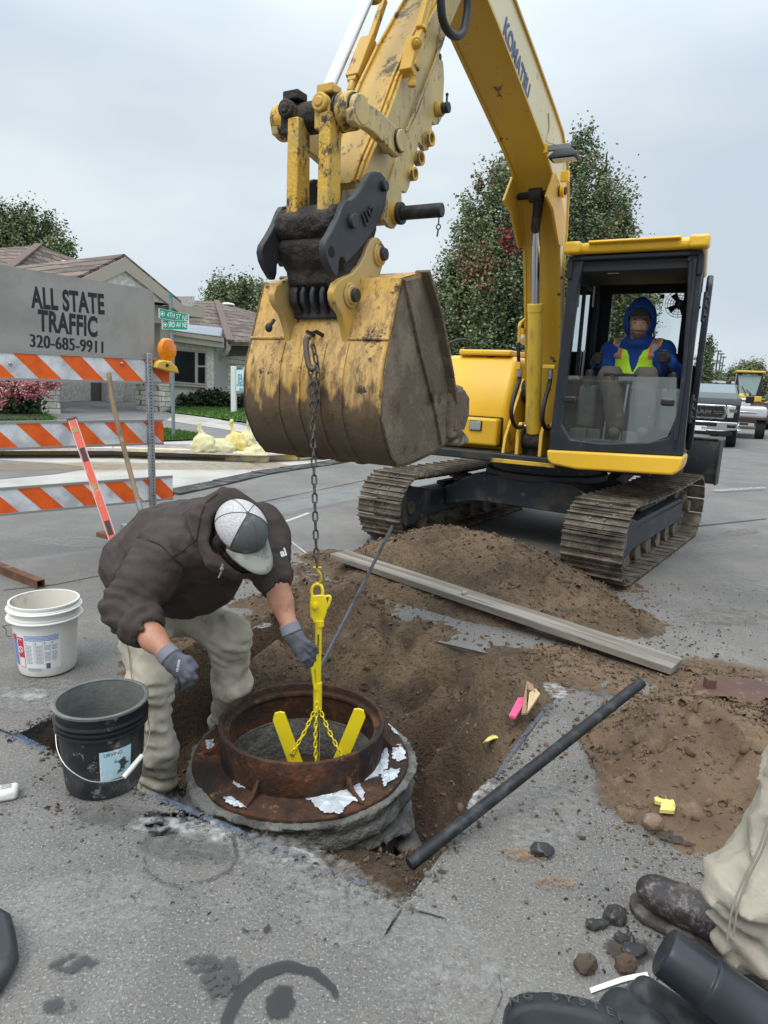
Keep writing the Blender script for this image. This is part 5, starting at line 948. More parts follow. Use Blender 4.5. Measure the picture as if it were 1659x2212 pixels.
for s, tipa, tipb, nmx in ((-1, (587, 1546), (612, 1540), 0), (1, (770, 1530), (788, 1543), 0)):
    ta, tb = TP(*tipa, 2.65), TP(*tipb, 2.65); pv = piv+V((s*.012, -.03, 0)); di = ((ta+tb)/2-pv).normalized(); wv = V((di.z, 0, -di.x)); hw_ = .029
    T_ = (ta+tb)/2; poly = [pv-wv*hw_, pv+wv*hw_, T_+wv*hw_*(1) - di*(.02 if s > 0 else .004), T_+wv*hw_*.4+di*.006, T_-wv*hw_*.4+di*(.006), T_-wv*hw_-di*(.02 if s < 0 else .004)]
    b = MB(); b.prism(poly, (0, .012, 0)); lg = b.build('flared_plate', lyel, LT, bevel=.001, smooth=0)
    b = MB(); m_ = pv+di*.29-V((0, .002, 0)); b.cyl(m_, m_-V((0, .008, 0)), .007, n=12); b.build('bolt', steelm, lg)
    run_chain([TP(686, 1522, 2.67), (TP(686, 1522, 2.67)+m_)/2-V((0, 0, .012)), m_-V((0, .006, 0))], LT, lyel, L=.030, wd=.018, r=.0030, nm='safety_chain_link')
run_chain([TP(684, 1522, 2.655), TP(681, 1600, 2.655), TP(683, 1660, 2.655)], LT, lyel, L=.030, wd=.018, r=.0030, nm='safety_chain_link')

# ================= buckets =================
def cyl_text(body, c, rad, ang, z, size, mat, name, parent, width=None, bold=0):
    cu = bpy.data.curves.new(name, 'FONT'); cu.body = body; cu.size = size; cu.align_x = 'CENTER'; cu.align_y = 'CENTER'; cu.offset = bold
    o = bpy.data.objects.new(name+'_t', cu); C.objects.link(o); me = bpy.data.meshes.new_from_object(o.evaluated_get(bpy.context.evaluated_depsgraph_get())); bpy.data.objects.remove(o)
    xs = [v.co.x for v in me.vertices]; f = width/(max(xs)-min(xs)) if width else 1; inv = WM[parent.name].inverted()
    for v in me.vertices: a = ang+v.co.x*f/rad(z); zz_ = z+v.co.y; r_ = rad(zz_); v.co = inv @ V((c[0]+r_*math.cos(a), c[1]+r_*math.sin(a), zz_))
    ob = bpy.data.objects.new(name, me); me.materials.clear(); me.materials.append(mat); ob.parent = parent; WM[ob.name] = WM[parent.name]; C.objects.link(ob); return ob
def patch(c, rad, a0, a1, z0, z1, mat, name, parent, off=0, n=12, holes=None):
    b = MB(); nz = 6; vs = [(c[0]+(rad(z0+(z1-z0)*j/nz)+off)*math.cos(a0+(a1-a0)*i/n), c[1]+(rad(z0+(z1-z0)*j/nz)+off)*math.sin(a0+(a1-a0)*i/n), z0+(z1-z0)*j/nz) for i in range(n+1) for j in range(nz+1)]
    b.add(vs, [(i*(nz+1)+j, (i+1)*(nz+1)+j, (i+1)*(nz+1)+j+1, i*(nz+1)+j+1) for i in range(n) for j in range(nz)]); return b.build(name, mat, parent)
def pail(nm, label, c, H_, rb, rt, mat, matin, ribs):
    t = thing(nm, label, 'bucket', (c[0], c[1], 0)); Mt = Matrix.Translation((c[0], c[1], 0)); rad = lambda z: rb+(rt-rb)*z/H_
    pr = [(0, .004), (rb-.012, .004), (rb-.004, .008), (rb, .018)]+[(rad(z), z) for z in (.06, .12, .18, .24)]
    for z in ribs: pr += [(rad(z-.006), z-.006), (rad(z)+.010, z-.002), (rad(z)+.010, z+.003), (rad(z)+.001, z+.007)]
    pr += [(rad(H_)+.001, H_-.012), (rad(H_)+.005, H_-.008), (rad(H_)+.005, H_), (rad(H_)-.004, H_)]
    b = MB(); b.lathe(pr, Mt, 64); body = b.build('pail_body', mat, t)
    b = MB(); b.lathe([(rt-.004, H_), (rt-.006, H_-.02), (rb-.003, .02), (0, .02)], Mt, 64); b.build('pail_inside', matin, body); return t, body, rad
BKC = (-.955, 2.19)
blk = M('black_pail_plastic', (.014, .015, .018), .4, layers=[((.24, .24, .23), 11, .565, .61, {'d': 9, 'r': .8, 'rough': .9, 'a': .85}), ((.10, .10, .095), 3, .53, .66, {'d': 9, 'rough': .9, 'a': .6}), ((.17, .17, .16), 6, .50, .60, {'t': 'z', 'amp': .12, 'a': .0})])
mortin = M('mortar_lining', (.12, .128, .118), .85, layers=[((.17, .175, .165), 6, .45, .62, {'d': 8}), ((.03, .03, .03), 10, .66, .71, {'d': 5, 'st': (1, 1, .3)})], bump=[(24, .6, .01), (80, .4, .004)])
t, body, rad = pail('pail', 'black plastic pail lined with grey mortar, standing at the edge of the pit', BKC, .318, .126, .149, blk, mortin, (.236, .256, .272))
b = MB(); b.lathe([(.147, .314), (.157, .313), (.158, .321), (.151, .324), (.143, .320)], Matrix.Translation((BKC[0], BKC[1], 0)), 64, close=True); b.build('mortar_rim', mortin, t)
labm = M('pail_label', (.42, .60, .66), .5, layers=[((.75, .76, .74), 12, .53, .58, {'d': 7}), ((.05, .05, .05), 16, .61, .64, {'d': 7})])
lb = patch(BKC, rad, R(-72), R(-28), .08, .19, labm, 'label', t, .0012); ink = M('ink_blue_black', (.03, .04, .07), .6)
cyl_text('URVING', BKC, lambda z: rad(z)+.002, R(-54), .176, .018, ink, 'lettering', lb, width=.06); cyl_text('Powder', BKC, lambda z: rad(z)+.002, R(-46), .145, .012, ink, 'lettering', lb, width=.03)
wire = M('wire_handle', (.38, .38, .37), .35, .8)
pe = lambda a, r_, z: V((BKC[0]+r_*math.cos(a), BKC[1]+r_*math.sin(a), z))
hdl = catm([pe(R(-142), .150, .236), pe(R(-125), .162, .19), pe(R(-105), .172, .15), pe(R(-80), .180, .115), pe(R(-55), .182, .105), pe(R(-38), .180, .115), pe(R(-18), .172, .155), pe(R(0), .165, .2), pe(R(20), .15, .236)], 5)
b = MB(); b.tube(hdl, .0022, 8); hn = b.build('handle', wire, t); b = MB(); b.cyl(hdl[22]+V((0, 0, 0)), hdl[29], .0085, n=14); b.build('grip', M('grip_white', (.62, .60, .55), .6), hn)
b = MB(); b.lathe([(.0, 0), (.022, 0), (.022, .012), (.0, .014)], frame(pe(R(-142), .138, .236), (0, 0, 1), (math.cos(R(-142)), math.sin(R(-142)), 0)), 20); b.build('handle_ear', blk, t)
WBC = (-1.60, 3.095)
wht = M('white_pail_plastic', (.74, .73, .70), .42, sub=0, layers=[((.52, .48, .40), 6, .56, .68, {'d': 9, 'r': .75, 'a': .7})]); wi = M('white_pail_inside', (.66, .62, .55), .6, layers=[((.33, .26, .18), 5, .52, .64, {'d': 8})])
t, body, rad = pail('pail', 'white plastic pail with printed instructions, standing on the asphalt', WBC, .35, .127, .150, wht, wi, (.285, .325))
b = MB(); b.lathe([(.150, .27), (.168, .272), (.168, .279), (.150, .281)], Matrix.Translation((WBC[0], WBC[1], 0)), 64, close=True); b.lathe([(.150, .315), (.166, .317), (.166, .323), (.150, .325)], Matrix.Translation((WBC[0], WBC[1], 0)), 64, close=True); b.build('rim_flange', wht, t, bevel=.002)
redm = M('print_red', (.55, .05, .08), .5); blm = M('print_blue', (.13, .25, .60), .5); gm = M('print_grey', (.30, .31, .36), .5); inkd = M('print_dark', (.12, .12, .13), .6)
lb = patch(WBC, rad, R(-122), R(-38), .05, .215, M('label_white', (.76, .76, .75), .45), 'label', t, .0012)
rr2 = lambda o: (lambda z: rad(z)+o)
rp_ = patch(WBC, rad, R(-121), R(-106), .055, .205, redm, 'warning_panel', lb, .0018); patch(WBC, rad, R(-120), R(-107), .058, .105, M('label_white2', (.78, .7, .7), .5), 'panel_field', rp_, .0022); cyl_text('WARNING', WBC, rr2(.0026), R(-113.5), .195, .012, M('white_ink', (.8, .8, .8), .5), 'lettering', rp_, width=.026, bold=.0003)
b = MB(); cc_ = R(-113.5)
def cpt(a, z, o): return V((WBC[0]+(rad(z)+o)*math.cos(a), WBC[1]+(rad(z)+o)*math.sin(a), z))
ringp = [cpt(cc_+.10*math.cos(k*math.pi/12), .145+.0145*math.sin(k*math.pi/12), .0035) for k in range(24)]; b.tube(ringp, .0014, 6, closed=True, caps=False); b.tube([cpt(cc_-.07, .156, .0035), cpt(cc_+.07, .134, .0035)], .0014, 6); b.build('prohibition_sign', M('white_ink', (.8, .8, .8), .5), rp_)
for z in (.215, .208, .201, .194): patch(WBC, rad, R(-104), R(-42), z-.0022, z+.0012, blm, 'blue_line', lb, .0020, n=16)
for i, (a0, ln) in enumerate(((-103, 13), (-84, 13), (-68, 11), (-55, 11))):
    cyl_text(str(i+1), WBC, rr2(.0022), R(a0+1.5), .180, .014, blm, 'lettering', lb, bold=.0004)
    for k in range(14 if i < 2 else 12):
        z = .168-.0068*k
        if (i >= 2 and k in (4,)): continue
        patch(WBC, rad, R(a0), R(a0+ln-(k*7 % 3)), z-.0012, z+.0012, gm, 'text_line', lb, .0020, n=4)
    if i: patch(WBC, rad, R(a0-2.6), R(a0-2.2), .075, .188, blm, 'rule', lb, .0020, n=1)
for k in range(3): patch(WBC, rad, R(-102), R(-76+k), .052-.006*k, .0542-.006*k, gm, 'text_line', lb, .002, n=6)
patch(WBC, rad, R(-66), R(-58), .052, .078, M('badge_grey', (.12, .12, .13), .5), 'badge', lb, .002)
patch(WBC, rad, R(-140), R(-125), .06, .205, M('label_blue_side', (.16, .25, .5), .5), 'label', t, .0012); patch(WBC, rad, R(-135), R(-124), .185, .215, redm, 'label', t, .0016)
b = MB(); b.tube(catm([cpt(R(-128), .262, .008), cpt(R(-150), .24, .03), cpt(R(-170), .215, .05), cpt(R(-178), .19, .05), cpt(R(-160), .18, .03), cpt(R(-150), .185, .01)]), .002, 8); b.build('handle', M('wire_dark', (.08, .08, .085), .4, .6), t)

# ================= plank, bars, tubing =================
woodm = M('weathered_plank', (.165, .145, .12), .85, layers=[((.27, .245, .21), 4, .45, .6, {'st': (1, 1, 1), 'd': 8}), ((.10, .085, .07), 7, .56, .66, {'d': 8}), ((.14, .10, .07), 1.6, .55, .68, {'d': 6})], bump=[(26, .4, .004)])
b = MB(); b.beam((0, 0, 0), ((pl1-pl0).length, 0, 0), .175, .040)
o = b.build('plank', woodm, None, bevel=.003, world=False); di = (pl1-pl0).normalized(); fx = frame(pl0, di, (0, 0, 1)); o.matrix_world = fx; WM[o.name] = fx; tag(o, 'long weathered wooden plank lying across the spoil heaps', 'plank')
nt_ = woodm.node_tree
for n in nt_.nodes:
    if n.type == 'MAPPING': n.inputs['Scale'].default_value = (.25, 5, 2)
blackbar = M('black_bar_paint', (.016, .017, .019), .5, .2, layers=[((.05, .052, .055), 14, .5, .62, {'d': 8}), ((.12, .07, .035), 7, .68, .74, {'d': 6, 'rough': .9})], bump=(40, .25, .003))
b = MB(); p0, p1 = W(884, 1868, 2.08), W(1386, 1474, 2.62); b.cyl(p0, p1, .0205, .0205, n=28); o = b.build('steel_bar', blackbar, None, bevel=.003, world='c'); tag(o, 'thick black round bar leaning out of the pit over the right pavement edge', 'bar')
b = MB(); dd_ = (p1-p0).normalized(); b.cyl(p1+dd_*.0005, p1+dd_*.002, .0185, n=24); o2 = b.build('bar_end', M('dusty_bar_end', (.22, .19, .16), .8), o)
b = MB(); p0, p1 = W(686, 1456, 3.35), W(848, 1136, 3.95); b.cyl(p0, p1, .0125, .010, n=6); o = b.build('digging_bar', M('digging_bar_steel', (.10, .10, .11), .45, .5, layers=[((.05, .045, .04), 12, .5, .62)]), None, smooth=0, world='c'); tag(o, 'thin dark digging bar stuck upright in the soil behind the yellow tool', 'bar')
rtube = M('rusty_square_tube', (.17, .085, .045), .8, .2, layers=[((.10, .05, .03), 7, .45, .62, {'d': 8}), ((.25, .14, .08), 12, .6, .7)])
p1 = G(88, 1262, .028); p0 = p1+(G(-80, 1195, .028)-p1).normalized()*1.3; b = MB(); di = (p1-p0).normalized(); sv = V((-di.y, di.x, 0)); up_ = V((0, 0, 1)); o_, i_ = .028, .022
ov = [[p+sv*a*k+up_*c_*k for a, c_ in ((-1, -1), (1, -1), (1, 1), (-1, 1))] for p in (p0, p1) for k in (o_, i_)]
b.add(ov[0]+ov[1]+ov[2]+ov[3], [(i, (i+1) % 4, 8+(i+1) % 4, 8+i) for i in range(4)]+[(4+i, 12+i, 12+(i+1) % 4, 4+(i+1) % 4) for i in range(4)]+[(8+i, 8+(i+1) % 4, 12+(i+1) % 4, 12+i) for i in range(4)]+[(i, 4+i, 4+(i+1) % 4, (i+1) % 4) for i in range(4)]); o = b.build('square_tube', rtube, None, smooth=0, world='c'); tag(o, 'rusty hollow square steel tube lying on the asphalt at the left edge', 'steel tube')

# ================= small things on the ground =================
def stone(nm, label, cat, px, r, mat, seed, sq=.7, z=0, group=None, rough=.55):
    c = G(px[0], px[1], z); rr_ = max(r)
    def f(P):
        d = sd_ell(P, (c.x, c.y, c.z+r[2]*.8), r); return d+fbm(P, .9/rr_, 3, seed)*rr_*rough+fbm(P, 3/rr_, 2, seed+1)*rr_*.07
    o = blob(nm, f, (c.x-rr_*1.8, c.y-rr_*1.8, c.z-rr_*.5), (c.x+rr_*1.8, c.y+rr_*1.8, c.z+r[2]*2.8), rr_/9, mat, world='c', smooth=18, it=0); return tag(o, label, cat, group)
stm = M('brown_stone', (.19, .13, .09), .8, layers=[((.28, .20, .15), 30, .5, .65)], bump=(60, .4, .003)); asc = M('broken_asphalt', (.035, .035, .036), .85, layers=[((.12, .11, .10), 50, .55, .62), ((.10, .07, .05), 12, .55, .66)], bump=(90, 1, .006))
clodm = M('clod_brown', (.085, .060, .042), .95, bump=(60, .9, .006))
stone('stone', 'round brown cobblestone on the asphalt right of the black bar', 'stone', (1408, 1790), (.035, .032, .03), stm, 1, rough=.15)
stone('asphalt_chunk', 'black asphalt chunk lying alone below the black bar', 'rubble', (1170, 1845), (.036, .024, .018), asc, 2, group='asphalt rubble on the pavement')
stone('asphalt_chunk', 'large brown-black rubble lump left of the boot toe, topmost of the group', 'rubble', (1326, 1990), (.036, .026, .024), asc, 3, group='asphalt rubble on the pavement')
stone('asphalt_chunk', 'small black chunk touching the large lump left of the boot toe', 'rubble', (1288, 2006), (.026, .016, .012), asc, 4, group='asphalt rubble on the pavement')
stone('asphalt_chunk', 'black crumb with pale flecks below the two upper lumps', 'rubble', (1347, 2034), (.024, .016, .012), asc, 5, group='asphalt rubble on the pavement')
stone('asphalt_chunk', 'crumbly black chunk in the middle of the rubble beside the rubber tube', 'rubble', (1366, 2064), (.030, .022, .016), asc, 6, group='asphalt rubble on the pavement')
stone('dirt_clod', 'brown rounded clod next to the left end of the rubber tube', 'clod', (1346, 2092), (.028, .024, .022), clodm, 7, group='dirt clods by the rubber tube')
stone('dirt_clod', 'rough brown clod lying alone left of the rubble group', 'clod', (1266, 2096), (.029, .024, .022), clodm, 8, group='dirt clods by the rubber tube')
stone('asphalt_chunk', 'tiny black crumb between the bar and the brown stone', 'rubble', (1258, 1812), (.010, .008, .006), asc, 9, group='asphalt rubble on the pavement')
stone('stone', 'small grey stone against the black bar', 'stone', (1235, 1708), (.009, .008, .007), M('grey_stone', (.17, .18, .19), .8), 10)
stone('stone', 'pale pebble on the big spoil pile behind the plank', 'stone', (1003, 1285), (.022, .017, .014), M('pale_pebble', (.36, .29, .2), .8), 11, z=.22)
# scattered clods and grit, too many to count
def grit(name, n, area, size, mat, seed, zf, kind='stuff'):
    rs = random.Random(seed); vs, fs = [], []
    base_ = [V((0, 0, 1)), V((.9, 0, .3)), V((.28, .85, .3)), V((-.72, .53, .3)), V((-.72, -.53, .3)), V((.28, -.85, .3)), V((.72, .53, -.4)), V((-.28, .85, -.4)), V((-.9, 0, -.4)), V((-.28, -.85, -.4)), V((.72, -.53, -.4))]
    ff = [(0, 1, 2), (0, 2, 3), (0, 3, 4), (0, 4, 5), (0, 5, 1), (1, 6, 2), (2, 6, 7), (2, 7, 3), (3, 7, 8), (3, 8, 4), (4, 8, 9), (4, 9, 5), (5, 9, 10), (5, 10, 1), (1, 10, 6)]
    for _ in range(n):
        x, y = area(rs); z = zf(x, y)
        if z is None: continue
        s = size[0]*(size[1]/size[0])**(rs.random()**2.2); q = Euler((rs.uniform(0, 6), rs.uniform(0, 6), rs.uniform(0, 6))).to_matrix(); k = len(vs); sc_ = V((s*rs.uniform(.7, 1.2), s*rs.uniform(.6, 1), s*rs.uniform(.45, .8)))
        for p in base_: w_ = q @ V((p.x*sc_.x, p.y*sc_.y, p.z*sc_.z)); w_ *= rs.uniform(.8, 1.15); vs.append((x+w_.x, y+w_.y, z+w_.z+s*.25))
        fs += [(a+k, b_+k, c_+k) for a, b_, c_ in ff]
    o = npmesh(name, vs, fs, mat, smooth=0); return tag(o, kind=kind)
def hmap(X, Y, Z):
    xx0, yy0 = X[0, 0], Y[0, 0]; hx = X[1, 0]-X[0, 0]
    def f(x, y):
        i, j = int((x-xx0)/hx), int((y-yy0)/hx); return float(Z[i, j]) if 0 <= i < X.shape[0] and 0 <= j < X.shape[1] else -1
    return f
s1, s2 = hmap(*P1), hmap(*P2)
def surf(x, y):
    a = soil_z(x, y); u, v = huv(x, y); inh = 0 < u < 1 and 0 < v < 1
    if (x-MX0)**2+(y-MY0)**2 < .49**2: return None
    return max(a if inh else max(a, 0), s1(x, y), s2(x, y))
clods = M('soil_clods', (.13, .086, .053), .95, layers=[((.085, .058, .038), 12, .5, .6)])
grit('dirt_clods', 15000, lambda r: (r.uniform(-1.2, 1.9), r.uniform(2.0, 5.4)), (.004, .017), clods, 1, lambda x, y: (lambda z: z if (z > .012 or z < -.02) else (z if random.random() < .25 else None))(surf(x, y) if surf(x, y) is not None else 0) if surf(x, y) is not None else None)
grit('dirt_clods', 8000, lambda r: (r.uniform(.8, 2.68), r.uniform(1.8, 3.5)), (.003, .014), M('sand_clods', (.155, .106, .066), .95), 2, lambda x, y: s2(x, y) if s2(x, y) > .0 else None)
grit('dirt_clods', 900, lambda r: (r.uniform(-1.0, 1.8), r.uniform(2.2, 5.3)), (.012, .032), clods, 12, lambda x, y: (lambda z: z if z is not None and (z > .02 or z < -.04) else None)(surf(x, y)))
grit('dirt_clods', 260, lambda r: (r.uniform(1.0, 2.6), r.uniform(1.9, 3.4)), (.010, .028), M('sand_clods', (.19, .125, .07), .95), 13, lambda x, y: s2(x, y) if s2(x, y) > .0 else None)
def ga(cx, cy, sx_, sy_): return lambda r: (r.gauss(cx, sx_), r.gauss(cy, sy_))
flat = lambda x, y: (0.0 if not (0 < huv(x, y)[0] < 1 and 0 < huv(x, y)[1] < 1) else None)
mg = M('mortar_crumbs', (.15, .15, .14), .9)
grit('mortar_crumbs', 420, ga(-.75, 2.02, .28, .14), (.003, .011), mg, 3, flat); grit('mortar_crumbs', 300, ga(-.25, 1.72, .3, .12), (.003, .010), mg, 4, flat); grit('mortar_crumbs', 350, ga(.6, 2.1, .35, .3), (.002, .008), mg, 5, flat)
grit('asphalt_grit', 1400, lambda r: (r.uniform(-2.2, 1.5), r.uniform(1.0, 3.5)), (.0015, .006), M('grit_mix', (.2, .19, .18), .9), 6, flat)
grit('asphalt_grit', 1500, lambda r: (r.uniform(1.2, 3.6), r.uniform(2.8, 5.0)), (.003, .012), clods, 7, flat)
def along(p, q, w_): return lambda r: (lambda t: (p.x+(q.x-p.x)*t+r.gauss(0, w_), p.y+(q.y-p.y)*t+r.gauss(0, w_)))(r.random())
for k_, (p_, q_) in enumerate(((hA, hB), (hB, hC), (hA, hA.lerp(hD, .7)))): grit('pavement_chips', 420, along(p_, q_, .022), (.004, .016), M('chip_grey', (.13, .12, .11), .95), 20+k_, lambda x, y: 0.0 if not (.008 < huv(x, y)[0] < .992 and .008 < huv(x, y)[1] < .992) else None)
grit('asphalt_grit', 500, ga(.95, 1.95, .18, .14), (.002, .008), clods, 8, flat)
grit('asphalt_grit', 260, ga(.75, 1.6, .12, .10), (.002, .008), asc, 9, flat)
# splinters, stake, paint flakes
pinkm = M('pink_paint', (.80, .09, .22), .5); rawood = M('raw_wood', (.55, .40, .22), .7, bump=(60, .3, .002)); yflake = M('yellow_flake', (.72, .62, .18), .6, layers=[((.35, .28, .12), 30, .56, .64)])
def sliver(nm, label, cat, px, z, th, mat, dz=0):
    P = [G(x, y, z)+V((0, 0, dz*i/len(px))) for i, (x, y) in enumerate(px)]; b = MB(); b.prism(P, (0, 0, th)); return tag(b.build(nm, mat, None, smooth=0, bevel=.0008, world='c'), label, cat)
sliver('stake_piece', 'broken stake end painted bright pink on the pit slope', 'wood scrap', [(1099, 1550), (1113, 1556), (1131, 1530), (1133, 1516), (1118, 1519)], .02, .012, pinkm, .02)
sliver('wood_splinter', 'split brown wooden chip standing beside the pink stake end', 'wood scrap', [(1126, 1545), (1137, 1548), (1137, 1500), (1155, 1508), (1150, 1498), (1136, 1492)], .03, .01, M('brown_wood', (.30, .20, .12), .8), .05)
sliver('wood_splinter', 'pale yellowish wood chip right of the pink stake end', 'wood scrap', [(1138, 1545), (1150, 1530), (1166, 1508), (1156, 1500), (1142, 1512)], .03, .012, rawood, .03)
sliver('paint_flake', 'yellow scrap lying on the soil slope near the manhole', 'scrap', [(1043, 1607), (1052, 1598), (1066, 1590), (1078, 1589), (1079, 1600), (1066, 1603), (1054, 1610), (1045, 1612)], -.08, .006, yflake, .02)
sliver('paint_flake', 'large yellow painted wood scrap at the foot of the sandy pile', 'scrap', [(1412, 1730), (1425, 1726), (1450, 1722), (1458, 1750), (1456, 1762), (1424, 1760), (1428, 1745), (1414, 1742)], .03, .014, yflake, .01)
sliver('paint_flake', 'small yellow flake right of the large yellow scrap', 'scrap', [(1524, 1738), (1545, 1733), (1556, 1732), (1560, 1746), (1545, 1751), (1540, 1744), (1528, 1747)], .035, .006, yflake)
# red valve lid, tape measure, black rubber piece
redi = M('red_primer_iron', (.115, .058, .045), .8, layers=[((.09, .05, .04), 6, .48, .62), ((.2, .13, .09), 12, .6, .7)], bump=(40, .4, .004))
c = G(1640, 1525, .02); b = MB(); b.lathe([(0, .05), (.22, .05), (.28, .038), (.29, .02), (.30, .0)], Matrix.Translation((c.x, c.y, 0)), 56); b.box((c.x-.18, c.y+.12, .07), (.045, .045, .05)); o = b.build('iron_lid', redi, None, bevel=.004, world='c'); tag(o, 'reddish cast iron lid half buried behind the sandy pile', 'iron lid')
c = G(14, 1722, .0); b = MB(); tmm = M('plastered_tape_case', (.55, .53, .49), .8, layers=[((.25, .23, .2), 18, .55, .64), ((.7, .69, .66), 8, .5, .6)], bump=(60, .5, .003))
tm = thing('tape_measure', 'tape measure caked in pale cement lying at the left edge', 'tape measure', tuple(c), .4)
b.box((0, 0, .018), (.075, .065, .036)); b.build('case', tmm, tm, world=False, bevel=.014, seg=4); b = MB(); b.box((.0, .005, .038), (.03, .022, .004)); b.build('button', M('grey_clip', (.4, .4, .4), .4, .6), tm, world=False, bevel=.001)
rub = M('worn_black_rubber', (.022, .024, .027), .42, layers=[((.06, .062, .064), 7, .5, .66, {'d': 8, 'rough': .7})], bump=[(30, .15, .004)])
b = MB(); b.prism([G(x, y, 0) for x, y in ((-40, 1985), (0, 1990), (26, 2005), (36, 2040), (42, 2085), (20, 2130), (-10, 2170), (-60, 2180))], (0, 0, .055)); o = b.build('rubber_boot_toe', rub, None, bevel=.018, seg=4, world='c'); tag(o, 'scuffed black rubber piece poking in at the lower left edge', 'rubber piece')
# rubber sleeves, lower right corner
fc0, fc1 = np.array(W(1222, 2226, 1.50)), np.array(W(1262, 2440, 1.24)); axs = (fc1-fc0)/np.linalg.norm(fc1-fc0); uxs = np.cross(axs, (0, 0, 1)); uxs /= np.linalg.norm(uxs); uys = np.cross(uxs, axs); uxs = uxs*(1 if uxs[0] > 0 else -1); uys = uys*(1 if uys[2] > 0 else -1)
def slv2(P):
    q = P-fc0; h_ = q@axs; a_, b_ = q@uxs, q@uys; rr_ = (np.abs(a_/1.22)**3.2+np.abs(b_/(.74-.14*np.clip(a_*5, 0, 1)))**3.2)**(1/3.2); R0 = .104+.008*np.clip((.062-h_)/.006, 0, 1)-.01*np.clip(.012-h_, 0, .012)/.012
    d = np.maximum(rr_-R0, np.abs(h_-.15)-.152); return np.maximum(d, -np.maximum(rr_-R0+.012, h_-.05))+.003*vn(P, 11, 3)
ss = blob('rubber_sleeve', slv2, tuple(np.minimum(fc0, fc1)-.14), tuple(np.maximum(fc0, fc1)+.14), .006, rub, world='c', it=3); tag(ss, 'black rubber sleeve with raised letters in the lower right corner', 'rubber sleeve')
for i, chh in enumerate('NG SYSTEM'):
    if chh == ' ': continue
    ax_ = (i-4.1)*.0285; bx_ = .112*(.74-.14*min(1, max(0, ax_*5)))*(1-(abs(ax_)/(1.22*.112))**3.2)**(1/3.2); nr = (V(uys)+V(uxs)*(ax_*3.2)).normalized(); pos = V(fc0)+V(uxs)*ax_+V(uys)*(bx_+.001)+V(axs)*.032; yy = -V(axs); xx = yy.cross(nr).normalized(); yy = nr.cross(xx)
    text(chh, Matrix(((xx.x, yy.x, nr.x, pos.x), (xx.y, yy.y, nr.y, pos.y), (xx.z, yy.z, nr.z, pos.z), (0, 0, 0, 1))), .032, M('dusty_raised_rubber', (.06, .06, .062), .6), 'raised_letter', ss, depth=.0026, bold=.0006)
p0, p1 = W(1432, 2052, 1.50), W(1760, 2300, 1.38); dd_ = (p1-p0).normalized(); b = MB()
Mt = frame(p0, dd_, (0, 0, 1)) @ Matrix.Rotation(R(90), 4, 'Y'); Ln = (p1-p0).length
b.lathe([(.0, .010), (.030, .006), (.046, .0), (.052, .004), (.054, .014), (.0545, .095), (.0605, .100), (.0605, .112), (.058, .118), (.060, Ln*.6), (.064, Ln), (.0, Ln)], Mt, 48); o = b.build('rubber_tube', M('smooth_black_rubber', (.018, .021, .027), .32, layers=[((.035, .04, .05), 3, .5, .7)]), None, bevel=.001, world='c'); tag(o, 'smooth black rubber tube lying across the lower right corner', 'rubber tube')
def fold(P):
    d = 9
    for (a_, b_, r_) in (((1345, 2190, 1.52), (1420, 2290, 1.45), .05), ((1375, 2165, 1.55), (1500, 2270, 1.47), .035), ((1395, 2140, 1.56), (1560, 2250, 1.5), .03), ((1330, 2215, 1.5), (1400, 2240, 1.45), .05)):
        d = smin(d, sd_cap(P, W(*a_), W(*b_), r_, r_*1.1), .012)
    return d
fl_ = W(1420, 2210, 1.5); o = blob('rubber_boot', fold, (fl_.x-.25, fl_.y-.25, -.02), (fl_.x+.25, fl_.y+.22, fl_.z+.2), .007, rub, world='c'); tag(o, 'folded black rubber boot between the lettered sleeve and the smooth tube', 'rubber boot')
b = MB(); wp_ = catm([W(x, y, dd) for x, y, dd in ((1276, 2142, 1.60), (1310, 2130, 1.60), (1350, 2117, 1.60), (1398, 2108, 1.60))], 4)
for p, q in zip(wp_, wp_[1:]): b.beam(p, q, .010, .030, up=(0, -.5, .8))
o = b.build('white_band', M('white_plastic_band', (.78, .79, .80), .4), None, smooth=60, world='c'); tag(o, 'thin white plastic band between the black rubber pieces', 'band')
# ================= people =================
A_ = lambda *a: np.array(W(*a))
skin = M('tanned_skin', (.36, .17, .10), .5, layers=[((.44, .22, .14), 14, .45, .62), ((.20, .09, .05), 30, .58, .68, {'a': .5})], bump=(120, .15, .001), sub=.1)
hood_m = M('brown_hoodie', (.050, .036, .033), .95, layers=[((.082, .064, .060), 3, .48, .66, {'d': 7, 'a': .8}), ((.02, .015, .014), 7, .6, .7, {'a': .5})], bump=[(220, .4, .0012), (14, .5, .02), (40, .3, .004)])
khaki = M('khaki_canvas', (.34, .305, .245), .92, layers=[((.24, .21, .165), 3, .45, .62, {'d': 8}), ((.40, .37, .31), 6, .55, .68, {'d': 7}), ((.15, .12, .09), 9, .66, .74, {'d': 8, 'a': .8})], bump=[(160, .4, .0012), (12, .55, .022), (36, .3, .004)])
glovem = M('grey_work_glove', (.095, .095, .125), .8, layers=[((.055, .06, .065), 11, .48, .58, {'d': 5})], bump=(150, .3, .001)); cuffm = M('glove_cuff', (.17, .17, .20), .9, bump=(200, .3, .001))
bootm = M('dusty_black_boot', (.030, .024, .024), .5, layers=[((.34, .32, .31), 24, .50, .66, {'d': 9, 'r': .85, 'a': .75, 'rough': .9}), ((.10, .07, .05), 5, .58, .7, {'rough': .9})], bump=(50, .25, .003)); solem = M('muddy_sole', (.06, .052, .045), .95, layers=[((.15, .135, .115), 14, .5, .62)], bump=(60, 1, .006))
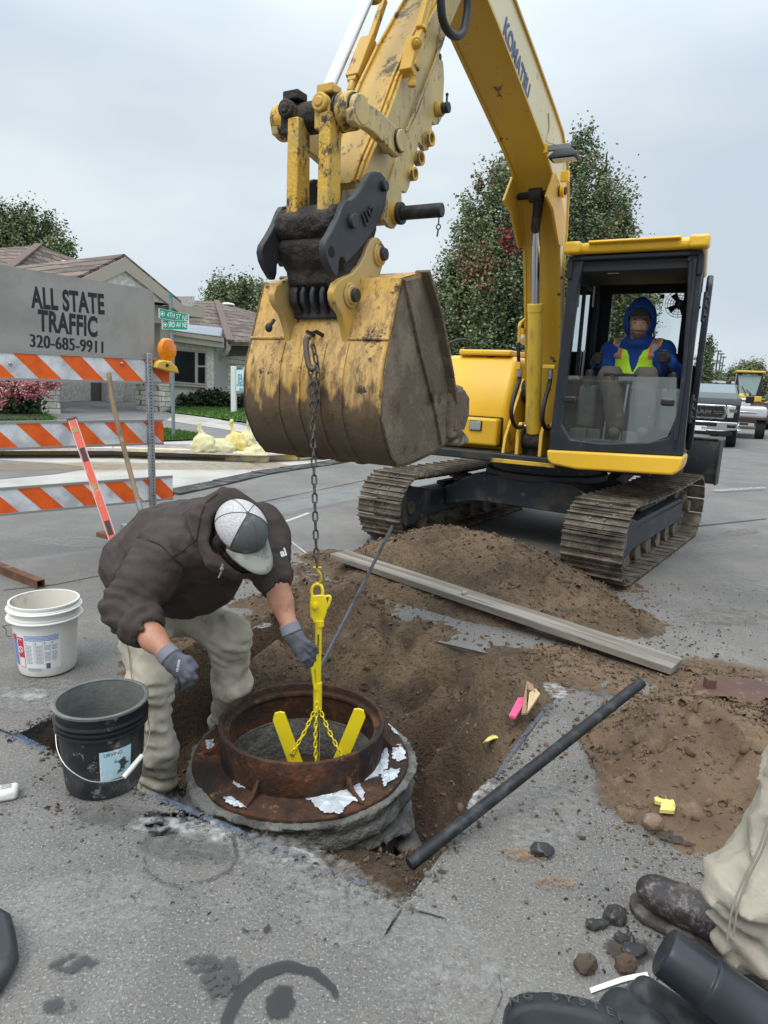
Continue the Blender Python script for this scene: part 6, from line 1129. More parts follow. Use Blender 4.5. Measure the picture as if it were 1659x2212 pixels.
def folds(P, s, amp, ax, seed=0, f=3.5):
    ax = np.array(ax, float); ax /= np.linalg.norm(ax); Q = P-(P@ax)[..., None]*ax*(1-1/f)*0+(P@ax)[..., None]*ax*(f-1); n = vn(Q, s, seed)+.5*vn(Q, s*2.1, seed+5); return -amp*(1-np.abs(n))**2
def chain_sd(P, pts, k=.02, flat=None):
    d = None
    for (a, ra), (b, rb) in zip(pts, pts[1:]):
        q = sd_cap(P, a, b, ra, rb, flat); d = q if d is None else smin(d, q, k)
    return d
MAN = thing('person', 'man in brown hoodie and trucker cap bending over the manhole in grey gloves', 'person', tuple(W(420, 1640, 3.15)))
pel = A_(335, 1290, 3.06)
nl = [(A_(305, 1315, 3.02), .106), (A_(322, 1480, 2.86), .077), (A_(340, 1620, 2.93), .066), (A_(346, 1700, 2.98), .072)]
fl2 = [(A_(400, 1310, 3.18), .102), (A_(497, 1375, 3.04), .079), (A_(500, 1480, 3.16), .073), (A_(490, 1572, 3.30), .074)]
tor = [(A_(305, 1222, 3.02), .168), (A_(385, 1195, 2.92), .190), (A_(470, 1165, 2.80), .178)]
shN, elN, cuN, wrN = A_(352, 1190, 2.66), A_(272, 1312, 2.55), A_(308, 1352, 2.47), A_(361, 1412, 2.40)
shF, elF, cuF, wrF = A_(562, 1150, 2.82), A_(588, 1240, 2.68), A_(597, 1262, 2.655), A_(627, 1358, 2.60)
hc = A_(520, 1150, 2.52); ur = np.array(_r); uu = np.array(_u); ut = -np.array(ray(520, 1150).normalized())
zu = .25*ur+.58*uu+.80*ut; zu /= np.linalg.norm(zu); yf = .52*ur-.78*uu+.38*ut; yf -= zu*(yf@zu); yf /= np.linalg.norm(yf); xr_ = np.cross(yf, zu); HR = np.stack([xr_, yf, zu], 1)   # head axes: x to his right, y forward, z up
hl = lambda P: (P-hc)@HR; HM = Matrix([[*HR[i], hc[i]] for i in range(3)]+[[0, 0, 0, 1]])
def head_sd(q):
    d = sd_ell(q, (0, -.005, .0), (.078, .098, .108)); d = smin(d, sd_ell(q, (0, .045, -.075), (.055, .06, .065)), .04); d = smin(d, sd_cap(q, (0, .092, -.02), (0, .112, -.055), .010, .015), .015)
    d = smin(d, sd_ell(q, (0, .085, .005), (.05, .02, .014)), .02); d = smin(d, sd_ell(q, (0, .092, -.092), (.026, .012, .010)), .012)
    for s in (-1, 1):
        d = smin(d, np.maximum(sd_ell(q, (s*.083, -.005, -.03), (.012, .020, .032)), -sd_ell(q, (s*.094, .0, -.028), (.008, .010, .018))), .008); d = np.maximum(d, -sd_ell(q, (s*.033, .100, -.012), (.014, .012, .008)))
    return d
def body_sd(P):
    d = head_sd(hl(P)); d = smin(d, sd_cap(P, hc-zu*.06-yf*.02, A_(478, 1170, 2.70), .062, .07), .04)
    d = smin(d, chain_sd(P, [(a, r*.72) for a, r in tor], .1), .06); d = smin(d, chain_sd(P, [(shN, .06), (elN, .052), (cuN, .050), (A_(332, 1380, 2.44), .046), (wrN, .031), (A_(372, 1426, 2.395), .03)], .02), .04)
    d = smin(d, chain_sd(P, [(shF, .06), (elF, .052), (cuF, .050), (A_(608, 1300, 2.63), .045), (wrF, .030), (A_(633, 1372, 2.60), .03)], .02), .04)
    for L in (nl, fl2): d = smin(d, chain_sd(P, [(a, r*.68) for a, r in L], .04), .06)
    return d
body = blob('body', body_sd, (-1.4, 2.0, -.45), (-.2, 3.5, 1.15), .0105, skin, MAN)
def hoodie(P):
    d = chain_sd(P, tor, .14); d = smin(d, sd_cap(P, shN+np.array((.02, 0, -.01)), shF, .105, .10), .10); d = smin(d, sd_ell(P, A_(405, 1250, 2.90), (.20, .17, .15)), .10)
    d = smin(d, chain_sd(P, [(shN, .112), (A_(312, 1262, 2.59), .098), (elN, .083), (cuN, .068)], .03), .05); d = smin(d, chain_sd(P, [(shF, .108), (A_(580, 1200, 2.73), .085), (elF, .070), (cuF, .060)], .03), .045)
    # rolled cuffs, rolled hem
    for c, a, r in ((cuN, cuN-elN, .062), (cuF, cuF-elF, .056)):
        a = a/np.linalg.norm(a); q = P-c; h_ = q@a; rr_ = np.linalg.norm(q-h_[..., None]*a, axis=-1); d = smin(d, np.hypot(rr_-r, h_+.012)-.014, .02)
    # hood bunched round the neck
    q = hl(P); hd = np.hypot(np.hypot(q[..., 0]*.95, (q[..., 1]+.035)*.85)-.105, (q[..., 2]+.075+q[..., 1]*.35)*.8)-.030; d = smin(d, hd, .035)
    d = smin(d, sd_ell(P, A_(462, 1118, 2.62), (.10, .10, .06)), .06)
    # creases
    d = d+folds(P, 4, .013, (.3, .8, .5), 2, 2.2)+folds(P, 10, .007, (.8, -.3, .5), 12, 1.8)+fbm(P, 9, 2, 3)*.004+.006
    for c, a, wdt in ((elN, elN-shN, .13), (cuN, cuN-elN, .07), (shN, elN-shN, .10), (elF, elF-shF, .10)):
        a = a/np.linalg.norm(a); q = P-c; h_ = q@a; m = np.exp(-(np.linalg.norm(q, axis=-1)/wdt)**2); d = d+m*.009*np.sin(h_*150+vn(P, 14, 8)*3.5)
    # open neck and sleeves
    d = np.maximum(d, -(head_sd(hl(P))-.018)); d = np.maximum(d, -sd_cap(P, cuN, A_(361, 1412, 2.40), .052, .05)); d = np.maximum(d, -sd_cap(P, cuF, wrF, .052, .05)); return d
blob('hoodie', hoodie, (-1.45, 2.1, .2), (-.25, 3.4, 1.2), .0078, hood_m, MAN, it=1)
def pants(P):
    d = sd_ell(P, pel+np.array((.02, .02, -.01)), (.20, .18, .17)); d = smin(d, chain_sd(P, nl, .05), .08); e = chain_sd(P, fl2, .05); d = smin(d, e, .07)
    d = d+folds(P, 6, .014, (0, 0, 1), 4, .7)+folds(P, 13, .010, (.5, 0, .8), 14, 1.6)+.004+fbm(P, 12, 2, 9)*.005
    for c, wdt in ((nl[1][0], .13), (fl2[1][0], .12), (nl[3][0], .13), (fl2[3][0], .12), (nl[0][0], .14)): m = np.exp(-(np.linalg.norm(P-c, axis=-1)/wdt)**2); d = d+m*.008*np.sin(P[..., 2]*110+P[..., 0]*40+vn(P, 10, 3)*3)
    for L in (nl, fl2): e = L[3][0]-L[2][0]; e = e/np.linalg.norm(e); d = np.maximum(d, np.minimum((P-L[3][0])@e-.045, .2)*(np.linalg.norm(P-L[3][0], axis=-1) < .22)+(np.linalg.norm(P-L[3][0], axis=-1) >= .22)*-1)
    return d
blob('trousers', pants, (-1.4, 2.5, -.52), (-.45, 3.6, .68), .0095, M('worn_khaki', (.44, .40, .325), .92, layers=[((.33, .295, .235), 3, .45, .62, {'d': 8}), ((.52, .48, .40), 6, .55, .68, {'d': 7}), ((.17, .14, .10), 9, .64, .72, {'d': 8, 'a': .8})], bump=[(160, .4, .0012), (12, .5, .02), (36, .3, .004)]), MAN)
def boot_at(name, ank, fwd_, par, L=.29, mat=bootm, h=.0085):
    f = np.array((fwd_[0], fwd_[1], 0)); f /= np.linalg.norm(f); s = np.array((-f[1], f[0], 0)); b0 = np.array((ank[0], ank[1], ank[2])); Rm = np.stack([f, s, (0, 0, 1)], 1)
    def up(P):
        q = (P-b0)@Rm; d = sd_cap(q, (0, 0, .02), (0, 0, -.04), .052, .056); d = smin(d, sd_cap(q, (-.02, 0, -.055), (.15, 0, -.068), .046, .040, ((0, 1, 0), .95)), .05); d = smin(d, sd_ell(q, (.165, 0, -.068), (.055, .048, .034)), .03); return np.maximum(d, -.098-q[..., 2])
    def so(P):
        q = (P-b0)@Rm; w_ = np.hypot(np.clip(np.abs(q[..., 0]-.068)-.10, 0, 9), q[..., 1]*(1.0+.25*np.clip(.07-q[..., 0], 0, .1)*10*.3)); return np.maximum(w_-.052, np.abs(q[..., 2]+.102)-.013)-.004
    lo, hi = b0-.26, b0+.26; lo[2] = b0[2]-.14; hi[2] = b0[2]+.12; o = blob(name, up, lo, hi, h, mat, par); blob('sole', so, lo, hi, h, solem, o); return o
boot_at('boot', nl[3][0]+np.array((.02, -.0, .0)), (.8, -.5), MAN); boot_at('boot', fl2[3][0]+np.array((.0, -.0, .0)), (.8, -.5), MAN)
def on_surf(fn, pts, n=14):      # walk points from outside onto the cloth
    out = []
    for p in pts:
        p = np.array(p, float); c = np.array(CAM); t = (p-c)/np.linalg.norm(p-c); q = p-t*.45
        for _ in range(70):
            d = float(fn(q[None])[0]); q = q+t*max(d*.7, .0005)
            if d < .0015: break
        if d < .004 and np.linalg.norm(q-p) < .40: out.append(V(q-t*.001))
    return out if len(out) > 1 else None
hob = [o for o in MAN.children if o.name.startswith('hoodie')][0]; pab = [o for o in MAN.children if o.name.startswith('trousers')][0]; smh = M('hoodie_seam', (.028, .021, .020), .95)
for L in (((298, 1160), (325, 1168), (350, 1180), (371, 1203), (392, 1221), (398, 1240)), ((371, 1203), (395, 1190), (425, 1165)), ((425, 1165), (432, 1120), (446, 1085), (470, 1066))):
    pp = on_surf(hoodie, [A_(x, y, 2.75) for x, y in L])
    if pp: b = MB(); b.tube(catm(pp, 4), .0022, 6); b.build('seam', smh, hob)
for L in (((262, 1340), (276, 1400), (286, 1480), (292, 1560), (300, 1640)), ((253, 1330), (258, 1362), (268, 1372), (277, 1366))):
    pp = on_surf(pants, [A_(x, y, 2.9) for x, y in L])
    if pp: b = MB(); b.tube(catm(pp, 4), .0020, 6); b.build('seam', M('khaki_seam', (.22, .195, .155), .9), pab)
# gloves: palm, four bent fingers of unequal length, a thumb leaving the side of the palm
def glove(name, wr, palm, fingers, thumb, cuff):
    def f(P):
        d = sd_cap(P, wr, palm[0], .033, .036); d = smin(d, sd_cap(P, palm[0], palm[1], .034, .036, (palm[2], 1.45)), .015)
        for i, fg in enumerate(fingers): r = (.0118, .0122, .0116, .0104)[i]; d = smin(d, chain_sd(P, [(A_(*p), r*(1, .96, .90, .82)[j]) for j, p in enumerate(fg)], .003), .0035)
        d = smin(d, chain_sd(P, [(A_(*p), (.0155, .0135, .0118)[j]) for j, p in enumerate(thumb)], .004), .012); return d+fbm(P, 40, 2, 3)*.0015
    allp = np.array([A_(*p) for fg in fingers+[thumb] for p in fg]+[wr, palm[0], palm[1]]); o = blob(name, f, allp.min(0)-.06, allp.max(0)+.06, .0034, glovem, MAN)
    a = (palm[0]-wr)/np.linalg.norm(palm[0]-wr); b = MB(); b.cyl(V(wr-a*.028), V(wr+a*.012), .0375, .040, n=24); b.build('cuff', cuffm, o, bevel=.004); return o
g1 = glove('glove', A_(365, 1416, 2.395), (A_(376, 1428, 2.388), A_(393, 1446, 2.375), (.3, -1, .25)),
      [[(398, 1436, 2.368), (412, 1450, 2.365), (421, 1463, 2.375), (419, 1473, 2.395)], [(396, 1447, 2.365), (407, 1463, 2.362), (412, 1476, 2.375), (408, 1483, 2.395)], [(389, 1455, 2.366), (396, 1471, 2.365), (399, 1483, 2.38), (395, 1489, 2.40)], [(380, 1458, 2.372), (383, 1473, 2.372), (384, 1483, 2.385), (381, 1488, 2.40)]],
      [(386, 1424, 2.385), (408, 1424, 2.378), (422, 1441, 2.385)], 1)
g2 = glove('glove', A_(629, 1362, 2.595), (A_(634, 1374, 2.592), A_(649, 1395, 2.58), (.5, -1, .2)),
      [[(655, 1385, 2.575), (668, 1391, 2.570), (678, 1398, 2.575), (682, 1408, 2.585)], [(657, 1395, 2.573), (669, 1406, 2.570), (677, 1415, 2.580), (678, 1425, 2.60)], [(655, 1404, 2.575), (665, 1418, 2.575), (673, 1427, 2.59), (672, 1436, 2.605)], [(649, 1410, 2.58), (657, 1425, 2.58), (664, 1435, 2.595), (663, 1442, 2.61)]],
      [(638, 1386, 2.575), (645, 1408, 2.562), (653, 1425, 2.565)], 1)
ink2 = M('glove_print', (.55, .55, .58), .6); pc = W(385, 1438, 2.338); nn_ = (CAM-pc).normalized(); xx = V(ur)*.35-V(uu)*-.95; xx = (V(uu)*.97+V(ur)*.2); xx = (xx-nn_*xx.dot(nn_)).normalized(); yy = nn_.cross(xx)
Mg = Matrix(((xx.x, yy.x, nn_.x, pc.x), (xx.y, yy.y, nn_.y, pc.y), (xx.z, yy.z, nn_.z, pc.z), (0, 0, 0, 1)))
# cap
capw = M('cap_mesh_white', (.52, .51, .53), .9, layers=[((.40, .38, .39), 160, .45, .6, {'d': 1}), ((.36, .33, .31), 6, .52, .66, {'d': 8})], bump=(260, .6, .001)); capd = M('cap_front_grey_green', (.085, .092, .087), .9, layers=[((.17, .18, .175), 22, .58, .68, {'d': 8}), ((.09, .10, .095), 7, .52, .62)], bump=(200, .3, .001)); capb = M('cap_bill', (.24, .24, .215), .9, layers=[((.13, .13, .12), 16, .55, .66, {'d': 7}), ((.34, .34, .31), 8, .55, .66)], bump=(200, .3, .001))
CAP = MB(); nr, nc = 14, 48; vs = []; mi_ = []
for i in range(nr+1):
    th = (math.pi/2+.12)*i/nr
    for j in range(nc):
        ph = 2*math.pi*j/nc; rr_ = .094+.012*max(0, math.sin(ph)); x, y = math.cos(ph)*math.sin(th)*.092, math.sin(ph)*math.sin(th)*(.112)-.006; z = .025+math.cos(th)*.092*(1+.08*max(0, math.sin(ph))); vs.append(HM @ V((x, y, z)))
fs = [(i*nc+j, (i+1)*nc+j, (i+1)*nc+(j+1) % nc, i*nc+(j+1) % nc) for i in range(nr) for j in range(nc)]
CAP.add(vs, fs)
CAP.m = [(1 if math.sin(2*math.pi*(j+.5)/nc) > .52 else 0) for i in range(nr) for j in range(nc)]
cap = CAP.build('cap', [capw, capd], MAN, smooth=60); so_ = cap.modifiers.new('thick', 'SOLIDIFY'); so_.thickness = .003
b = MB(); nb = 18; vs = []
for k in range(5):
    for j in range(nb+1):
        ph = R(28+124*j/nb); t_ = k/4; x = math.cos(ph)*.094; y = math.sin(ph)*.110-.006+t_*(.086*math.sin(math.pi*j/nb)**.6); x *= 1-.04*t_; z = .018-.020*t_-.9*x*x*2.2*(1-.2*t_); vs.append(HM @ V((x, y, z)))
b.add(vs, [(k*(nb+1)+j, k*(nb+1)+j+1, (k+1)*(nb+1)+j+1, (k+1)*(nb+1)+j) for k in range(4) for j in range(nb)]); bl2 = b.build('bill', capb, cap, smooth=60); so_ = bl2.modifiers.new('thick', 'SOLIDIFY'); so_.thickness = .004
b = MB(); b.ball(HM @ V((0, -.006, .118)), .007, 8); b.build('button', capd, cap)
b = MB()
for ph in (math.asin(.52), math.pi-math.asin(.52), math.pi/2, -.5, -math.pi/2, math.pi+.5): b.tube([HM @ V((math.cos(ph)*math.sin(th)*.0935, math.sin(ph)*math.sin(th)*.1135-.006, .025+math.cos(th)*.0935*(1+.08*max(0, math.sin(ph))))) for th in [(math.pi/2)*i/10 for i in range(11)]], .0012, 5)
b.build('seam', M('cap_seam', (.1, .105, .10), .9), cap)
b = MB(); b.tube(catm([HM @ V(p) for p in ((.030, .165, -.001), (.034, .150, .003), (.022, .140, .006), (.008, .148, .006), (.004, .170, .003), (.004, .19, -.006))], 4), .0014, 6); b.build('fish_hook', M('hook_wire', (.12, .11, .1), .3, .8), cap)
beardm = M('dark_beard', (.016, .012, .010), .95, bump=(150, 1, .004)); hairm = M('dark_hair', (.02, .015, .012), .9, bump=(120, 1, .003))
def beard(P):
    q = hl(P); d = np.maximum(head_sd(q)-.013-vn(q, 60, 2)*.004, -(head_sd(q)-.0)); m = np.maximum(-(q[..., 1]-.005+q[..., 2]*.25), q[..., 2]+.062-.03*np.clip((np.abs(q[..., 0])-.05)*30, 0, 1.8)); d = np.maximum(d, m); return np.maximum(d, -sd_ell(q, (0, .098, -.092), (.022, .02, .006)))
blob('beard', beard, hc-.2, hc+.2, .0045, beardm, MAN)
def hair(P):
    q = hl(P); d = np.maximum(head_sd(q)-.006, -(head_sd(q))); return np.maximum(d, np.maximum(q[..., 1]-.03, -(q[..., 2]+.055)))
blob('hair', hair, hc-.2, hc+.2, .0055, hairm, MAN)
b = MB(); b.tube(catm([A_(481, 1218, 2.42), A_(479, 1228, 2.42), A_(477, 1238, 2.425), A_(472, 1248, 2.43)]), .0035, 8); b.ball(A_(479, 1229, 2.42), .0075, 8); b.build('drawstring', M('grey_cord', (.2, .17, .17), .9), MAN)
wl_ = M('white_print', (.72, .72, .72), .8); pc = W(612, 1194, 2.60); nn_ = (CAM-pc).normalized()*.7+V((.5, 0, .1)); nn_.normalize(); xx = V(uu)*.25+V(ur)*.9; xx = (xx-nn_*xx.dot(nn_)).normalized(); yy = nn_.cross(xx)
text('al', Matrix(((xx.x, yy.x, nn_.x, pc.x), (xx.y, yy.y, nn_.y, pc.y), (xx.z, yy.z, nn_.z, pc.z), (0, 0, 0, 1))), .04, wl_, 'sleeve_print', MAN, bold=.0015)
text('CE EN388', Mg, .010, ink2, 'glove_print', g1, width=.040, bold=.0002)

# ---- the operator, in the excavator house frame ----
OPm = Matrix.Translation(V((HO[0], HO[1], 0))) @ Matrix.Rotation(-HA, 4, 'Z'); XO = .715
def H2(x, y, yl): return np.array(HY(x, y, yl))
fwd2 = np.array((0, -1.0, 0))
OP = thing('person', 'seated operator in blue hood and lime safety vest behind the cab windshield', 'person', (HO[0]+.715*_hc-.4*_hs, HO[1]-.715*_hs-.4*_hc, 1.4), -HA)
Lm = np.array(OPm); Li = np.array(OPm.inverted())
def opb(name, fn, lo, hi, h, mat, **k):
    vs, fs = snets(fn, np.array(lo, float), np.array(hi, float), h); mi = k.pop('mif', None)
    s = np.zeros_like(vs); c_ = np.zeros(len(vs))
    for a, b_ in ((0, 1), (1, 2), (2, 3), (3, 0)): np.add.at(s, fs[:, a], vs[fs[:, b_]]); np.add.at(c_, fs[:, a], 1); np.add.at(s, fs[:, b_], vs[fs[:, a]]); np.add.at(c_, fs[:, b_], 1)
    v2 = vs*.5+.5*s/np.maximum(c_, 1)[:, None]; return npmesh(name, v2@Lm[:3, :3].T+Lm[:3, 3], fs, mat, k.get('parent', OP), True, 180, None if mi is None else mi(vs[fs].mean(1)))
oh = H2(1382, 694, -.50); sc2 = 1.02
tocam = np.array((CAM.x-HO[0], CAM.y-HO[1])); hx_ = tocam[0]*_hc-tocam[1]*_hs-oh[0]; hy_ = tocam[0]*_hs+tocam[1]*_hc-oh[1]; yaw = math.atan2(hx_, -hy_)*.9
fy = np.array((math.sin(yaw), -math.cos(yaw), -.06)); fy /= np.linalg.norm(fy); fx_ = np.cross(fy, (0, 0, 1)); fx_ /= np.linalg.norm(fx_); fz = np.cross(fx_, fy); OR = np.stack([fx_, fy, fz], 1)
ohl = lambda P: (P-oh)@OR/sc2
osk = M('operator_skin', (.62, .36, .25), .55, layers=[((.22, .10, .06), 12, .5, .62)], sub=.1)
shL, shR = oh+np.array((-.185, .06, -.235)), oh+np.array((.185, .06, -.235)); glL, glR = H2(1290, 776, -.72), H2(1437, 772, -.80)
elL, elR = H2(1300, 806, -.50), H2(1452, 806, -.55); hips = oh+np.array((0, .06, -.62)); kL, kR = H2(1318, 812, -.86), H2(1396, 812, -.88); fL, fR = H2(1330, 918, -.98), H2(1392, 918, -.98)
def obody(P):
    d = head_sd(ohl(P))*sc2; d = smin(d, sd_cap(P, oh-fz*.07, oh+np.array((0, .05, -.2)), .055, .07), .03); d = smin(d, sd_cap(P, oh+np.array((0, .07, -.3)), hips, .13, .13), .08)
    for s, e, g in ((shL, elL, glL), (shR, elR, glR)): d = smin(d, chain_sd(P, [(s, .05), (e, .042), (g, .03)], .02), .04)
    for k_, f_ in ((kL, fL), (kR, fR)): d = smin(d, chain_sd(P, [(hips, .08), (k_, .055), (f_, .04)], .03), .05)
    return d
opb('body', obody, (.1, -1.15, .9), (1.3, -.1, 2.3), .011, osk)
def ohood(P):
    d = sd_cap(P, oh+np.array((0, .07, -.30)), hips+np.array((0, 0, .05)), .17, .165, ((0, 1, 0), 1.25)); d = smin(d, sd_cap(P, shL, shR, .085, .085), .08)
    for s, e, g in ((shL, elL, glL), (shR, elR, glR)): d = smin(d, chain_sd(P, [(s, .085), (e, .072), (e+(g-e)*.75, .055)], .03), .05)
    q = ohl(P); hd = sd_ell(q, (0, -.045, .005), (.120, .130, .150)); hd = smin(hd, sd_ell(q, (0, -.05, .12), (.05, .07, .055)), .05); op = sd_ell(q, (0, .12, -.010), (.088, .22, .125)); hd = np.maximum(hd, -op); hd = np.maximum(hd, -(sd_ell(q, (0, -.01, 0), (.095, .11, .12))))
    d = smin(d, hd, .035); d = smin(d, np.hypot(np.hypot(q[..., 0], q[..., 1]+.01)-.09, q[..., 2]+.165)-.03, .04); d = np.maximum(d, -(head_sd(q)*sc2-.006)*1.0)
    return d+folds(P, 8, .010, (0, 0, 1), 6, .8)
blue = M('blue_hoodie', (.008, .06, .27), .9, bump=[(180, .3, .001), (16, .3, .01)])
opb('hoodie', ohood, (.05, -1.05, 1.3), (1.35, -.1, 2.35), .0095, blue)
def ovest(P):
    d = sd_cap(P, oh+np.array((0, .07, -.30)), hips+np.array((0, 0, .06)), .185, .185, ((0, 1, 0), 1.22)); d = smin(d, sd_cap(P, shL+np.array((.03, 0, .015)), shR-np.array((.03, 0, -.015)), .088, .088), .09)
    ax_ = np.abs(P[..., 0]-oh[0]); d = np.maximum(d, ax_-.20); zc = P[..., 2]-oh[2]; d = np.maximum(d, zc+.13-.0); vneck = .085*np.clip((zc+.44)/.30, 0, 1.2); d = np.maximum(d, -np.maximum(ax_-np.where(zc > -.44, vneck, -.1), P[..., 1]-(oh[1]+.05))); d = np.maximum(d, -(zc+.66)); return d+folds(P, 9, .008, (1, 0, 0), 8, .8)
vl = M('lime_vest', (.55, .90, .04), .7, bump=(14, .3, .01)); vo = M('orange_trim', (.95, .16, .03), .6); vg = M('reflective_grey', (.30, .30, .32), .35, .3)
def vmi(c):
    ax_ = np.abs(c[:, 0]-oh[0]); z_ = c[:, 2]-oh[2]; m = np.zeros(len(c), int); up_ = z_ > -.30; m[up_ & (ax_ > .10) & (ax_ < .175)] = 1; m[up_ & (ax_ > .118) & (ax_ < .157)] = 2
    bz = z_+.52-ax_*.25; lo_ = (bz > -.035) & (bz < .035); m[lo_ & (ax_ > .05)] = 2; m[lo_ & (ax_ > .10) & (ax_ < .13)] = 1; m[(np.abs(bz) < .05) & (np.abs(bz) > .036) & (ax_ > .1)] = 1; return m
ve = opb('safety_vest', ovest, (.3, -.95, 1.25), (1.15, -.1, 2.0), .0095, [vl, vo, vg], mif=vmi)
zf = MB()
trm = M('operator_trousers', (.085, .07, .062), .9, bump=(14, .4, .01))
def otr(P):
    d = sd_ell(P, hips, (.18, .17, .13))
    for k_, f_ in ((kL, fL), (kR, fR)): d = smin(d, chain_sd(P, [(hips+(k_-hips)*.2, .10), (k_, .078), (f_, .06)], .03), .05)
    return d+folds(P, 8, .010, (0, 1, 0), 9, .8)
opb('trousers', otr, (.25, -1.15, .95), (1.2, -.1, 1.6), .0105, trm)
blk_g = M('black_gloves', (.018, .018, .02), .85, bump=(120, .4, .002))
for g, e, s in ((glL, elL, 1), (glR, elR, -1)):
    def gl(P, g=g, e=e, s=s):
        d = sd_ell(P, g, (.042, .045, .038)); d = smin(d, sd_cap(P, g, g+(e-g)*.3, .034, .036), .02)
        for i, dz in enumerate((.028, .010, -.008, -.026)): a = g+np.array((-.01*s, -.02, dz)); d = smin(d, chain_sd(P, [(a, .014), (a+np.array((.022*s, -.035, -.004)), .013), (a+np.array((.055*s*(1-.1*i), -.022, -.008)), .011)], .004), .006)
        return smin(d, chain_sd(P, [(g+np.array((.0, -.01, .035)), .014), (g+np.array((.035*s, -.012, .045)), .012)], .004), .01)
    opb('glove', gl, g-.11, g+.13, .0055, blk_g)
    b = MB(); lb_ = np.array((.40 if s > 0 else 1.02, -.72, 1.55)); b.tube([V(lb_), V(g+np.array((0, 0, -.03)))], [.010, .012], 10); b.cyl(V(g+np.array((0, 0, -.05))), V(g+np.array((.01*s, -.02, .05))), .020, n=14); b.build('joystick', M('joystick_black', (.02, .02, .02), .4), CAB, world=False)
for f_ in (fL, fR):
    def ob(P, f_=f_): return smin(sd_cap(P, f_+np.array((0, .02, -.03)), f_+np.array((0, -.06, -.05)), .045, .038), sd_cap(P, f_, f_+np.array((0, 0, .06)), .045, .05), .03)
    opb('boot', ob, f_-.16, f_+.14, .009, M('tan_boot', (.20, .12, .06), .8))
# operator's cap, brows, eyes, mouth
b = MB(); OM = Matrix([[*(OR[i]*sc2), oh[i]] for i in range(3)]+[[0, 0, 0, 1]]); OM = OPm @ OM
b.ball((0, 0, 0), 1, 14, None); b.v = [tuple(OM @ V((x*.088, y*.103+.002, .035+z*.085))) for x, y, z in b.v if True]
b.f = [f for f in b.f if all(V(OM.inverted() @ V(b.v[i])).z > .030 for i in f)]; b.m = [0]*len(b.f); oc = b.build('cap', M('dark_cap', (.03, .032, .036), .85), OP)
b = MB(); vs = []
for k in range(4):
    for j in range(13):
        ph = R(35+110*j/12); t_ = k/3; x = math.cos(ph)*.088; y = math.sin(ph)*.103+t_*.055*math.sin(math.pi*j/12)**.6; vs.append(OM @ V((x, y, .040-.012*t_-1.6*x*x)))
b.add(vs, [(k*13+j, k*13+j+1, (k+1)*13+j+1, (k+1)*13+j) for k in range(3) for j in range(12)]); bb_ = b.build('bill', M('grey_bill', (.13, .13, .12), .9), oc); so_ = bb_.modifiers.new('t', 'SOLIDIFY'); so_.thickness = .003
b = MB()
for s in (-1, 1): b.ball(OM @ V((s*.033, .088, -.012)), .010, 8)
b.build('eye', M('eye_white', (.5, .47, .44), .3), OP); b = MB()
for s in (-1, 1): b.ball(OM @ V((s*.033, .0975, -.012)), .0048, 6)
b.build('iris', M('dark_iris', (.02, .015, .01), .3), OP); b = MB()
for s in (-1, 1): b.tube([OM @ V((s*.015, .101, .006)), OM @ V((s*.035, .099, .010)), OM @ V((s*.052, .088, .004))], [.003, .0042, .002], 6)
b.build('eyebrow', hairm, OP)
b = MB(); b.tube([OM @ V((-.024, .100, -.090)), OM @ V((0, .1065, -.089)), OM @ V((.024, .100, -.090))], [.002, .0035, .002], 6); b.build('lips', M('lip', (.22, .09, .07), .6), OP)
def ostub(P):
    q = ohl(P); d = np.maximum(head_sd(q)-.002, -(head_sd(q)+.002)); return np.maximum(d, np.maximum(q[..., 2]+.062, -(q[..., 1]-.02)))
opb('stubble', ostub, oh-.15, oh+.15, .005, M('stubble', (.26, .16, .12), .9))

# ---- third person at the right edge: one leg and boot ----
P3 = thing('person', 'person at the right edge, only khaki trouser leg and scuffed dark boot showing', 'person', tuple(G(1600, 2050)))
at = np.array((.955, 1.50, .13)); k1, k2, k3 = A_(1600, 1990, 1.60), A_(1640, 1850, 1.62), A_(1745, 1640, 1.70)
lg3 = [(A_(1585, 2015, 1.62), .080), (A_(1592, 1950, 1.62), .082), (A_(1668, 1820, 1.60), .092), (A_(1722, 1690, 1.62), .098), (A_(1745, 1560, 1.70), .105)]
def p3t(P):
    P = P-np.array((.075, .01, 0))
    d = chain_sd(P, lg3, .05); d = smin(d, sd_ell(P, A_(1560, 1930, 1.58), (.07, .08, .05)), .05); d = d+folds(P, 7, .028, (.6, .2, .75), 12, .6)+folds(P, 14, .012, (.8, .2, -.4), 15, 1.6)+fbm(P, 10, 2, 4)*.008
    m = np.exp(-((P[..., 2]-.22)/.10)**2); d = d+m*.011*np.sin(P[..., 2]*100+P[..., 0]*70+vn(P, 9, 2)*4); return np.maximum(d, -(P[..., 2]-.06-.03*vn(P, 9, 5)))
o3 = blob('trousers', p3t, (.65, 1.0, .0), (1.5, 1.95, .95), .008, khaki, P3, it=2)
b = MB(); sm = [V(A_(x, y, d_)) for x, y, d_ in ((1571, 2030, 1.48), (1583, 1960, 1.485), (1606, 1900, 1.50), (1640, 1830, 1.51), (1668, 1740, 1.52))]; b.tube(catm(sm, 5), .0022, 6); b.tube([p+V((.014, .004, .004)) for p in catm(sm, 5)], .0022, 6); b.build('seam', M('khaki_seam', (.25, .22, .17), .9), o3)
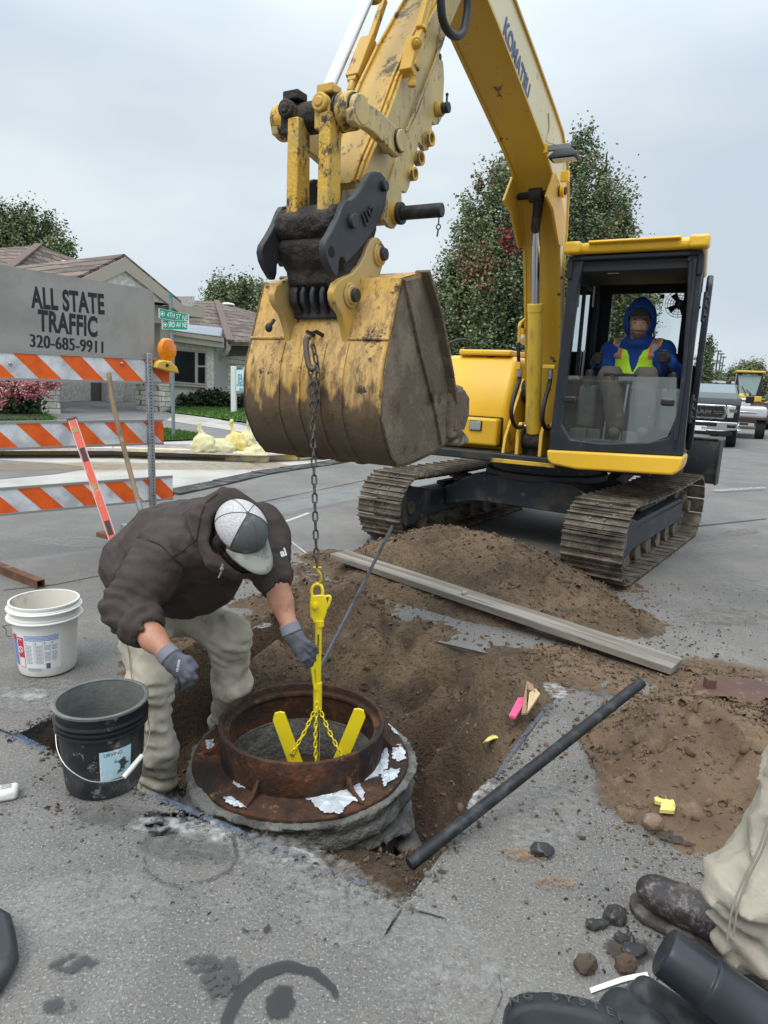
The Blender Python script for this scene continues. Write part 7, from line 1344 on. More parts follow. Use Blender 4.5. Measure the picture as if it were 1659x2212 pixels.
def b3(P):
    toe, heel = np.array((.755, 1.705, .0)), np.array((1.05, 1.455, 0)); f = (toe-heel)/np.linalg.norm(toe-heel); s = np.array((-f[1], f[0], 0)); q = (P-heel)@np.stack([f, s, (0, 0, 1)], 1)
    d = sd_cap(q, (.04, 0, .08), (.24, 0, .074), .056, .052); d = smin(d, sd_ell(q, (.31, 0, .070), (.072, .056, .046)), .04); d = smin(d, sd_cap(q, (.05, 0, .08), (.06, 0, .2), .052, .055), .05); return np.maximum(d, .03-q[..., 2])
b3o = blob('boot', b3, (.6, 1.3, .0), (1.2, 1.85, .34), .006, bootm, P3, it=2)
def s3(P):
    toe, heel = np.array((.755, 1.705, .0)), np.array((1.05, 1.455, 0)); f = (toe-heel)/np.linalg.norm(toe-heel); s = np.array((-f[1], f[0], 0)); q = (P-heel)@np.stack([f, s, (0, 0, 1)], 1)
    w_ = np.hypot(np.clip(np.abs(q[..., 0]-.165)-.165, 0, 9), q[..., 1])-.062; return np.maximum(w_, np.abs(q[..., 2]-.015)-.012)+vn(P, 50, 3)*.002
blob('sole', s3, (.6, 1.3, -.01), (1.2, 1.85, .08), .006, solem, b3o)
toe, heel = V((.755, 1.705, .0)), V((1.05, 1.455, 0)); f_ = (toe-heel).normalized(); s_ = V((-f_.y, f_.x, 0)); b = MB()
for i in range(3): c = heel+f_*(.17+.022*i)+V((0, 0, .130-.004*i)); b.tube([c+s_*.028-V((0, 0, .008)), c+V((0, 0, .003)), c-s_*.028-V((0, 0, .008))], .0028, 6)
b.build('laces', blackm, b3o)
# ================= barricade, board, tools leaning on it =================
BA, BB = W(363, 800, 5.6), W(0, 800, 4.78)
bdir = (V((BA.x, BA.y, 0))-V((BB.x, BB.y, 0))).normalized(); bn = V((bdir.y, -bdir.x, 0)); bn = bn if bn.y < 0 else -bn      # towards the viewer
def BP(x, y, off=0): o = bn*off; return VP(x, y, BA+o, BB+o)
def bs(x, y=800): P = BP(x, y); return (V((P.x, P.y, 0))-V((BA.x, BA.y, 0))).dot(bdir)
def BX(s, z, off=0): return V((BA.x, BA.y, 0))+bdir*s+bn*off+V((0, 0, z))
orange = M('reflective_orange', (.83, .13, .015), .45, layers=[((.70, .10, .015), 9, .45, .62), ((.8, .6, .5), 26, .69, .73, {'d': 9, 'r': .85, 'a': .6})]); rwhite = M('reflective_white', (.72, .74, .77), .4, layers=[((.46, .48, .50), 4, .48, .62, {'d': 8}), ((.30, .28, .26), 22, .68, .73, {'d': 9, 'r': .85, 'a': .6})])
alum = M('brushed_aluminium', (.36, .352, .33), .5, .35, layers=[((.29, .285, .27), 3, .45, .62, {'d': 8}), ((.27, .27, .26), 9, .6, .72, {'d': 8, 'a': .7})], bump=(60, .05, .001)); alum2 = M('aluminium_edge', (.36, .36, .35), .45, .5)
BC = thing('road_barricade', 'road barricade with three orange and white striped boards on a perforated steel post', 'barricade', tuple(BX(bs(316), 0)))
for (zt, zb, xr_, ph) in ((1.528, 1.320, 365, .20), (1.034, .827, 349, .02), (.561, .353, 367, .33)):
    s1_ = bs(xr_); s0_ = s1_-2.44; b = MB(); b.prism([BX(s0_, zb+.018, -.006), BX(s1_, zb+.018, -.006), BX(s1_, zt-.018, -.006), BX(s0_, zt-.018, -.006)], bn*.012); bd = b.build('board', rwhite, BC, smooth=0)
    b = MB(); 
    for za in (zb, zt-.018): b.prism([BX(s0_, za, -.010), BX(s1_, za, -.010), BX(s1_, za+.018, -.010), BX(s0_, za+.018, -.010)], bn*.022)
    b.build('edge_channel', alum2, bd, smooth=0)
    sw, hh = .156, zt-zb-.036; k = 0; s_ = s1_+.3
    while s_ > s0_-.3:
        a0, a1 = s_-ph*.3-sw, s_-ph*.3; P = [(a0, zt-.018), (a1, zt-.018), (a1+hh*.95, zb+.018), (a0+hh*.95, zb+.018)]
        def clip(P, lim, sg):
            o = []
            for (p, q) in zip(P, P[1:]+P[:1]):
                ip, iq = sg*(p[0]-lim) <= 0, sg*(q[0]-lim) <= 0
                if ip: o.append(p)
                if ip != iq: t = (lim-p[0])/(q[0]-p[0]); o.append((lim, p[1]+(q[1]-p[1])*t))
            return o
        P = clip(clip(P, s1_, 1), s0_, -1) if len(P) > 2 else P
        if len(P) > 2: b = MB(); b.prism([BX(x, z, .0062) for x, z in P], bn*.0012); b.build('stripe', orange, bd, smooth=0)
        s_ -= sw*2
    b = MB()
    for x in (22, 263): p = BP(x, 785, .012) if zt > 1.5 else None; p and b.ball(p, .012, 6)
    if zt > 1.5: b.build('bolt', steelm, bd)
ps = bs(318); b = MB()
def postm(s, off): 
    b.box((0, 0, .80), (.045, .045, 1.52), Matrix.Translation(BX(s, 0, off)) @ Matrix.Rotation(math.atan2(bdir.y, bdir.x), 4, 'Z'))
postm(ps, .034); po = b.build('post', steelm, BC, bevel=.003)
for face in range(3):
    b = MB(); o0, d_ = ((BX(ps, 0, .0571), bn), (BX(ps+.0231, 0, .034), bdir), (BX(ps-.0231, 0, .034), -bdir))[face]
    for i in range(58): o_ = o0+V((0, 0, .06+i*.0254)); b.cyl(o_, o_+d_*.0008, .0055, n=8)
    b.build('hole_row', M('hole_black', (.01, .01, .012), .9), po, smooth=0)
b = MB(); b.beam(BX(ps, .03, -.6), BX(ps, .03, .6), .05, .05); b.build('foot', steelm, BC, bevel=.003)
# message board above the top rail
BDB = thing('message_board', 'flat grey aluminium board with black stencilled contractor name above the barricade', 'sign board', tuple(BX(-.5, 1.5, -.03)))
pb = [(-140, 538), (0, 571), (120, 592), (318, 624), (328, 629), (333, 640), (333, 780), (-140, 760)]
b = MB(); b.prism([BP(x, y, -.03) for x, y in pb], bn*.004); brd = b.build('board', alum, BDB, smooth=0)
stm_ = M('stencil_black', (.018, .02, .024), .6, layers=[((.35, .35, .33), 60, .70, .73, {'d': 9, 'r': .85, 'a': .5})])
def btext(body, xl, yl, xr, yr, hgt, nm='stencil_text'):
    P, Q = BP(xl, yl, -.0255), BP(xr, yr, -.0255); xx = (Q-P).normalized(); m_ = (P+Q)/2; zz_ = bn; yy = zz_.cross(xx); Mt_ = lambda dx, dz: Matrix(((xx.x, yy.x, zz_.x, m_.x+xx.x*dx+zz_.x*dz), (xx.y, yy.y, zz_.y, m_.y+xx.y*dx+zz_.y*dz), (xx.z, yy.z, zz_.z, m_.z+xx.z*dx+zz_.z*dz), (0, 0, 0, 1)))
    for k_, dx in enumerate((0,) if hgt > .15 else (-.0035, 0, .0035)): text(body, Mt_(dx, .0004*k_), hgt, stm_, nm, brd, bold=(.0080 if hgt > .15 else 0), width=(Q-P).length, depth=.0003)
btext('ALL STATE', 67, 644, 226, 660, .200); btext('TRAFFIC', 82, 694, 211, 709, .200); btext('320-685-9911', 67, 737, 224, 752, .128)
# warning lamp
WL = thing('warning_lamp', 'round amber warning lamp with yellow battery case on the barricade end', 'warning lamp', tuple(BP(352, 795, .05)))
lc = BP(361, 756, .05); lx = (bdir*.93-bn*-.05).normalized(); ln_ = (bn*.9+bdir*.35).normalized(); Ml = frame(lc, ln_.cross(V((0, 0, 1))), V((0, 0, 1))); amber = M('amber_lens', (.95, .30, .01), .25, trans=.15, layers=[((.85, .22, .0), 14, .45, .6)], coat=.5)
Mt = Matrix.Translation(lc) @ ln_.to_track_quat('Z', 'Y').to_matrix().to_4x4(); b = MB(); prof = [(0, .034)]+[(.012*i, .034-.0012*(i % 2)-.00018*i*i*1.6) for i in range(1, 7)]+[(.083, .022), (.092, .012), (.093, -.012), (.083, -.022)]+[(.012*i, -.034+.0012*(i % 2)+.00018*i*i*1.6) for i in range(6, 0, -1)]+[(0, -.034)]
b.lathe(prof, Mt, 48); b.build('lens', amber, WL, smooth=25); b = MB(); b.cyl(lc-V((0, 0, .12)), lc-V((0, 0, .085)), .03, .02, n=20); b.build('neck', amber, WL)
b = MB(); pbs = [BP(x, y, .02) for x, y in ((327, 794), (331, 782), (342, 777), (358, 780), (372, 792), (377, 806), (352, 801))]; b.prism(pbs, bn*.09); cs = b.build('battery_case', M('case_yellow', (.66, .42, .07), .5), WL, bevel=.01, seg=3); b = MB(); p = BP(361, 789, .115); b.cyl(p, p+bn*.004, .014, n=8); b.build('sensor', blackm, cs)
# tool handle and level leaning on the barricade
b = MB(); t0, t1 = W(235, 808, 5.2), W(303, 1102, 5.12); 
hp_ = catm([t0, W(246, 880, 5.2), W(268, 970, 5.2), t1], 6); b.tube(hp_, .0185, 12); b.ball(t0, .019, 8); TH = thing('tool_handle', 'worn wooden tool handle leaning against the barricade boards', 'tool handle', tuple(t1)); b.build('shaft', M('worn_handle_wood', (.27, .19, .12), .75, layers=[((.17, .12, .075), 9, .48, .62, {'st': (1, 1, .3)}), ((.36, .28, .2), 14, .58, .7)], bump=(60, .3, .002)), TH); b = MB(); b.cyl(W(298, 1080, 5.12), W(308, 1122, 5.12), .021, n=14); b.build('ferrule', steelm, TH)
l0, l1 = W(155, 905, 4.95), W(247, 1175, 4.75); LV = thing('spirit_level', 'long red spirit level leaning against the barricade in front of the lower boards', 'spirit level', tuple(l1)); ld = (l1-l0).normalized(); lnn = (CAM-l0).normalized(); lsx = ld.cross(lnn).normalized(); ln2 = lsx.cross(ld); b = MB(); b.beam(l0, l1, .052, .026, up=ln2); redl = M('level_red', (.60, .085, .045), .5, layers=[((.62, .30, .24), 12, .58, .7, {'d': 8})]); lv = b.build('beam', redl, LV, bevel=.002)
b = MB(); 
for sg in (-1, 1): b.beam(l0+lsx*sg*.026, l1+lsx*sg*.026, .004, .029, up=ln2)
b.build('edge_rail', alum2, lv); b = MB(); Lv = (l1-l0).length
for t_ in (.30, .88): c = l0+ld*Lv*t_+ln2*.012; b.beam(c-ld*.055, c+ld*.055, .034, .004, up=ln2)
b.build('hand_slot', M('slot_black', (.02, .02, .02), .6), lv); b = MB()
for t_ in (.10, .56): c = l0+ld*Lv*t_+ln2*.013; b.beam(c-ld*.022, c+ld*.020, .024, .004, up=ln2)
b.build('vial', M('vial_green', (.20, .27, .07), .2), lv); b = MB(); b.beam(l0-ld*.004, l0+ld*.012, .07, .032, up=ln2); b.build('end_cap', blackm, lv)
b = MB(); p0, p1 = W(216, 1153, 4.9), W(262, 1163, 4.8); b.beam(p0, p1, .07, .035); tag(b.build('wood_block', M('block_brown', (.15, .08, .05), .9), None, bevel=.003, world='c'), 'short brown wood block on the asphalt under the spirit level', 'wood block')
# ================= street signs =================
sp_ = G(375, 948, .13); SS = thing('street_sign', 'street sign pole carrying two green street name blades', 'street sign', tuple(sp_))
b = MB(); b.cyl(sp_, sp_+V((0, 0, 2.62)), .033, n=20); b.build('pole', M('pole_grey', (.23, .26, .28), .45, .5), SS); grs = M('sign_green', (.0, .26, .17), .4); wsg = M('sign_white', (.8, .8, .8), .5); b = MB()
for z in (2.10, 2.34, 2.58): b.cyl(sp_+V((0, 0, z)), sp_+V((0, 0, z+.06)), .036, n=16)
b.build('bracket', grs, SS)
A2, B2 = sp_+V((-1, -.61, 0)), sp_+V((1, .49, 0)); A3, B3 = sp_+V((-1, .06, 0)), sp_+V((1, -.18, 0))
for (A, B, q, body, tx) in ((A2, B2, [(343, 666), (407, 679), (407, 692), (343, 679)], '4TH ST NE', (360.5, 677, 404.5, 686)), (A3, B3, [(350, 691), (406, 692.5), (405.5, 709), (350, 706.5)], '3RD AV NE', (364, 700, 403.5, 702))):
    P = [VP(x, y, A, B) for x, y in q]
    P[3] = V((P[0].x, P[0].y, P[0].z-.165)); P[2] = V((P[1].x, P[1].y, P[1].z-.165)); nb_ = (P[1]-P[0]).cross(P[3]-P[0]).normalized(); nb_ = nb_ if nb_.y < 0 else -nb_; b = MB(); b.prism(P, nb_*.004); sg = b.build('name_blade', grs, SS, smooth=0); c = sum(P, V())/4; b = MB(); Q = [c+(p-c)*1.02 for p in P]; R_ = [c+(p-c)*.97 for p in P]; b.add([q_+nb_*.0045 for q_ in Q]+[r_+nb_*.0045 for r_ in R_], [(i, (i+1) % 4, 4+(i+1) % 4, 4+i) for i in range(4)]); b.build('border', wsg, sg, smooth=0)
    x0_, y0_, x1_, y1_ = tx; a_, b_ = VP(x0_, y0_, A, B), VP(x1_, y1_, A, B); xx = (P[1]-P[0]).normalized(); m_ = (a_+b_)/2; m_ = m_+nb_*.006; zl = (P[0]+P[3]).z/2+((P[1]+P[2]).z/2-(P[0]+P[3]).z/2)*((m_-P[0]).dot(xx)/(P[1]-P[0]).length); m_.z = zl; yy = nb_.cross(xx); text(body, Matrix(((xx.x, yy.x, nb_.x, m_.x), (xx.y, yy.y, nb_.y, m_.y), (xx.z, yy.z, nb_.z, m_.z), (0, 0, 0, 1))), .135, wsg, 'lettering', sg, bold=.0, width=(b_-a_).length)
    e = P[0]+xx*.06-V((0, 0, .082))+nb_*.006; b = MB(); b.lathe([(.045, 0), (.038, .001), (.045, .001)], Matrix.Translation(e) @ nb_.to_track_quat('Z', 'Y').to_matrix().to_4x4(), 20); b.lathe([(.0, .001), (.02, .001), (.02, 0)], Matrix.Translation(e) @ nb_.to_track_quat('Z', 'Y').to_matrix().to_4x4(), 12); b.build('emblem', wsg, sg)
# ================= sandbags =================
bagm = M('sandbag_canvas', (.60, .55, .31), .9, layers=[((.47, .44, .30), 5, .48, .62, {'d': 7}), ((.30, .27, .17), 9, .62, .72, {'a': .7})], bump=[(60, .3, .005), (12, .4, .02)]); bagy = M('sandbag_yellow', (.62, .52, .20), .9, layers=[((.50, .38, .12), 4, .5, .64)], bump=[(60, .3, .005), (12, .4, .02)])
def sandbag(px, py, r, ht, neck, label, mat=bagm, seed=0, flat=False, z0=.0):
    c = G(px, py, z0); c = np.array((c.x, c.y+r*.5, z0))
    def f(P):
        q = P-c; d = sd_ell(P, c+np.array((0, 0, ht*.36)), (r*.95, r*.7, ht*.44)); d = smin(d, sd_box(P, c+np.array((0, 0, ht*.2)), (r*1.02, r*.8, ht*.22), None, .05), .06)
        if neck: nk = c+np.array((neck[0], neck[1], ht*.85)); tp_ = nk+np.array((neck[0]*.8, 0, neck[2])); d = smin(d, sd_cap(P, c+np.array((neck[0]*.6, neck[1], ht*.55)), nk, r*.42, .022), .05); d = smin(d, sd_cap(P, nk, tp_, .013, .026, ((.3, 1, 0), 1.8)), .015)
        ang = np.arctan2(q[..., 1], q[..., 0]); d = d+.011*np.sin(ang*9+seed)*np.clip(q[..., 2]/ht, 0, 1)+folds(P, 6, .030, (1, .4, .5), seed, .8); return np.maximum(d, z0-P[..., 2])
    o = blob('sandbag', f, c-np.array((r*1.5, r*1.5, .05)), c+np.array((r*1.5, r*1.5, ht*1.9)), .014, mat, world='c'); return tag(o, label, 'sandbag', 'sandbags on the far kerb')
sandbag(437, 979, .19, .38, (-.05, 0, .14), 'leftmost cream sandbag with a thin tied neck on the far kerb', seed=1, z0=.1); sandbag(474, 979, .21, .27, None, 'plump cream sandbag lying untied beside the leftmost one', seed=2, z0=.1)
sandbag(508, 974, .19, .36, (-.05, 0, .17), 'yellowish sandbag with a thick tied top in the middle of the row', bagy, 3, z0=.12); sandbag(530, 973, .15, .38, (.03, 0, .17), 'pale sandbag with a tied top behind the yellowish one', seed=4, z0=.12)
sandbag(513, 996, .20, .16, None, 'flat half empty cream sandbag in front of the row', seed=5); sandbag(550, 998, .20, .30, (-.03, -.02, .10), 'rightmost cream sandbag, slumped with a frayed tied top', seed=6)
# ================= house =================
stuc = M('stucco', (.62, .60, .55), .95, layers=[((.48, .465, .43), 9, .46, .54, {'t': 'vor'}), ((.58, .57, .53), 3, .5, .62)], bump=(14, .6, .02)); trimm = M('taupe_trim', (.38, .335, .275), .7); shing = M('roof_shingles', (.14, .105, .085), .95)
brick_nodes(shing, (.20, .15, .12), (.10, .075, .062), (.035, .028, .024), 1.0, .55, .20, .02, vec='wall', jit=(3, .1)); stonem = M('stacked_stone', (.5, .48, .42), .9); brick_nodes(stonem, (.58, .55, .48), (.38, .36, .32), (.09, .085, .075), 1.0, .55, .16, .010, vec='wall', jit=(2.5, .12))
dglass = M('dark_window_glass', (.012, .015, .022), .08, spec=.8); HS = thing('house', 'low stucco and stone house with brown shingle roof across the street', 'house', tuple(G(300, 880)))
C0_ = G(98, 903); C1_ = G(369, 896); e1 = (C1_-C0_); e1.z = 0; Lg = e1.length; e1.normalize(); e2 = V((-e1.y, e1.x, 0))
GA, GB = C0_, C1_
def gv(x, y, off=0, pl=None): A, B = pl or (GA, GB); o = e2*off; return VP(x, y, A+o, B+o)
def wall(nm, px, mat, off=0, th=.15, pl=None, par=None, **k): b = MB(); b.prism([gv(x, y, off, pl) for x, y in px], e2*th); return b.build(nm, mat, par or HS, smooth=0, **k)
# stone piers of the drive-through porch: front face along e1, side running back along e2
zst = 1.35
for (xa, xb, ln) in ((98, 132, 6.0), (345, 369, 1.2)):
    p, q = gv(xa, 903), gv(xb, 903); p.z = q.z = -.05; b = MB(); b.prism([p, q, q+e2*ln, p+e2*ln], (0, 0, zst+.05)); b.build('stone_pier', stonem, HS, smooth=0, bevel=.01)
for (xa, xb) in ((104, 126), (348, 366)):
    p, q = gv(xa, 800, .1), gv(xb, 800, .1); p.z = q.z = zst; b = MB(); b.prism([p, q, q+e2*.5, p+e2*.5], (0, 0, 1.6)); b.build('porch_column', trimm, HS, smooth=0)
apx, rgt = gv(269, 553, -.5), gv(392, 655, -.5); dz_ = apx.z-rgt.z; hl2_ = (rgt-apx); hl2_.z = 0; lft = apx-hl2_-V((0, 0, dz_)); dep = 7.0
b = MB()
for (a_, c_) in ((apx, rgt), (apx, lft)): b.prism([a_+V((0, 0, .06)), c_+V((0, 0, .06)), c_-V((0, 0, .04)), a_-V((0, 0, .04))], e2*dep)
b.build('gable_roof', shing, HS, smooth=0)
b = MB()
for c_ in (rgt, lft): b.prism([apx-V((0, 0, .03)), c_-V((0, 0, .03)), c_-V((0, 0, .34)), apx-V((0, 0, .40))], e2*.06-e2*.001); 
b.v = [tuple(V(v)-e2*.04) for v in b.v]; b.build('rake_board', trimm, HS, smooth=0)
b = MB(); b.prism([apx-V((0, 0, .2))+e2*.06, rgt+e2*.06-V((0, 0, .05)), lft+e2*.06-V((0, 0, .05))], e2*.12); b.build('gable_wall', stuc, HS, smooth=0)
b = MB(); b.prism([lft+e2*.4-V((0, 0, .1)), rgt+e2*.4-V((0, 0, .1)), rgt+e2*.4-V((0, 0, .62)), lft+e2*.4-V((0, 0, .62))], e2*.25); b.prism([rgt-V((0, 0, .05))-e2*.0, rgt-V((0, 0, .05))+e1*.9, rgt-V((0, 0, .35))+e1*.9, rgt-V((0, 0, .35))], e2*2.5); b.build('fascia', trimm, HS, smooth=0)
b = MB(); b.prism([lft+e2*.5-V((0, 0, .66)), rgt+e2*.5-V((0, 0, .66)), rgt+e2*dep-V((0, 0, .66)), lft+e2*dep-V((0, 0, .66))], (0, 0, .05)); b.build('porch_ceiling', M('soffit', (.30, .28, .25), .8), HS, smooth=0)
bw = (G(150, 866), G(150, 866)+e1)
wall('back_wall', [(60, 868), (420, 868), (420, 640), (60, 640)], stuc, 0, .2, bw); wall('garage_door', [(197, 867), (234, 867), (234, 800), (197, 800)], M('brown_door', (.13, .11, .10), .7), -.03, .04, bw); wall('door_jamb', [(234, 868), (266, 868), (266, 780), (234, 780)], stuc, -.6, .5, bw); wall('door_jamb', [(132, 868), (153, 868), (153, 780), (132, 780)], stuc, -.5, .4, bw)
b = MB(); c0, c1_, c2_ = lft+e2*dep, lft+e2*1.0, 0
# main hipped roof behind and to the left
pk = W(83, 529, 26); vs = [W(-260, 556, 25), pk, W(27, 574, 22.5), W(-200, 640, 19), W(172, 562, 28.5), W(150, 640, 24), W(0, 605, 21)]
b.add([*vs], [(0, 1, 2, 6, 3), (1, 4, 5, 6, 2)]); o = b.build('main_roof', shing, HS, smooth=0); m_ = o.modifiers.new('t', 'SOLIDIFY'); m_.thickness = .12
b = MB(); b.beam(pk+V((0, 0, .03)), vs[2]+(vs[2]-pk)*.3+V((0, 0, .03)), .26, .06); b.build('hip_cap', M('hip_shingles', (.15, .105, .085), .95, bump=(9, 1, .03)), o, smooth=0); b = MB(); b.beam(W(138, 563, 23.6), W(116, 592, 22.2), .10, .02); b.build('valley_flashing', M('white_flashing', (.65, .65, .63), .5), o, smooth=0)
# window wing
wg = (G(372, 888), G(372, 888)+e1)
wall('wing_wall', [(340, 890), (462, 884), (462, 728), (340, 715)], stuc, 0, .25, wg); wall('parapet_fascia', [(330, 716), (484, 738), (484, 752), (330, 732)], trimm, -.35, .5, wg, bevel=.01); wall('parapet_ledge', [(330, 710), (484, 731), (484, 739), (330, 717)], trimm, -.42, .1, wg)
b = MB(); b.prism([gv(330, 712, -.3, wg), gv(478, 730, -.3, wg), gv(478, 730, 1.2, wg), gv(330, 712, 1.2, wg)], (0, 0, .06)); b.build('gravel_roof', M('roof_gravel', (.22, .21, .20), .95, layers=[((.07, .07, .07), 30, .5, .56)], bump=(30, 1, .03)), HS, smooth=0)
b = MB(); b.add([gv(340, 708, 1.0, wg), gv(480, 728, 1.0, wg), gv(480, 708, 1.6, wg), gv(360, 696, 1.6, wg)], [(0, 1, 2, 3)]); b.build('metal_flashing', M('flashing_grey', (.25, .28, .32), .4, .4), HS, smooth=0)
fr_ = [(372, 752), (447, 759), (447, 833), (372, 827)]
wf = wall('window', fr_, trimm, -.06, .1, wg, bevel=.006)
for q in ([(378, 757), (421, 761), (421, 827), (378, 823)], [(428, 762), (443, 763), (443, 789), (428, 789)], [(428, 793), (443, 793), (443, 828), (428, 827)]): wall('pane', q, dglass, -.07, .012, wg, wf)
wall('window_sill', [(370, 828), (448, 834), (448, 838), (370, 832)], trimm, -.12, .15, wg, wf)
rw = (gv(462, 884, 0, wg), gv(462, 884, 0, wg)+e2*-1.0+e1*2.2)
p0, p1 = gv(462, 884, 0, wg), None; p0.z = -.1; sw_ = (G(492, 884), G(492, 884)+e1); p1 = gv(492, 884, 0, sw_); p1.z = -.1; b = MB(); b.prism([p0, p1, p1+V((0, 0, 2.75)), p0+V((0, 0, 2.75))], e2*.2); b.build('return_wall', M('stucco_grey', (.33, .33, .32), .95, bump=(14, .6, .02)), HS, smooth=0)
wall('stone_wall', [(491, 888), (640, 884), (640, 755), (491, 768)], stonem, 0, .2, sw_); wall('eave_soffit', [(491, 770), (640, 758), (640, 744), (491, 747)], M('soffit_dark', (.10, .09, .08), .8), -.1, .3, sw_); wall('gutter', [(497, 738), (640, 744), (640, 751), (497, 746)], trimm, -.7, .15, sw_, bevel=.02)
b = MB(); b.tube([gv(494, 736, -.6, sw_), gv(494, 752, -.6, sw_), gv(488, 764, -.5, sw_), gv(474, 772, -.2, sw_)], .085, 10); b.build('downspout', trimm, HS); b = MB(); b.beam(gv(465, 775, -.1, sw_), gv(467, 880, -.1, sw_), .08, .08); b.build('downspout', trimm, HS)
rv = [W(468, 650, 34), gv(497, 737, -.8, sw_), gv(640, 743, -.8, sw_), W(650, 705, 38), W(420, 649, 34), W(330, 705, 24.8), gv(480, 735, .9, wg)]
b = MB(); b.add(rv, [(0, 1, 2, 3), (4, 5, 6, 1, 0)]); o = b.build('rear_roof', shing, HS, smooth=0); m_ = o.modifiers.new('t', 'SOLIDIFY'); m_.thickness = .1; b = MB(); b.beam(rv[0]+V((0, 0, .03)), rv[1]+V((0, 0, .03)), .26, .06); b.build('hip_cap', M('hip_shingles', (.15, .105, .085), .95), o, smooth=0); b = MB(); p = W(492, 658, 34); b.ball(p, (.35, .3, .1), 8); b.build('roof_vent', M('vent_white', (.7, .7, .7), .5), o)
# business sign in front of the stone wall
sgp = W(504, 872, 21.5); SG = thing('business_sign', 'white and teal business sign with a thick white post in front of the stone wall', 'business sign', (sgp.x, sgp.y, .1)); SA, SB = (sgp.x, sgp.y), (sgp.x+1, sgp.y+.15); teal = M('sign_teal', (.10, .42, .46), .5); swt = M('sign_board_white', (.72, .76, .76), .5)
def sv(x, y, o=0): return VP(x, y, (SA[0], SA[1]-o), (SB[0], SB[1]-o))
b = MB(); p, q = sv(498, 793), sv(509, 793); p.z = q.z = .0; b.prism([p, q, q+V((0, 0, sv(504, 791).z)), p+V((0, 0, sv(504, 791).z))], (0, .16, 0)); b.build('sign_post', M('sign_post_white', (.72, .72, .70), .5), SG, bevel=.01)
sc3 = [(509, 847), (509, 798), (524, 797), (526, 791), (531, 786), (538, 784), (560, 784), (590, 797), (620, 797), (620, 847)]; b = MB(); b.prism([sv(x, y, .02) for x, y in sc3], (0, .06, 0)); sb_ = b.build('sign_panel', teal, SG, smooth=0); ctr = (565, 818); b = MB(); b.prism([sv(ctr[0]+(x-ctr[0])*.985, ctr[1]+(y-ctr[1])*.90, .025) for x, y in sc3], (0, .004, 0)); b.build('sign_field', swt, sb_, smooth=0)
def stext(body, x0, y0, x1, y1, hh, mat, sh=0, bold=.002): a_, b_ = sv(x0, y0, .035), sv(x1, y1, .035); xx = (b_-a_).normalized(); zz_ = V((0, -1, 0)); zz_ = (zz_-xx*zz_.dot(xx)).normalized(); yy = zz_.cross(xx); m_ = (a_+b_)/2; text(body, Matrix(((xx.x, yy.x, zz_.x, m_.x), (xx.y, yy.y, zz_.y, m_.y), (xx.z, yy.z, zz_.z, m_.z), (0, 0, 0, 1))), hh, mat, 'lettering', sb_, width=(b_-a_).length, shear=sh, bold=bold)
stext('Bre', 514, 819, 541, 820, .40, teal, bold=.008); stext('FAMILY FU', 511, 831.5, 541, 832, .10, teal); stext('Burial-Cr', 516, 840, 541, 840.5, .12, teal, .3)
# ================= plants =================
def leafcloud(nm, pts, size, mats, mw, parent=None, seed=0, flat=.6):
    rg_ = np.random.default_rng(seed); n = len(pts); s = size*(.6+.8*rg_.random(n)); u = rg_.normal(size=(n, 3)); u[:, 2] *= flat; u /= np.linalg.norm(u, axis=1)[:, None]; w_ = rg_.normal(size=(n, 3)); w_ -= (w_*u).sum(1)[:, None]*u; w_ /= np.linalg.norm(w_, axis=1)[:, None]
    P = np.stack([pts-u*s[:, None]*.6, pts+w_*s[:, None]*.42, pts+u*s[:, None]*.6, pts-w_*s[:, None]*.42], 1).reshape(-1, 3); return npmesh(nm, P, np.arange(4*n).reshape(-1, 4), mats, parent, True, 0, mi=mw)
def crown_pts(lobes, n, clump, per, seed, shell=.55, zs=.6):
    rg_ = np.random.default_rng(seed); vol = np.array([l[3]*l[4]*l[5] for l in lobes])**.8; k = rg_.choice(len(lobes), n, p=vol/vol.sum()); L = np.array(lobes)[k]; d = rg_.normal(size=(n, 3)); d /= np.linalg.norm(d, axis=1)[:, None]; r = shell+(1.04-shell)*rg_.random(n)**.6; c = L[:, :3]+d*L[:, 3:6]*r[:, None]
    q = rg_.normal(size=(n, per, 3))*clump*(.5+.8*rg_.random((n, 1, 1))); q[..., 2] *= zs; tip = (d+np.array((0, 0, (zs-.6)*.9)))*clump*1.2*rg_.random((n, 1)); q[..., :2] *= (1-.35*(zs > 1)); return (c[:, None]+tip[:, None]*rg_.random((n, per, 1))*2+q).reshape(-1, 3), c.repeat(per, 0), L[:, 6].repeat(per) if L.shape[1] > 6 else None
lg = [M('maple_green', (.135, .19, .085), .6), M('maple_light', (.20, .245, .11), .6), M('maple_dark', (.07, .10, .05), .7), M('maple_rust', (.26, .13, .085), .7), M('maple_red', (.30, .04, .06), .7), M('maple_bronze', (.19, .15, .075), .7)]
def leafmix(n, w_, seed): rg_ = np.random.default_rng(seed); return rg_.choice(len(w_), n, p=np.array(w_)/sum(w_))
barkm = M('bark', (.07, .055, .045), .9, bump=(20, .8, .02))
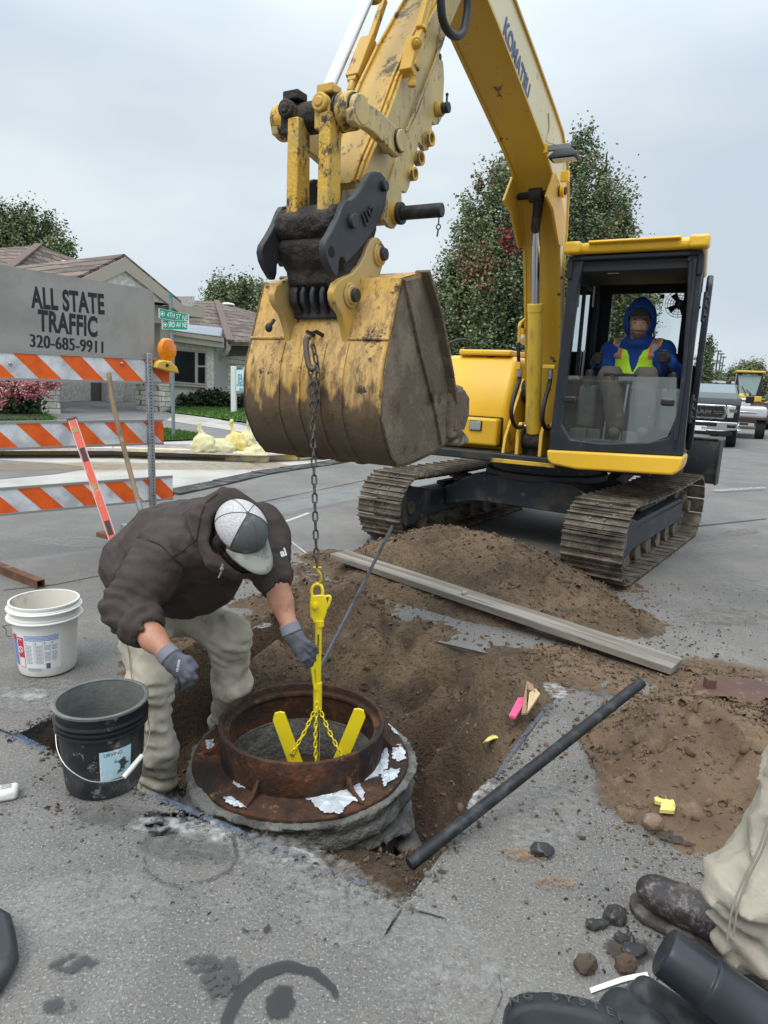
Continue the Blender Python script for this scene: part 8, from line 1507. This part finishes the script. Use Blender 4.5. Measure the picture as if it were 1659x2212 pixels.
def tree(label, base, lobes, n, clump, per, leaf, w_, seed, th=.2, grp=None, red=None, shell=.5, limbs=9):
    t = thing('tree', label, 'tree', base, 0, grp); pts, cc, _ = crown_pts(lobes, int(n*2.0), clump*.80, int(per*1.9), seed, shell, 1.3); leaf = leaf*.72; mw = leafmix(len(pts), w_, seed+1); cm = (vn(cc, .55, seed+3)+.4*vn(cc, 1.6, seed+4))
    if red: hit = cm > red[0]; mw[hit] = np.where(np.random.default_rng(seed+5).random(hit.sum()) < .6, red[1], mw[hit])
    dk = cm < -.36; mw[dk & (np.random.default_rng(seed+6).random(len(mw)) < .5)] = 2
    for (c, r, m_) in (red[2] if red else ()): hit = np.linalg.norm(cc-np.array(c), axis=1) < r; mw[hit] = m_
    leafcloud('crown', pts, leaf, lg, mw, t, seed+2); b = MB(); bs_ = V(base); zt_ = max(l[2] for l in lobes); top_ = V((np.mean([l[0] for l in lobes]), np.mean([l[1] for l in lobes]), zt_)); rs = random.Random(seed)
    b.tube([bs_-V((0, 0, .3)), bs_.lerp(top_, .25), bs_.lerp(top_, .6), top_], [th, th*.75, th*.45, th*.12], 8)
    for i in range(limbs): l = lobes[i % len(lobes)]; a = bs_.lerp(top_, rs.uniform(.15, .7)); e = V((l[0]+rs.uniform(-.5, .5)*l[3], l[1]+rs.uniform(-.5, .5)*l[4], l[2]+rs.uniform(-.3, .6)*l[5])); b.tube([a, a.lerp(e, .5)+V((0, 0, .1)), e], [th*.35, th*.22, th*.06], 6)
    b.build('trunk', barkm, t); return t
def lobe(x, y, d, rp, zr=None, m=0): p = W(x, y, d); s = rp*d/1475; return (p.x, p.y, p.z, s, s, (zr or rp)*d/1475, m)
D = 25
tree('large maple with green and rusty foliage behind the excavator, left of its cab', tuple(G(1090, 905)), [lobe(1075, 640, D, 95, 110), lobe(1010, 700, D, 75, 90), lobe(975, 660, D, 38, 60), lobe(1015, 560, D, 45, 75), lobe(1060, 470, D, 45, 85), lobe(1100, 480, D, 55, 95), lobe(1090, 400, D, 22, 45), lobe(1120, 600, D, 90, 110), lobe(1030, 790, D, 85, 75), lobe(1130, 760, D, 90, 90), lobe(985, 770, D, 45, 60), lobe(958, 620, D, 20, 35)],
     520, .30, 60, .125, (.50, .28, .18, .01, .0, .04), 11, .22, red=(.42, 3, [(W(1115, 537, D-1.6), .55, 4), (W(1120, 552, D-1.3), .45, 4)]), grp='trees behind the excavator')
tree('tall pointed maple with bronze foliage between the boom and the cab', tuple(G(1290, 905, -.2)), [lobe(1255, 430, D+2, 45, 95), lobe(1240, 340, D+2, 18, 45), lobe(1290, 480, D+2, 55, 80), lobe(1320, 440, D+2, 28, 50), lobe(1335, 500, D+2, 30, 45), lobe(1270, 570, D+2, 80, 90), lobe(1225, 600, D+2, 60, 100), lobe(1300, 650, D+2, 70, 80), lobe(1345, 530, D+2, 22, 25), lobe(1350, 680, D+2, 50, 60), lobe(1265, 760, D+2, 80, 80)],
     400, .30, 58, .125, (.46, .24, .18, .03, 0, .12), 31, .22, red=(.40, 5, []), grp='trees behind the excavator')
tree('sparse thin branched tree seen through the cab rear window', tuple(G(1420, 905, -.3)), [lobe(1385, 570, 29, 16, 30), lobe(1400, 650, 29, 34, 40), lobe(1370, 700, 29, 40, 60)], 48, .30, 26, .11, (.4, .3, .1, .05, 0, .25), 41, .10, shell=.2, limbs=24)
tree('leafy green tree rising behind the house roof at the left edge', tuple(G(20, 860)), [lobe(30, 545, 36, 55, 60), lobe(75, 520, 36, 35, 45), lobe(10, 505, 36, 35, 40), lobe(58, 490, 36, 14, 22), lobe(110, 545, 36, 32, 28), lobe(145, 555, 36, 16, 14), lobe(-40, 540, 36, 60, 60)], 230, .35, 50, .16, (.42, .42, .12, 0, 0, .04), 51, .25)
tree('pale green tree behind the right end of the house roof', tuple(G(505, 840)), [lobe(505, 650, 60, 38, 32), lobe(480, 660, 60, 28, 24), lobe(530, 650, 60, 26, 26), lobe(560, 680, 60, 50, 35), lobe(468, 640, 60, 10, 12)], 130, .5, 50, .26, (.5, .35, .1, 0, 0, .05), 61, .25)
tree('dark conifer standing close behind the cab door', tuple(G(1522, 870, -.6)), [lobe(1522, 800, 70, 14, 55), lobe(1525, 760, 70, 9, 20), lobe(1518, 820, 70, 12, 30)], 60, .28, 40, .20, (.5, .0, .5, 0, 0, 0), 71, .2)
tree('small pale tree between the tall light poles', tuple(G(1545, 860, -1)), [lobe(1545, 818, 110, 11, 14), lobe(1538, 830, 110, 10, 12), lobe(1568, 838, 110, 12, 8)], 40, .3, 34, .26, (.6, .3, .1, 0, 0, .0), 81, .3)
tree('round autumn tree with reddish top behind the wheel loader', tuple(G(1610, 880, -1.5)), [lobe(1615, 825, 90, 34, 30), lobe(1625, 806, 90, 20, 14), lobe(1585, 835, 90, 24, 22), lobe(1650, 845, 90, 22, 20)], 150, .4, 44, .26, (.35, .25, .1, .18, 0, .12), 91, .3)
gb = [M('yew_green', (.020, .042, .018), .8), M('yew_light', (.035, .06, .025), .8)]
def bush(label, px, py, d, rx, rz, n, mats, w_, leaf, seed, grp='shrubs along the house front', cl=.07):
    c = W(px, py, d); l = [(c.x, c.y, c.z, rx, rx*.8, rz, 0), (c.x-rx*.45, c.y, c.z-.15*rz, rx*.6, rx*.6, rz*.7, 0), (c.x+rx*.45, c.y, c.z-.1*rz, rx*.6, rx*.6, rz*.75, 0)]; pts, cc, _ = crown_pts(l, n, cl, 22, seed, .5); t = thing('bush', label, 'bush', (c.x, c.y, c.z-rz), 0, grp); leafcloud('foliage', pts, leaf, mats, leafmix(len(pts), w_, seed), t, seed); b = MB(); b.tube([V((c.x, c.y, c.z-rz-.1)), V((c.x, c.y, c.z))], [.05, .02], 6); b.build('stem', barkm, t); return t
bush('low greyish round shrub at the corner of the window wing', 402, 868, 24, .38, .30, 120, gb, (.5, .5), .08, 1); bush('dark rounded evergreen shrub under the middle of the window', 420, 862, 24.5, .42, .34, 150, gb, (.8, .2), .08, 2); bush('widest dark evergreen shrub right of the window', 464, 866, 24.5, .50, .34, 180, gb, (.85, .15), .08, 3); bush('small dark shrub right of the business sign post', 528, 870, 24, .30, .22, 90, gb, (.8, .2), .08, 4)
HY_ = bush('pink flowering hydrangea bush in front of the stone wall', 18, 856, 17.2, .62, .52, 280, [M('hydrangea_leaf', (.035, .075, .03), .7), lg[2]], (.7, .3), .11, 5, grp=None, cl=.1); rs = random.Random(5); pk_ = [M('bloom_pink', (.50, .17, .20), .8), M('bloom_pale', (.62, .36, .33), .8), M('bloom_deep', (.34, .10, .13), .8)]
for i, (x, y) in enumerate([(6, 832), (22, 840), (30, 826), (40, 838), (36, 848), (52, 822), (60, 830), (70, 840), (72, 826), (80, 832), (90, 842), (92, 822), (100, 830), (108, 826), (116, 832), (122, 824), (58, 850), (12, 850), (4, 870), (34, 862), (74, 854), (98, 848), (-8, 842), (46, 832), (84, 846)]):
    c = np.array(W(x, y, 16.5+rs.uniform(-.1, .25))); pts = c+np.random.default_rng(i).normal(size=(130, 3))*np.array((.055, .055, .06)); leafcloud('bloom', pts, .05, pk_, leafmix(130, ((.6, .3, .1), (.3, .2, .5), (.4, .5, .1))[i % 3], i), HY_, i)
# ================= vehicles down the street =================
chm = M('chrome_trim', (.70, .71, .72), .12, 1.0); cpaint = M('dark_graphite_paint', (.012, .014, .017), .5, 0, spec=.25); tyrem = M('tyre_rubber', (.018, .018, .018), .85); wsm = M('car_glass', (.20, .245, .265), .12, .0, spec=.5); blackp = M('gloss_black', (.01, .01, .011), .3)
def vthing(nm, label, cat, px, py, d, rz, z=None):
    p = W(px, py, d); z = slope(p.x, p.y) if z is None else z; return thing(nm, label, cat, (p.x, p.y, z), rz)
def VBd(b, n, m, t, **k): return b.build(n, m, t, world=False, **k)
def wheel(t, x, y, r, w_, mat_r=chm):
    b = MB(); b.cyl((x-w_/2, y, r), (x+w_/2, y, r), r, n=28); o = VBd(b, 'wheel', tyrem, t, bevel=.02); b = MB(); b.cyl((x-w_/2-.006, y, r), (x+w_/2+.006, y, r), r*.58, n=20); VBd(b, 'rim', mat_r, o)
PT_ = vthing('pickup_truck', 'dark pickup truck with large chrome grille parked behind the excavator cab', 'pickup truck', 1508, 966, 20.6, -R(27))
b = MB(); b.prism([V((-.99, y, z)) for y, z in ((.12, .55), (.05, .78), (.07, 1.29), (.30, 1.38), (1.45, 1.44), (1.5, 1.44), (5.9, 1.44), (5.95, .6), (4.9, .55), (4.85, .75), (4.5, .98), (4.1, .75), (4.0, .52), (1.5, .52), (1.4, .75), (1.05, .98), (.65, .75), (.6, .52))], (1.98, 0, 0)); bdy = VBd(b, 'body', cpaint, PT_, bevel=.05, seg=3)
b = MB(); P = [(-.93, 1.40, 1.41), (.93, 1.40, 1.41), (.78, 2.15, 1.90), (-.78, 2.15, 1.90)]; Q = [(-.93, 4.0, 1.33), (.93, 4.0, 1.33), (.80, 3.75, 1.90), (-.80, 3.75, 1.90)]; b.add(P+Q, [(0, 1, 2, 3), (4, 7, 6, 5), (3, 2, 6, 7), (0, 3, 7, 4), (1, 5, 6, 2), (0, 4, 5, 1)]); VBd(b, 'cab', M('cab_silver_paint', (.07, .078, .086), .35, .2, coat=.2), PT_, bevel=.05, seg=3)
b = MB(); b.quad((-.86, 1.47, 1.385), (.86, 1.47, 1.385), (.74, 2.07, 1.86), (-.74, 2.07, 1.86)); b.v = [(x, y-.02, z+.02) for x, y, z in b.v]; VBd(b, 'windshield', wsm, PT_, smooth=0); b = MB(); b.quad((.935, 1.75, 1.40), (.935, 3.7, 1.40), (.83, 3.55, 1.83), (.83, 2.2, 1.83)); b.v = [(x+.012, y, z) for x, y, z in b.v]; VBd(b, 'side_window', blackp, PT_, smooth=0)
b = MB()
for x in (-.55, -.2, .0, .2, .55): b.box((x, 2.13, 1.93), (.09, .06, .025))
VBd(b, 'roof_lamp', blackp, PT_, bevel=.008); b = MB(); b.prism([V(p) for p in ((-.60, .02, .85), (.60, .02, .85), (.66, .02, 1.03), (.60, .02, 1.27), (-.60, .02, 1.27), (-.66, .02, 1.03))], (0, .08, 0)); gr = VBd(b, 'grille', chm, PT_, bevel=.02); b = MB(); b.prism([V(p) for p in ((-.54, .01, .90), (.54, .01, .90), (.59, .01, 1.03), (.54, .01, 1.21), (-.54, .01, 1.21), (-.59, .01, 1.03))], (0, .02, 0)); VBd(b, 'grille_mesh', blackp, gr)
b = MB()
for z in (1.075, 1.025): b.box((.42, .0, z), (.26, .02, .022)); b.box((-.42, .0, z), (.26, .02, .022))
for r_ in range(6):
    for c_ in range(7): b.box((-.48+.16*c_+.08*(r_ % 2), .005, .925+.045*r_), (.06, .008, .006))
VBd(b, 'grille_bar', chm, gr)
tm_ = WM[PT_.name]; text('RAM', tm_ @ Matrix.Translation((0, -.008, 1.05)) @ Matrix.Rotation(R(90), 4, 'X'), .15, chm, 'lettering', gr, bold=.006, width=.46)
b = MB()
for s in (-1, 1): b.prism([V((s*.67, .02, .90)), V((s*.99, .09, .90)), V((s*.99, .09, 1.24)), V((s*.63, .02, 1.27))], (0, .08, 0))
hh_ = VBd(b, 'headlight', chm, PT_, bevel=.015); b = MB()
for s in (-1, 1): b.prism([V((s*.73, .01, 1.06)), V((s*.95, .07, 1.06)), V((s*.95, .07, 1.16)), V((s*.71, .01, 1.16))], (0, .05, 0))
VBd(b, 'headlight_glass', M('smoked_lamp', (.10, .10, .09), .1), hh_)
b = MB(); b.prism([V((x, y, z)) for x, y, z in ((-1.0, .10, .55), (-.98, .02, .78), (.98, .02, .78), (1.0, .10, .55), (.6, .0, .50), (-.6, .0, .50))], (0, .14, .0)); bp_ = VBd(b, 'bumper', chm, PT_, bevel=.04, seg=3); b = MB(); b.box((0, -.02, .69), (.85, .06, .12)); b.box((-.82, .0, .66), (.24, .06, .10)); b.box((.82, .0, .66), (.24, .06, .10)); VBd(b, 'bumper_intake', blackp, bp_, bevel=.02); b = MB(); b.box((0, .08, .44), (1.7, .1, .14)); VBd(b, 'air_dam', blackp, PT_, bevel=.02)
b = MB(); b.box((.0, -.06, .56), (.32, .01, .15)); pl_ = VBd(b, 'licence_plate', M('plate_white', (.7, .7, .7), .5), PT_); text('70', tm_ @ Matrix.Translation((.08, -.068, .56)) @ Matrix.Rotation(R(90), 4, 'X'), .12, stm_, 'lettering', pl_, bold=.002)
for x, y in ((-.85, 1.03), (.85, 1.03), (-.85, 4.5), (.85, 4.5)): wheel(PT_, x, y, .41, .28)
b = MB()
for s in (-1, 1): b.box((s*1.22, 1.75, 1.44), (.24, .12, .22)); b.box((s*1.05, 1.72, 1.40), (.2, .05, .05))
VBd(b, 'mirror', blackp, PT_, bevel=.03); b = MB(); b.box((1.02, 2.6, .45), (.10, 1.8, .05)); VBd(b, 'running_board', chm, PT_, bevel=.01)
TR = vthing('flatbed_truck', 'white truck with dark flatbed between the pickup and the loader', 'truck', 1591, 940, 27, -R(27)); b = MB(); b.box((0, .6, 1.02), (1.9, 1.6, .45)); b.box((-.3, 1.6, 1.35), (1.3, 1.2, .4)); VBd(b, 'cab', M('white_truck', (.5, .5, .51), .35), TR, bevel=.12, seg=3); b = MB(); b.box((0, .0, .80), (2.1, .3, .12)); b.box((0, 3, .85), (2.2, 5, .12)); b.box((.2, -.5, .6), (.3, .8, .1)); VBd(b, 'flatbed', M('rusty_bed', (.08, .05, .04), .9), TR, bevel=.02)
b = MB(); b.box((.6, -.17, 1.16), (.3, .03, .08)); b.box((0, -.2, 1.02), (1.2, .04, .06)); VBd(b, 'front_trim', chm, TR, bevel=.01); b = MB(); b.box((.3, .55, 1.42), (.3, .5, .03)); VBd(b, 'hood_stripe', M('stripe_grey', (.3, .32, .35), .5), TR)
for x, y in ((-.8, .4), (.8, .4), (.85, 4)): wheel(TR, x, y, .45, .32, blackp)
# wheel loader
LD = vthing('wheel_loader', 'yellow wheel loader with tall glass cab and brown bucket at the right edge', 'wheel loader', 1607, 928, 38.5, -R(24)); ly = M('loader_yellow', (.62, .42, .06), .5); brw = M('loader_bucket_brown', (.075, .05, .04), .9, layers=[((.13, .09, .07), 3, .5, .65)])
b = MB(); b.prism([V((x, y, z)) for x, y, z in ((-.72, 1.2, 1.75), (.72, 1.2, 1.75), (.66, 1.35, 3.1), (-.66, 1.35, 3.1))], (0, 1.5, 0)); cbl = VBd(b, 'cab', blackp, LD, bevel=.04); b = MB(); b.prism([V((x, y, z)) for x, y, z in ((-.42, 1.17, 1.85), (.42, 1.17, 1.85), (.60, 1.32, 2.95), (-.60, 1.32, 2.95))], (0, .02, 0)); VBd(b, 'windshield', M('loader_glass', (.22, .30, .29), .08, spec=.9), cbl); b = MB(); b.box((0, 2.0, 3.16), (1.5, 1.8, .12)); rf_ = VBd(b, 'roof', ly, cbl, bevel=.04); text('KOMATSU', WM[LD.name] @ Matrix.Translation((0, 1.28, 2.98)) @ Matrix.Rotation(R(90), 4, 'X'), .16, M('letter_pale', (.5, .65, .7), .5), 'lettering', cbl, width=.75, bold=.004)
b = MB(); b.tube([V((-.1, 1.1, 1.95)), V((-.35, 1.15, 2.35))], .02, 6); b.tube([V((.2, 1.15, 1.9)), V((-.1, 1.12, 2.15))], .02, 6); VBd(b, 'wiper', blackp, cbl); b = MB(); b.box((0, 2.8, 1.4), (1.5, 3.4, .8)); b.box((0, .6, 1.3), (.7, 1.6, .5)); b.ball((-.35, .5, 1.75), (.2, .15, .18), 8); b.ball((.05, .5, 1.75), (.15, .15, .18), 8); VBd(b, 'frame', ly, LD, bevel=.05)
b = MB()
for s in (-1, 1):
    b.tube([V((s*.75, 1.3, 3.0)), V((s*1.1, 1.2, 3.0)), V((s*1.1, 1.2, 1.6)), V((s*.75, 1.2, 1.6))], .025, 6); b.tube([V((s*1.25, 1.2, 1.5)), V((s*1.25, 1.2, 2.3)), V((s*1.7, 1.5, 2.3)), V((s*1.7, 1.5, 1.5))], .02, 6)
    for z in (1.8, 2.1, 2.4, 2.7): b.tube([V((s*.75, 1.2, z)), V((s*1.1, 1.2, z))], .02, 6)
VBd(b, 'ladder_rail', blackp, LD); b = MB()
for s in (-1, 1): b.box((s*1.05 if s < 0 else 1.35, 1.1, 2.45), (.28, .15, .32))
VBd(b, 'mirror', blackp, LD, bevel=.04); b = MB()
for s in (-1, 1): b.box((s*1.35, .9, 1.72), (.55, .15, .30)); b.tube([V((s*1.2, .9, 1.6)), V((s*.8, .9, 1.35))], .05, 6)
lam = VBd(b, 'lamp_housing', ly, LD, bevel=.05); b = MB()
for s in (-1, 1): b.box((s*1.33, .81, 1.72), (.36, .03, .18))
VBd(b, 'lamp_glass', M('lamp_pale', (.5, .48, .4), .2), lam); b = MB(); b.prism([V((-1.35, y, z)) for y, z in ((-.9, .35), (-1.1, .9), (-.75, 1.35), (-.5, 1.35), (-.2, .9), (-.1, .35))], (2.7, 0, 0)); b.prism([V((x, -.7, z)) for x, z in ((.1, 1.3), (.5, 1.3), (1.35, 1.0), (1.35, 1.35), (.5, 1.55), (.1, 1.5))], (0, .1, 0)); VBd(b, 'bucket', brw, LD, bevel=.02); b = MB(); b.box((.0, -1.05, 1.5), (.14, .1, 1.5)) if False else b.box((.0, -1.0, 1.2), (.14, .1, 1.5)); VBd(b, 'upright', brw, LD)
for x, y in ((-1.0, .7), (1.0, .7), (-1.0, 3.6), (1.0, 3.6)): wheel(LD, x, y, .68, .5, ly)
# stadium light poles, red shed
for i, ((x0, y0, x1, y1, d), lb_) in enumerate((((1537, 753, 1527, 832, 95), 'nearest tall light pole, beside the conifer behind the cab'), ((1552, 759, 1541, 826, 112), 'second tall light pole from the cab'), ((1558, 765, 1549, 828, 122), 'third tall light pole from the cab'), ((1563, 772, 1555, 832, 132), 'fourth and shortest looking light pole, nearest the loader'))):
    p1, p0 = W(x0, y0, d), W(x1, y1, d); t = thing('light_pole', lb_, 'light pole', (p1.x, p1.y, p0.z-1), 0, 'tall field light poles down the street'); b = MB(); b.tube([V((p1.x, p1.y, p0.z-2)), p1], [.16, .10], 8); b.build('pole', M('pole_dark', (.045, .05, .055), .7), t); b = MB()
    for k in (0, 1.6):
        b.box((p1.x, p1.y, p1.z-k), (1.0, .08, .08))
        for j in (-.42, -.14, .14, .42): b.box((p1.x+j, p1.y, p1.z-k+.05), (.20, .2, .26))
    b.build('floodlight', M('flood_grey', (.16, .18, .20), .7), t)
p = W(1536, 833, 75); RB = thing('shed', 'small red building with white trim far down the street', 'building', (p.x, p.y, p.z-2), -.4); b = MB(); b.box((0, 0, 1.2), (4.0, 4, 2.4)); VBd(b, 'wall', M('red_siding', (.22, .02, .03), .8), RB); b = MB(); b.prism([V((-2.2, -2.2, 2.3)), V((2.2, -2.2, 2.3)), V((2.2, -2.2, 2.5)), V((-2.2, -2.2, 2.6))], (0, 4.4, 0)); VBd(b, 'roof', M('white_roof', (.6, .6, .6), .6), RB); b = MB(); b.box((.9, -2.02, 1.3), (.15, .05, 2.0)); b.box((1.6, -2.02, 1.3), (.15, .05, 2.0)); VBd(b, 'trim', M('white_roof', (.6, .6, .6), .6), RB)
# weeds and hedge line far behind so the road does not meet bare sky
rg0 = np.random.default_rng(9); hx = []
for (xa, xb, yy, d, hh) in ((560, 960, 838, 75, 12), (900, 1240, 850, 60, 14), (1500, 1530, 868, 80, 8), (1570, 1680, 872, 95, 14), (-300, 20, 830, 45, 20), (1640, 1900, 876, 90, 24)):
    k = int((xb-xa)*16); xs_ = rg0.uniform(xa, xb, k); hx += [W(x, yy-abs(rg0.normal())*hh*.6+2, d*(1+.05*rg0.normal())) for x in xs_]
tag(leafcloud('far_shrubbery', np.array([tuple(p) for p in hx]), .38, lg, leafmix(len(hx), (.5, .2, .3, 0, 0, 0), 3)), kind='stuff')
# ---- pieces that do not touch become objects of their own ----
SKIP = ('lettering', 'stencil_text', 'label', 'raised', 'laces', 'crown', 'foliage', 'bloom', 'glove_print', 'sleeve_print', 'post_holes', 'text_line', 'track', 'gravel', 'body', 'hoodie', 'weld_bead', 'vent', 'grille_bar', 'fan', 'ladder_rail', 'link', 'seam', 'trunk', 'asphalt', 'pattern', 'emblem', 'prohibition')
def split_pieces(o):
    me = o.data; n = len(me.vertices); par = list(range(n))
    def find(a):
        while par[a] != a: par[a] = par[par[a]]; a = par[a]
        return a
    for e in me.edges:
        a, b_ = find(e.vertices[0]), find(e.vertices[1])
        if a != b_: par[a] = b_
    comp = {}
    for i in range(n): comp.setdefault(find(i), []).append(i)
    if len(comp) < 2 or len(comp) > 300: return
    keys = list(comp); co = np.array([v.co[:] for v in me.vertices]); bb = [(co[comp[k]].min(0)-.004, co[comp[k]].max(0)+.004) for k in keys]; g = list(range(len(keys)))
    def f2(a):
        while g[a] != a: a = g[a]
        return a
    for i in range(len(keys)):
        for j in range(i):
            if (bb[i][0] < bb[j][1]).all() and (bb[j][0] < bb[i][1]).all(): g[f2(i)] = f2(j)
    cl = {}
    for i, k in enumerate(keys): cl.setdefault(f2(i), []).extend(comp[k])
    if len(cl) < 2 or len(cl) > 12: return
    import bmesh
    meshes = []
    for vs in cl.values():
        keep = set(vs); m2 = me.copy(); bm = bmesh.new(); bm.from_mesh(m2); bm.verts.ensure_lookup_table(); bmesh.ops.delete(bm, geom=[v for v in bm.verts if v.index not in keep], context='VERTS'); bm.to_mesh(m2); bm.free(); meshes.append(m2)
    base = o.name.split('.')[0]; o.data = meshes[0]
    for m2 in meshes[1:]: c = o.copy(); c.name = base; c.data = m2; c.parent = o.parent; C.objects.link(c)
for o in [o for o in C.objects if o.type == 'MESH' and o.parent and not o.name.startswith(SKIP) and len(o.data.vertices) < 6000]: split_pieces(o)
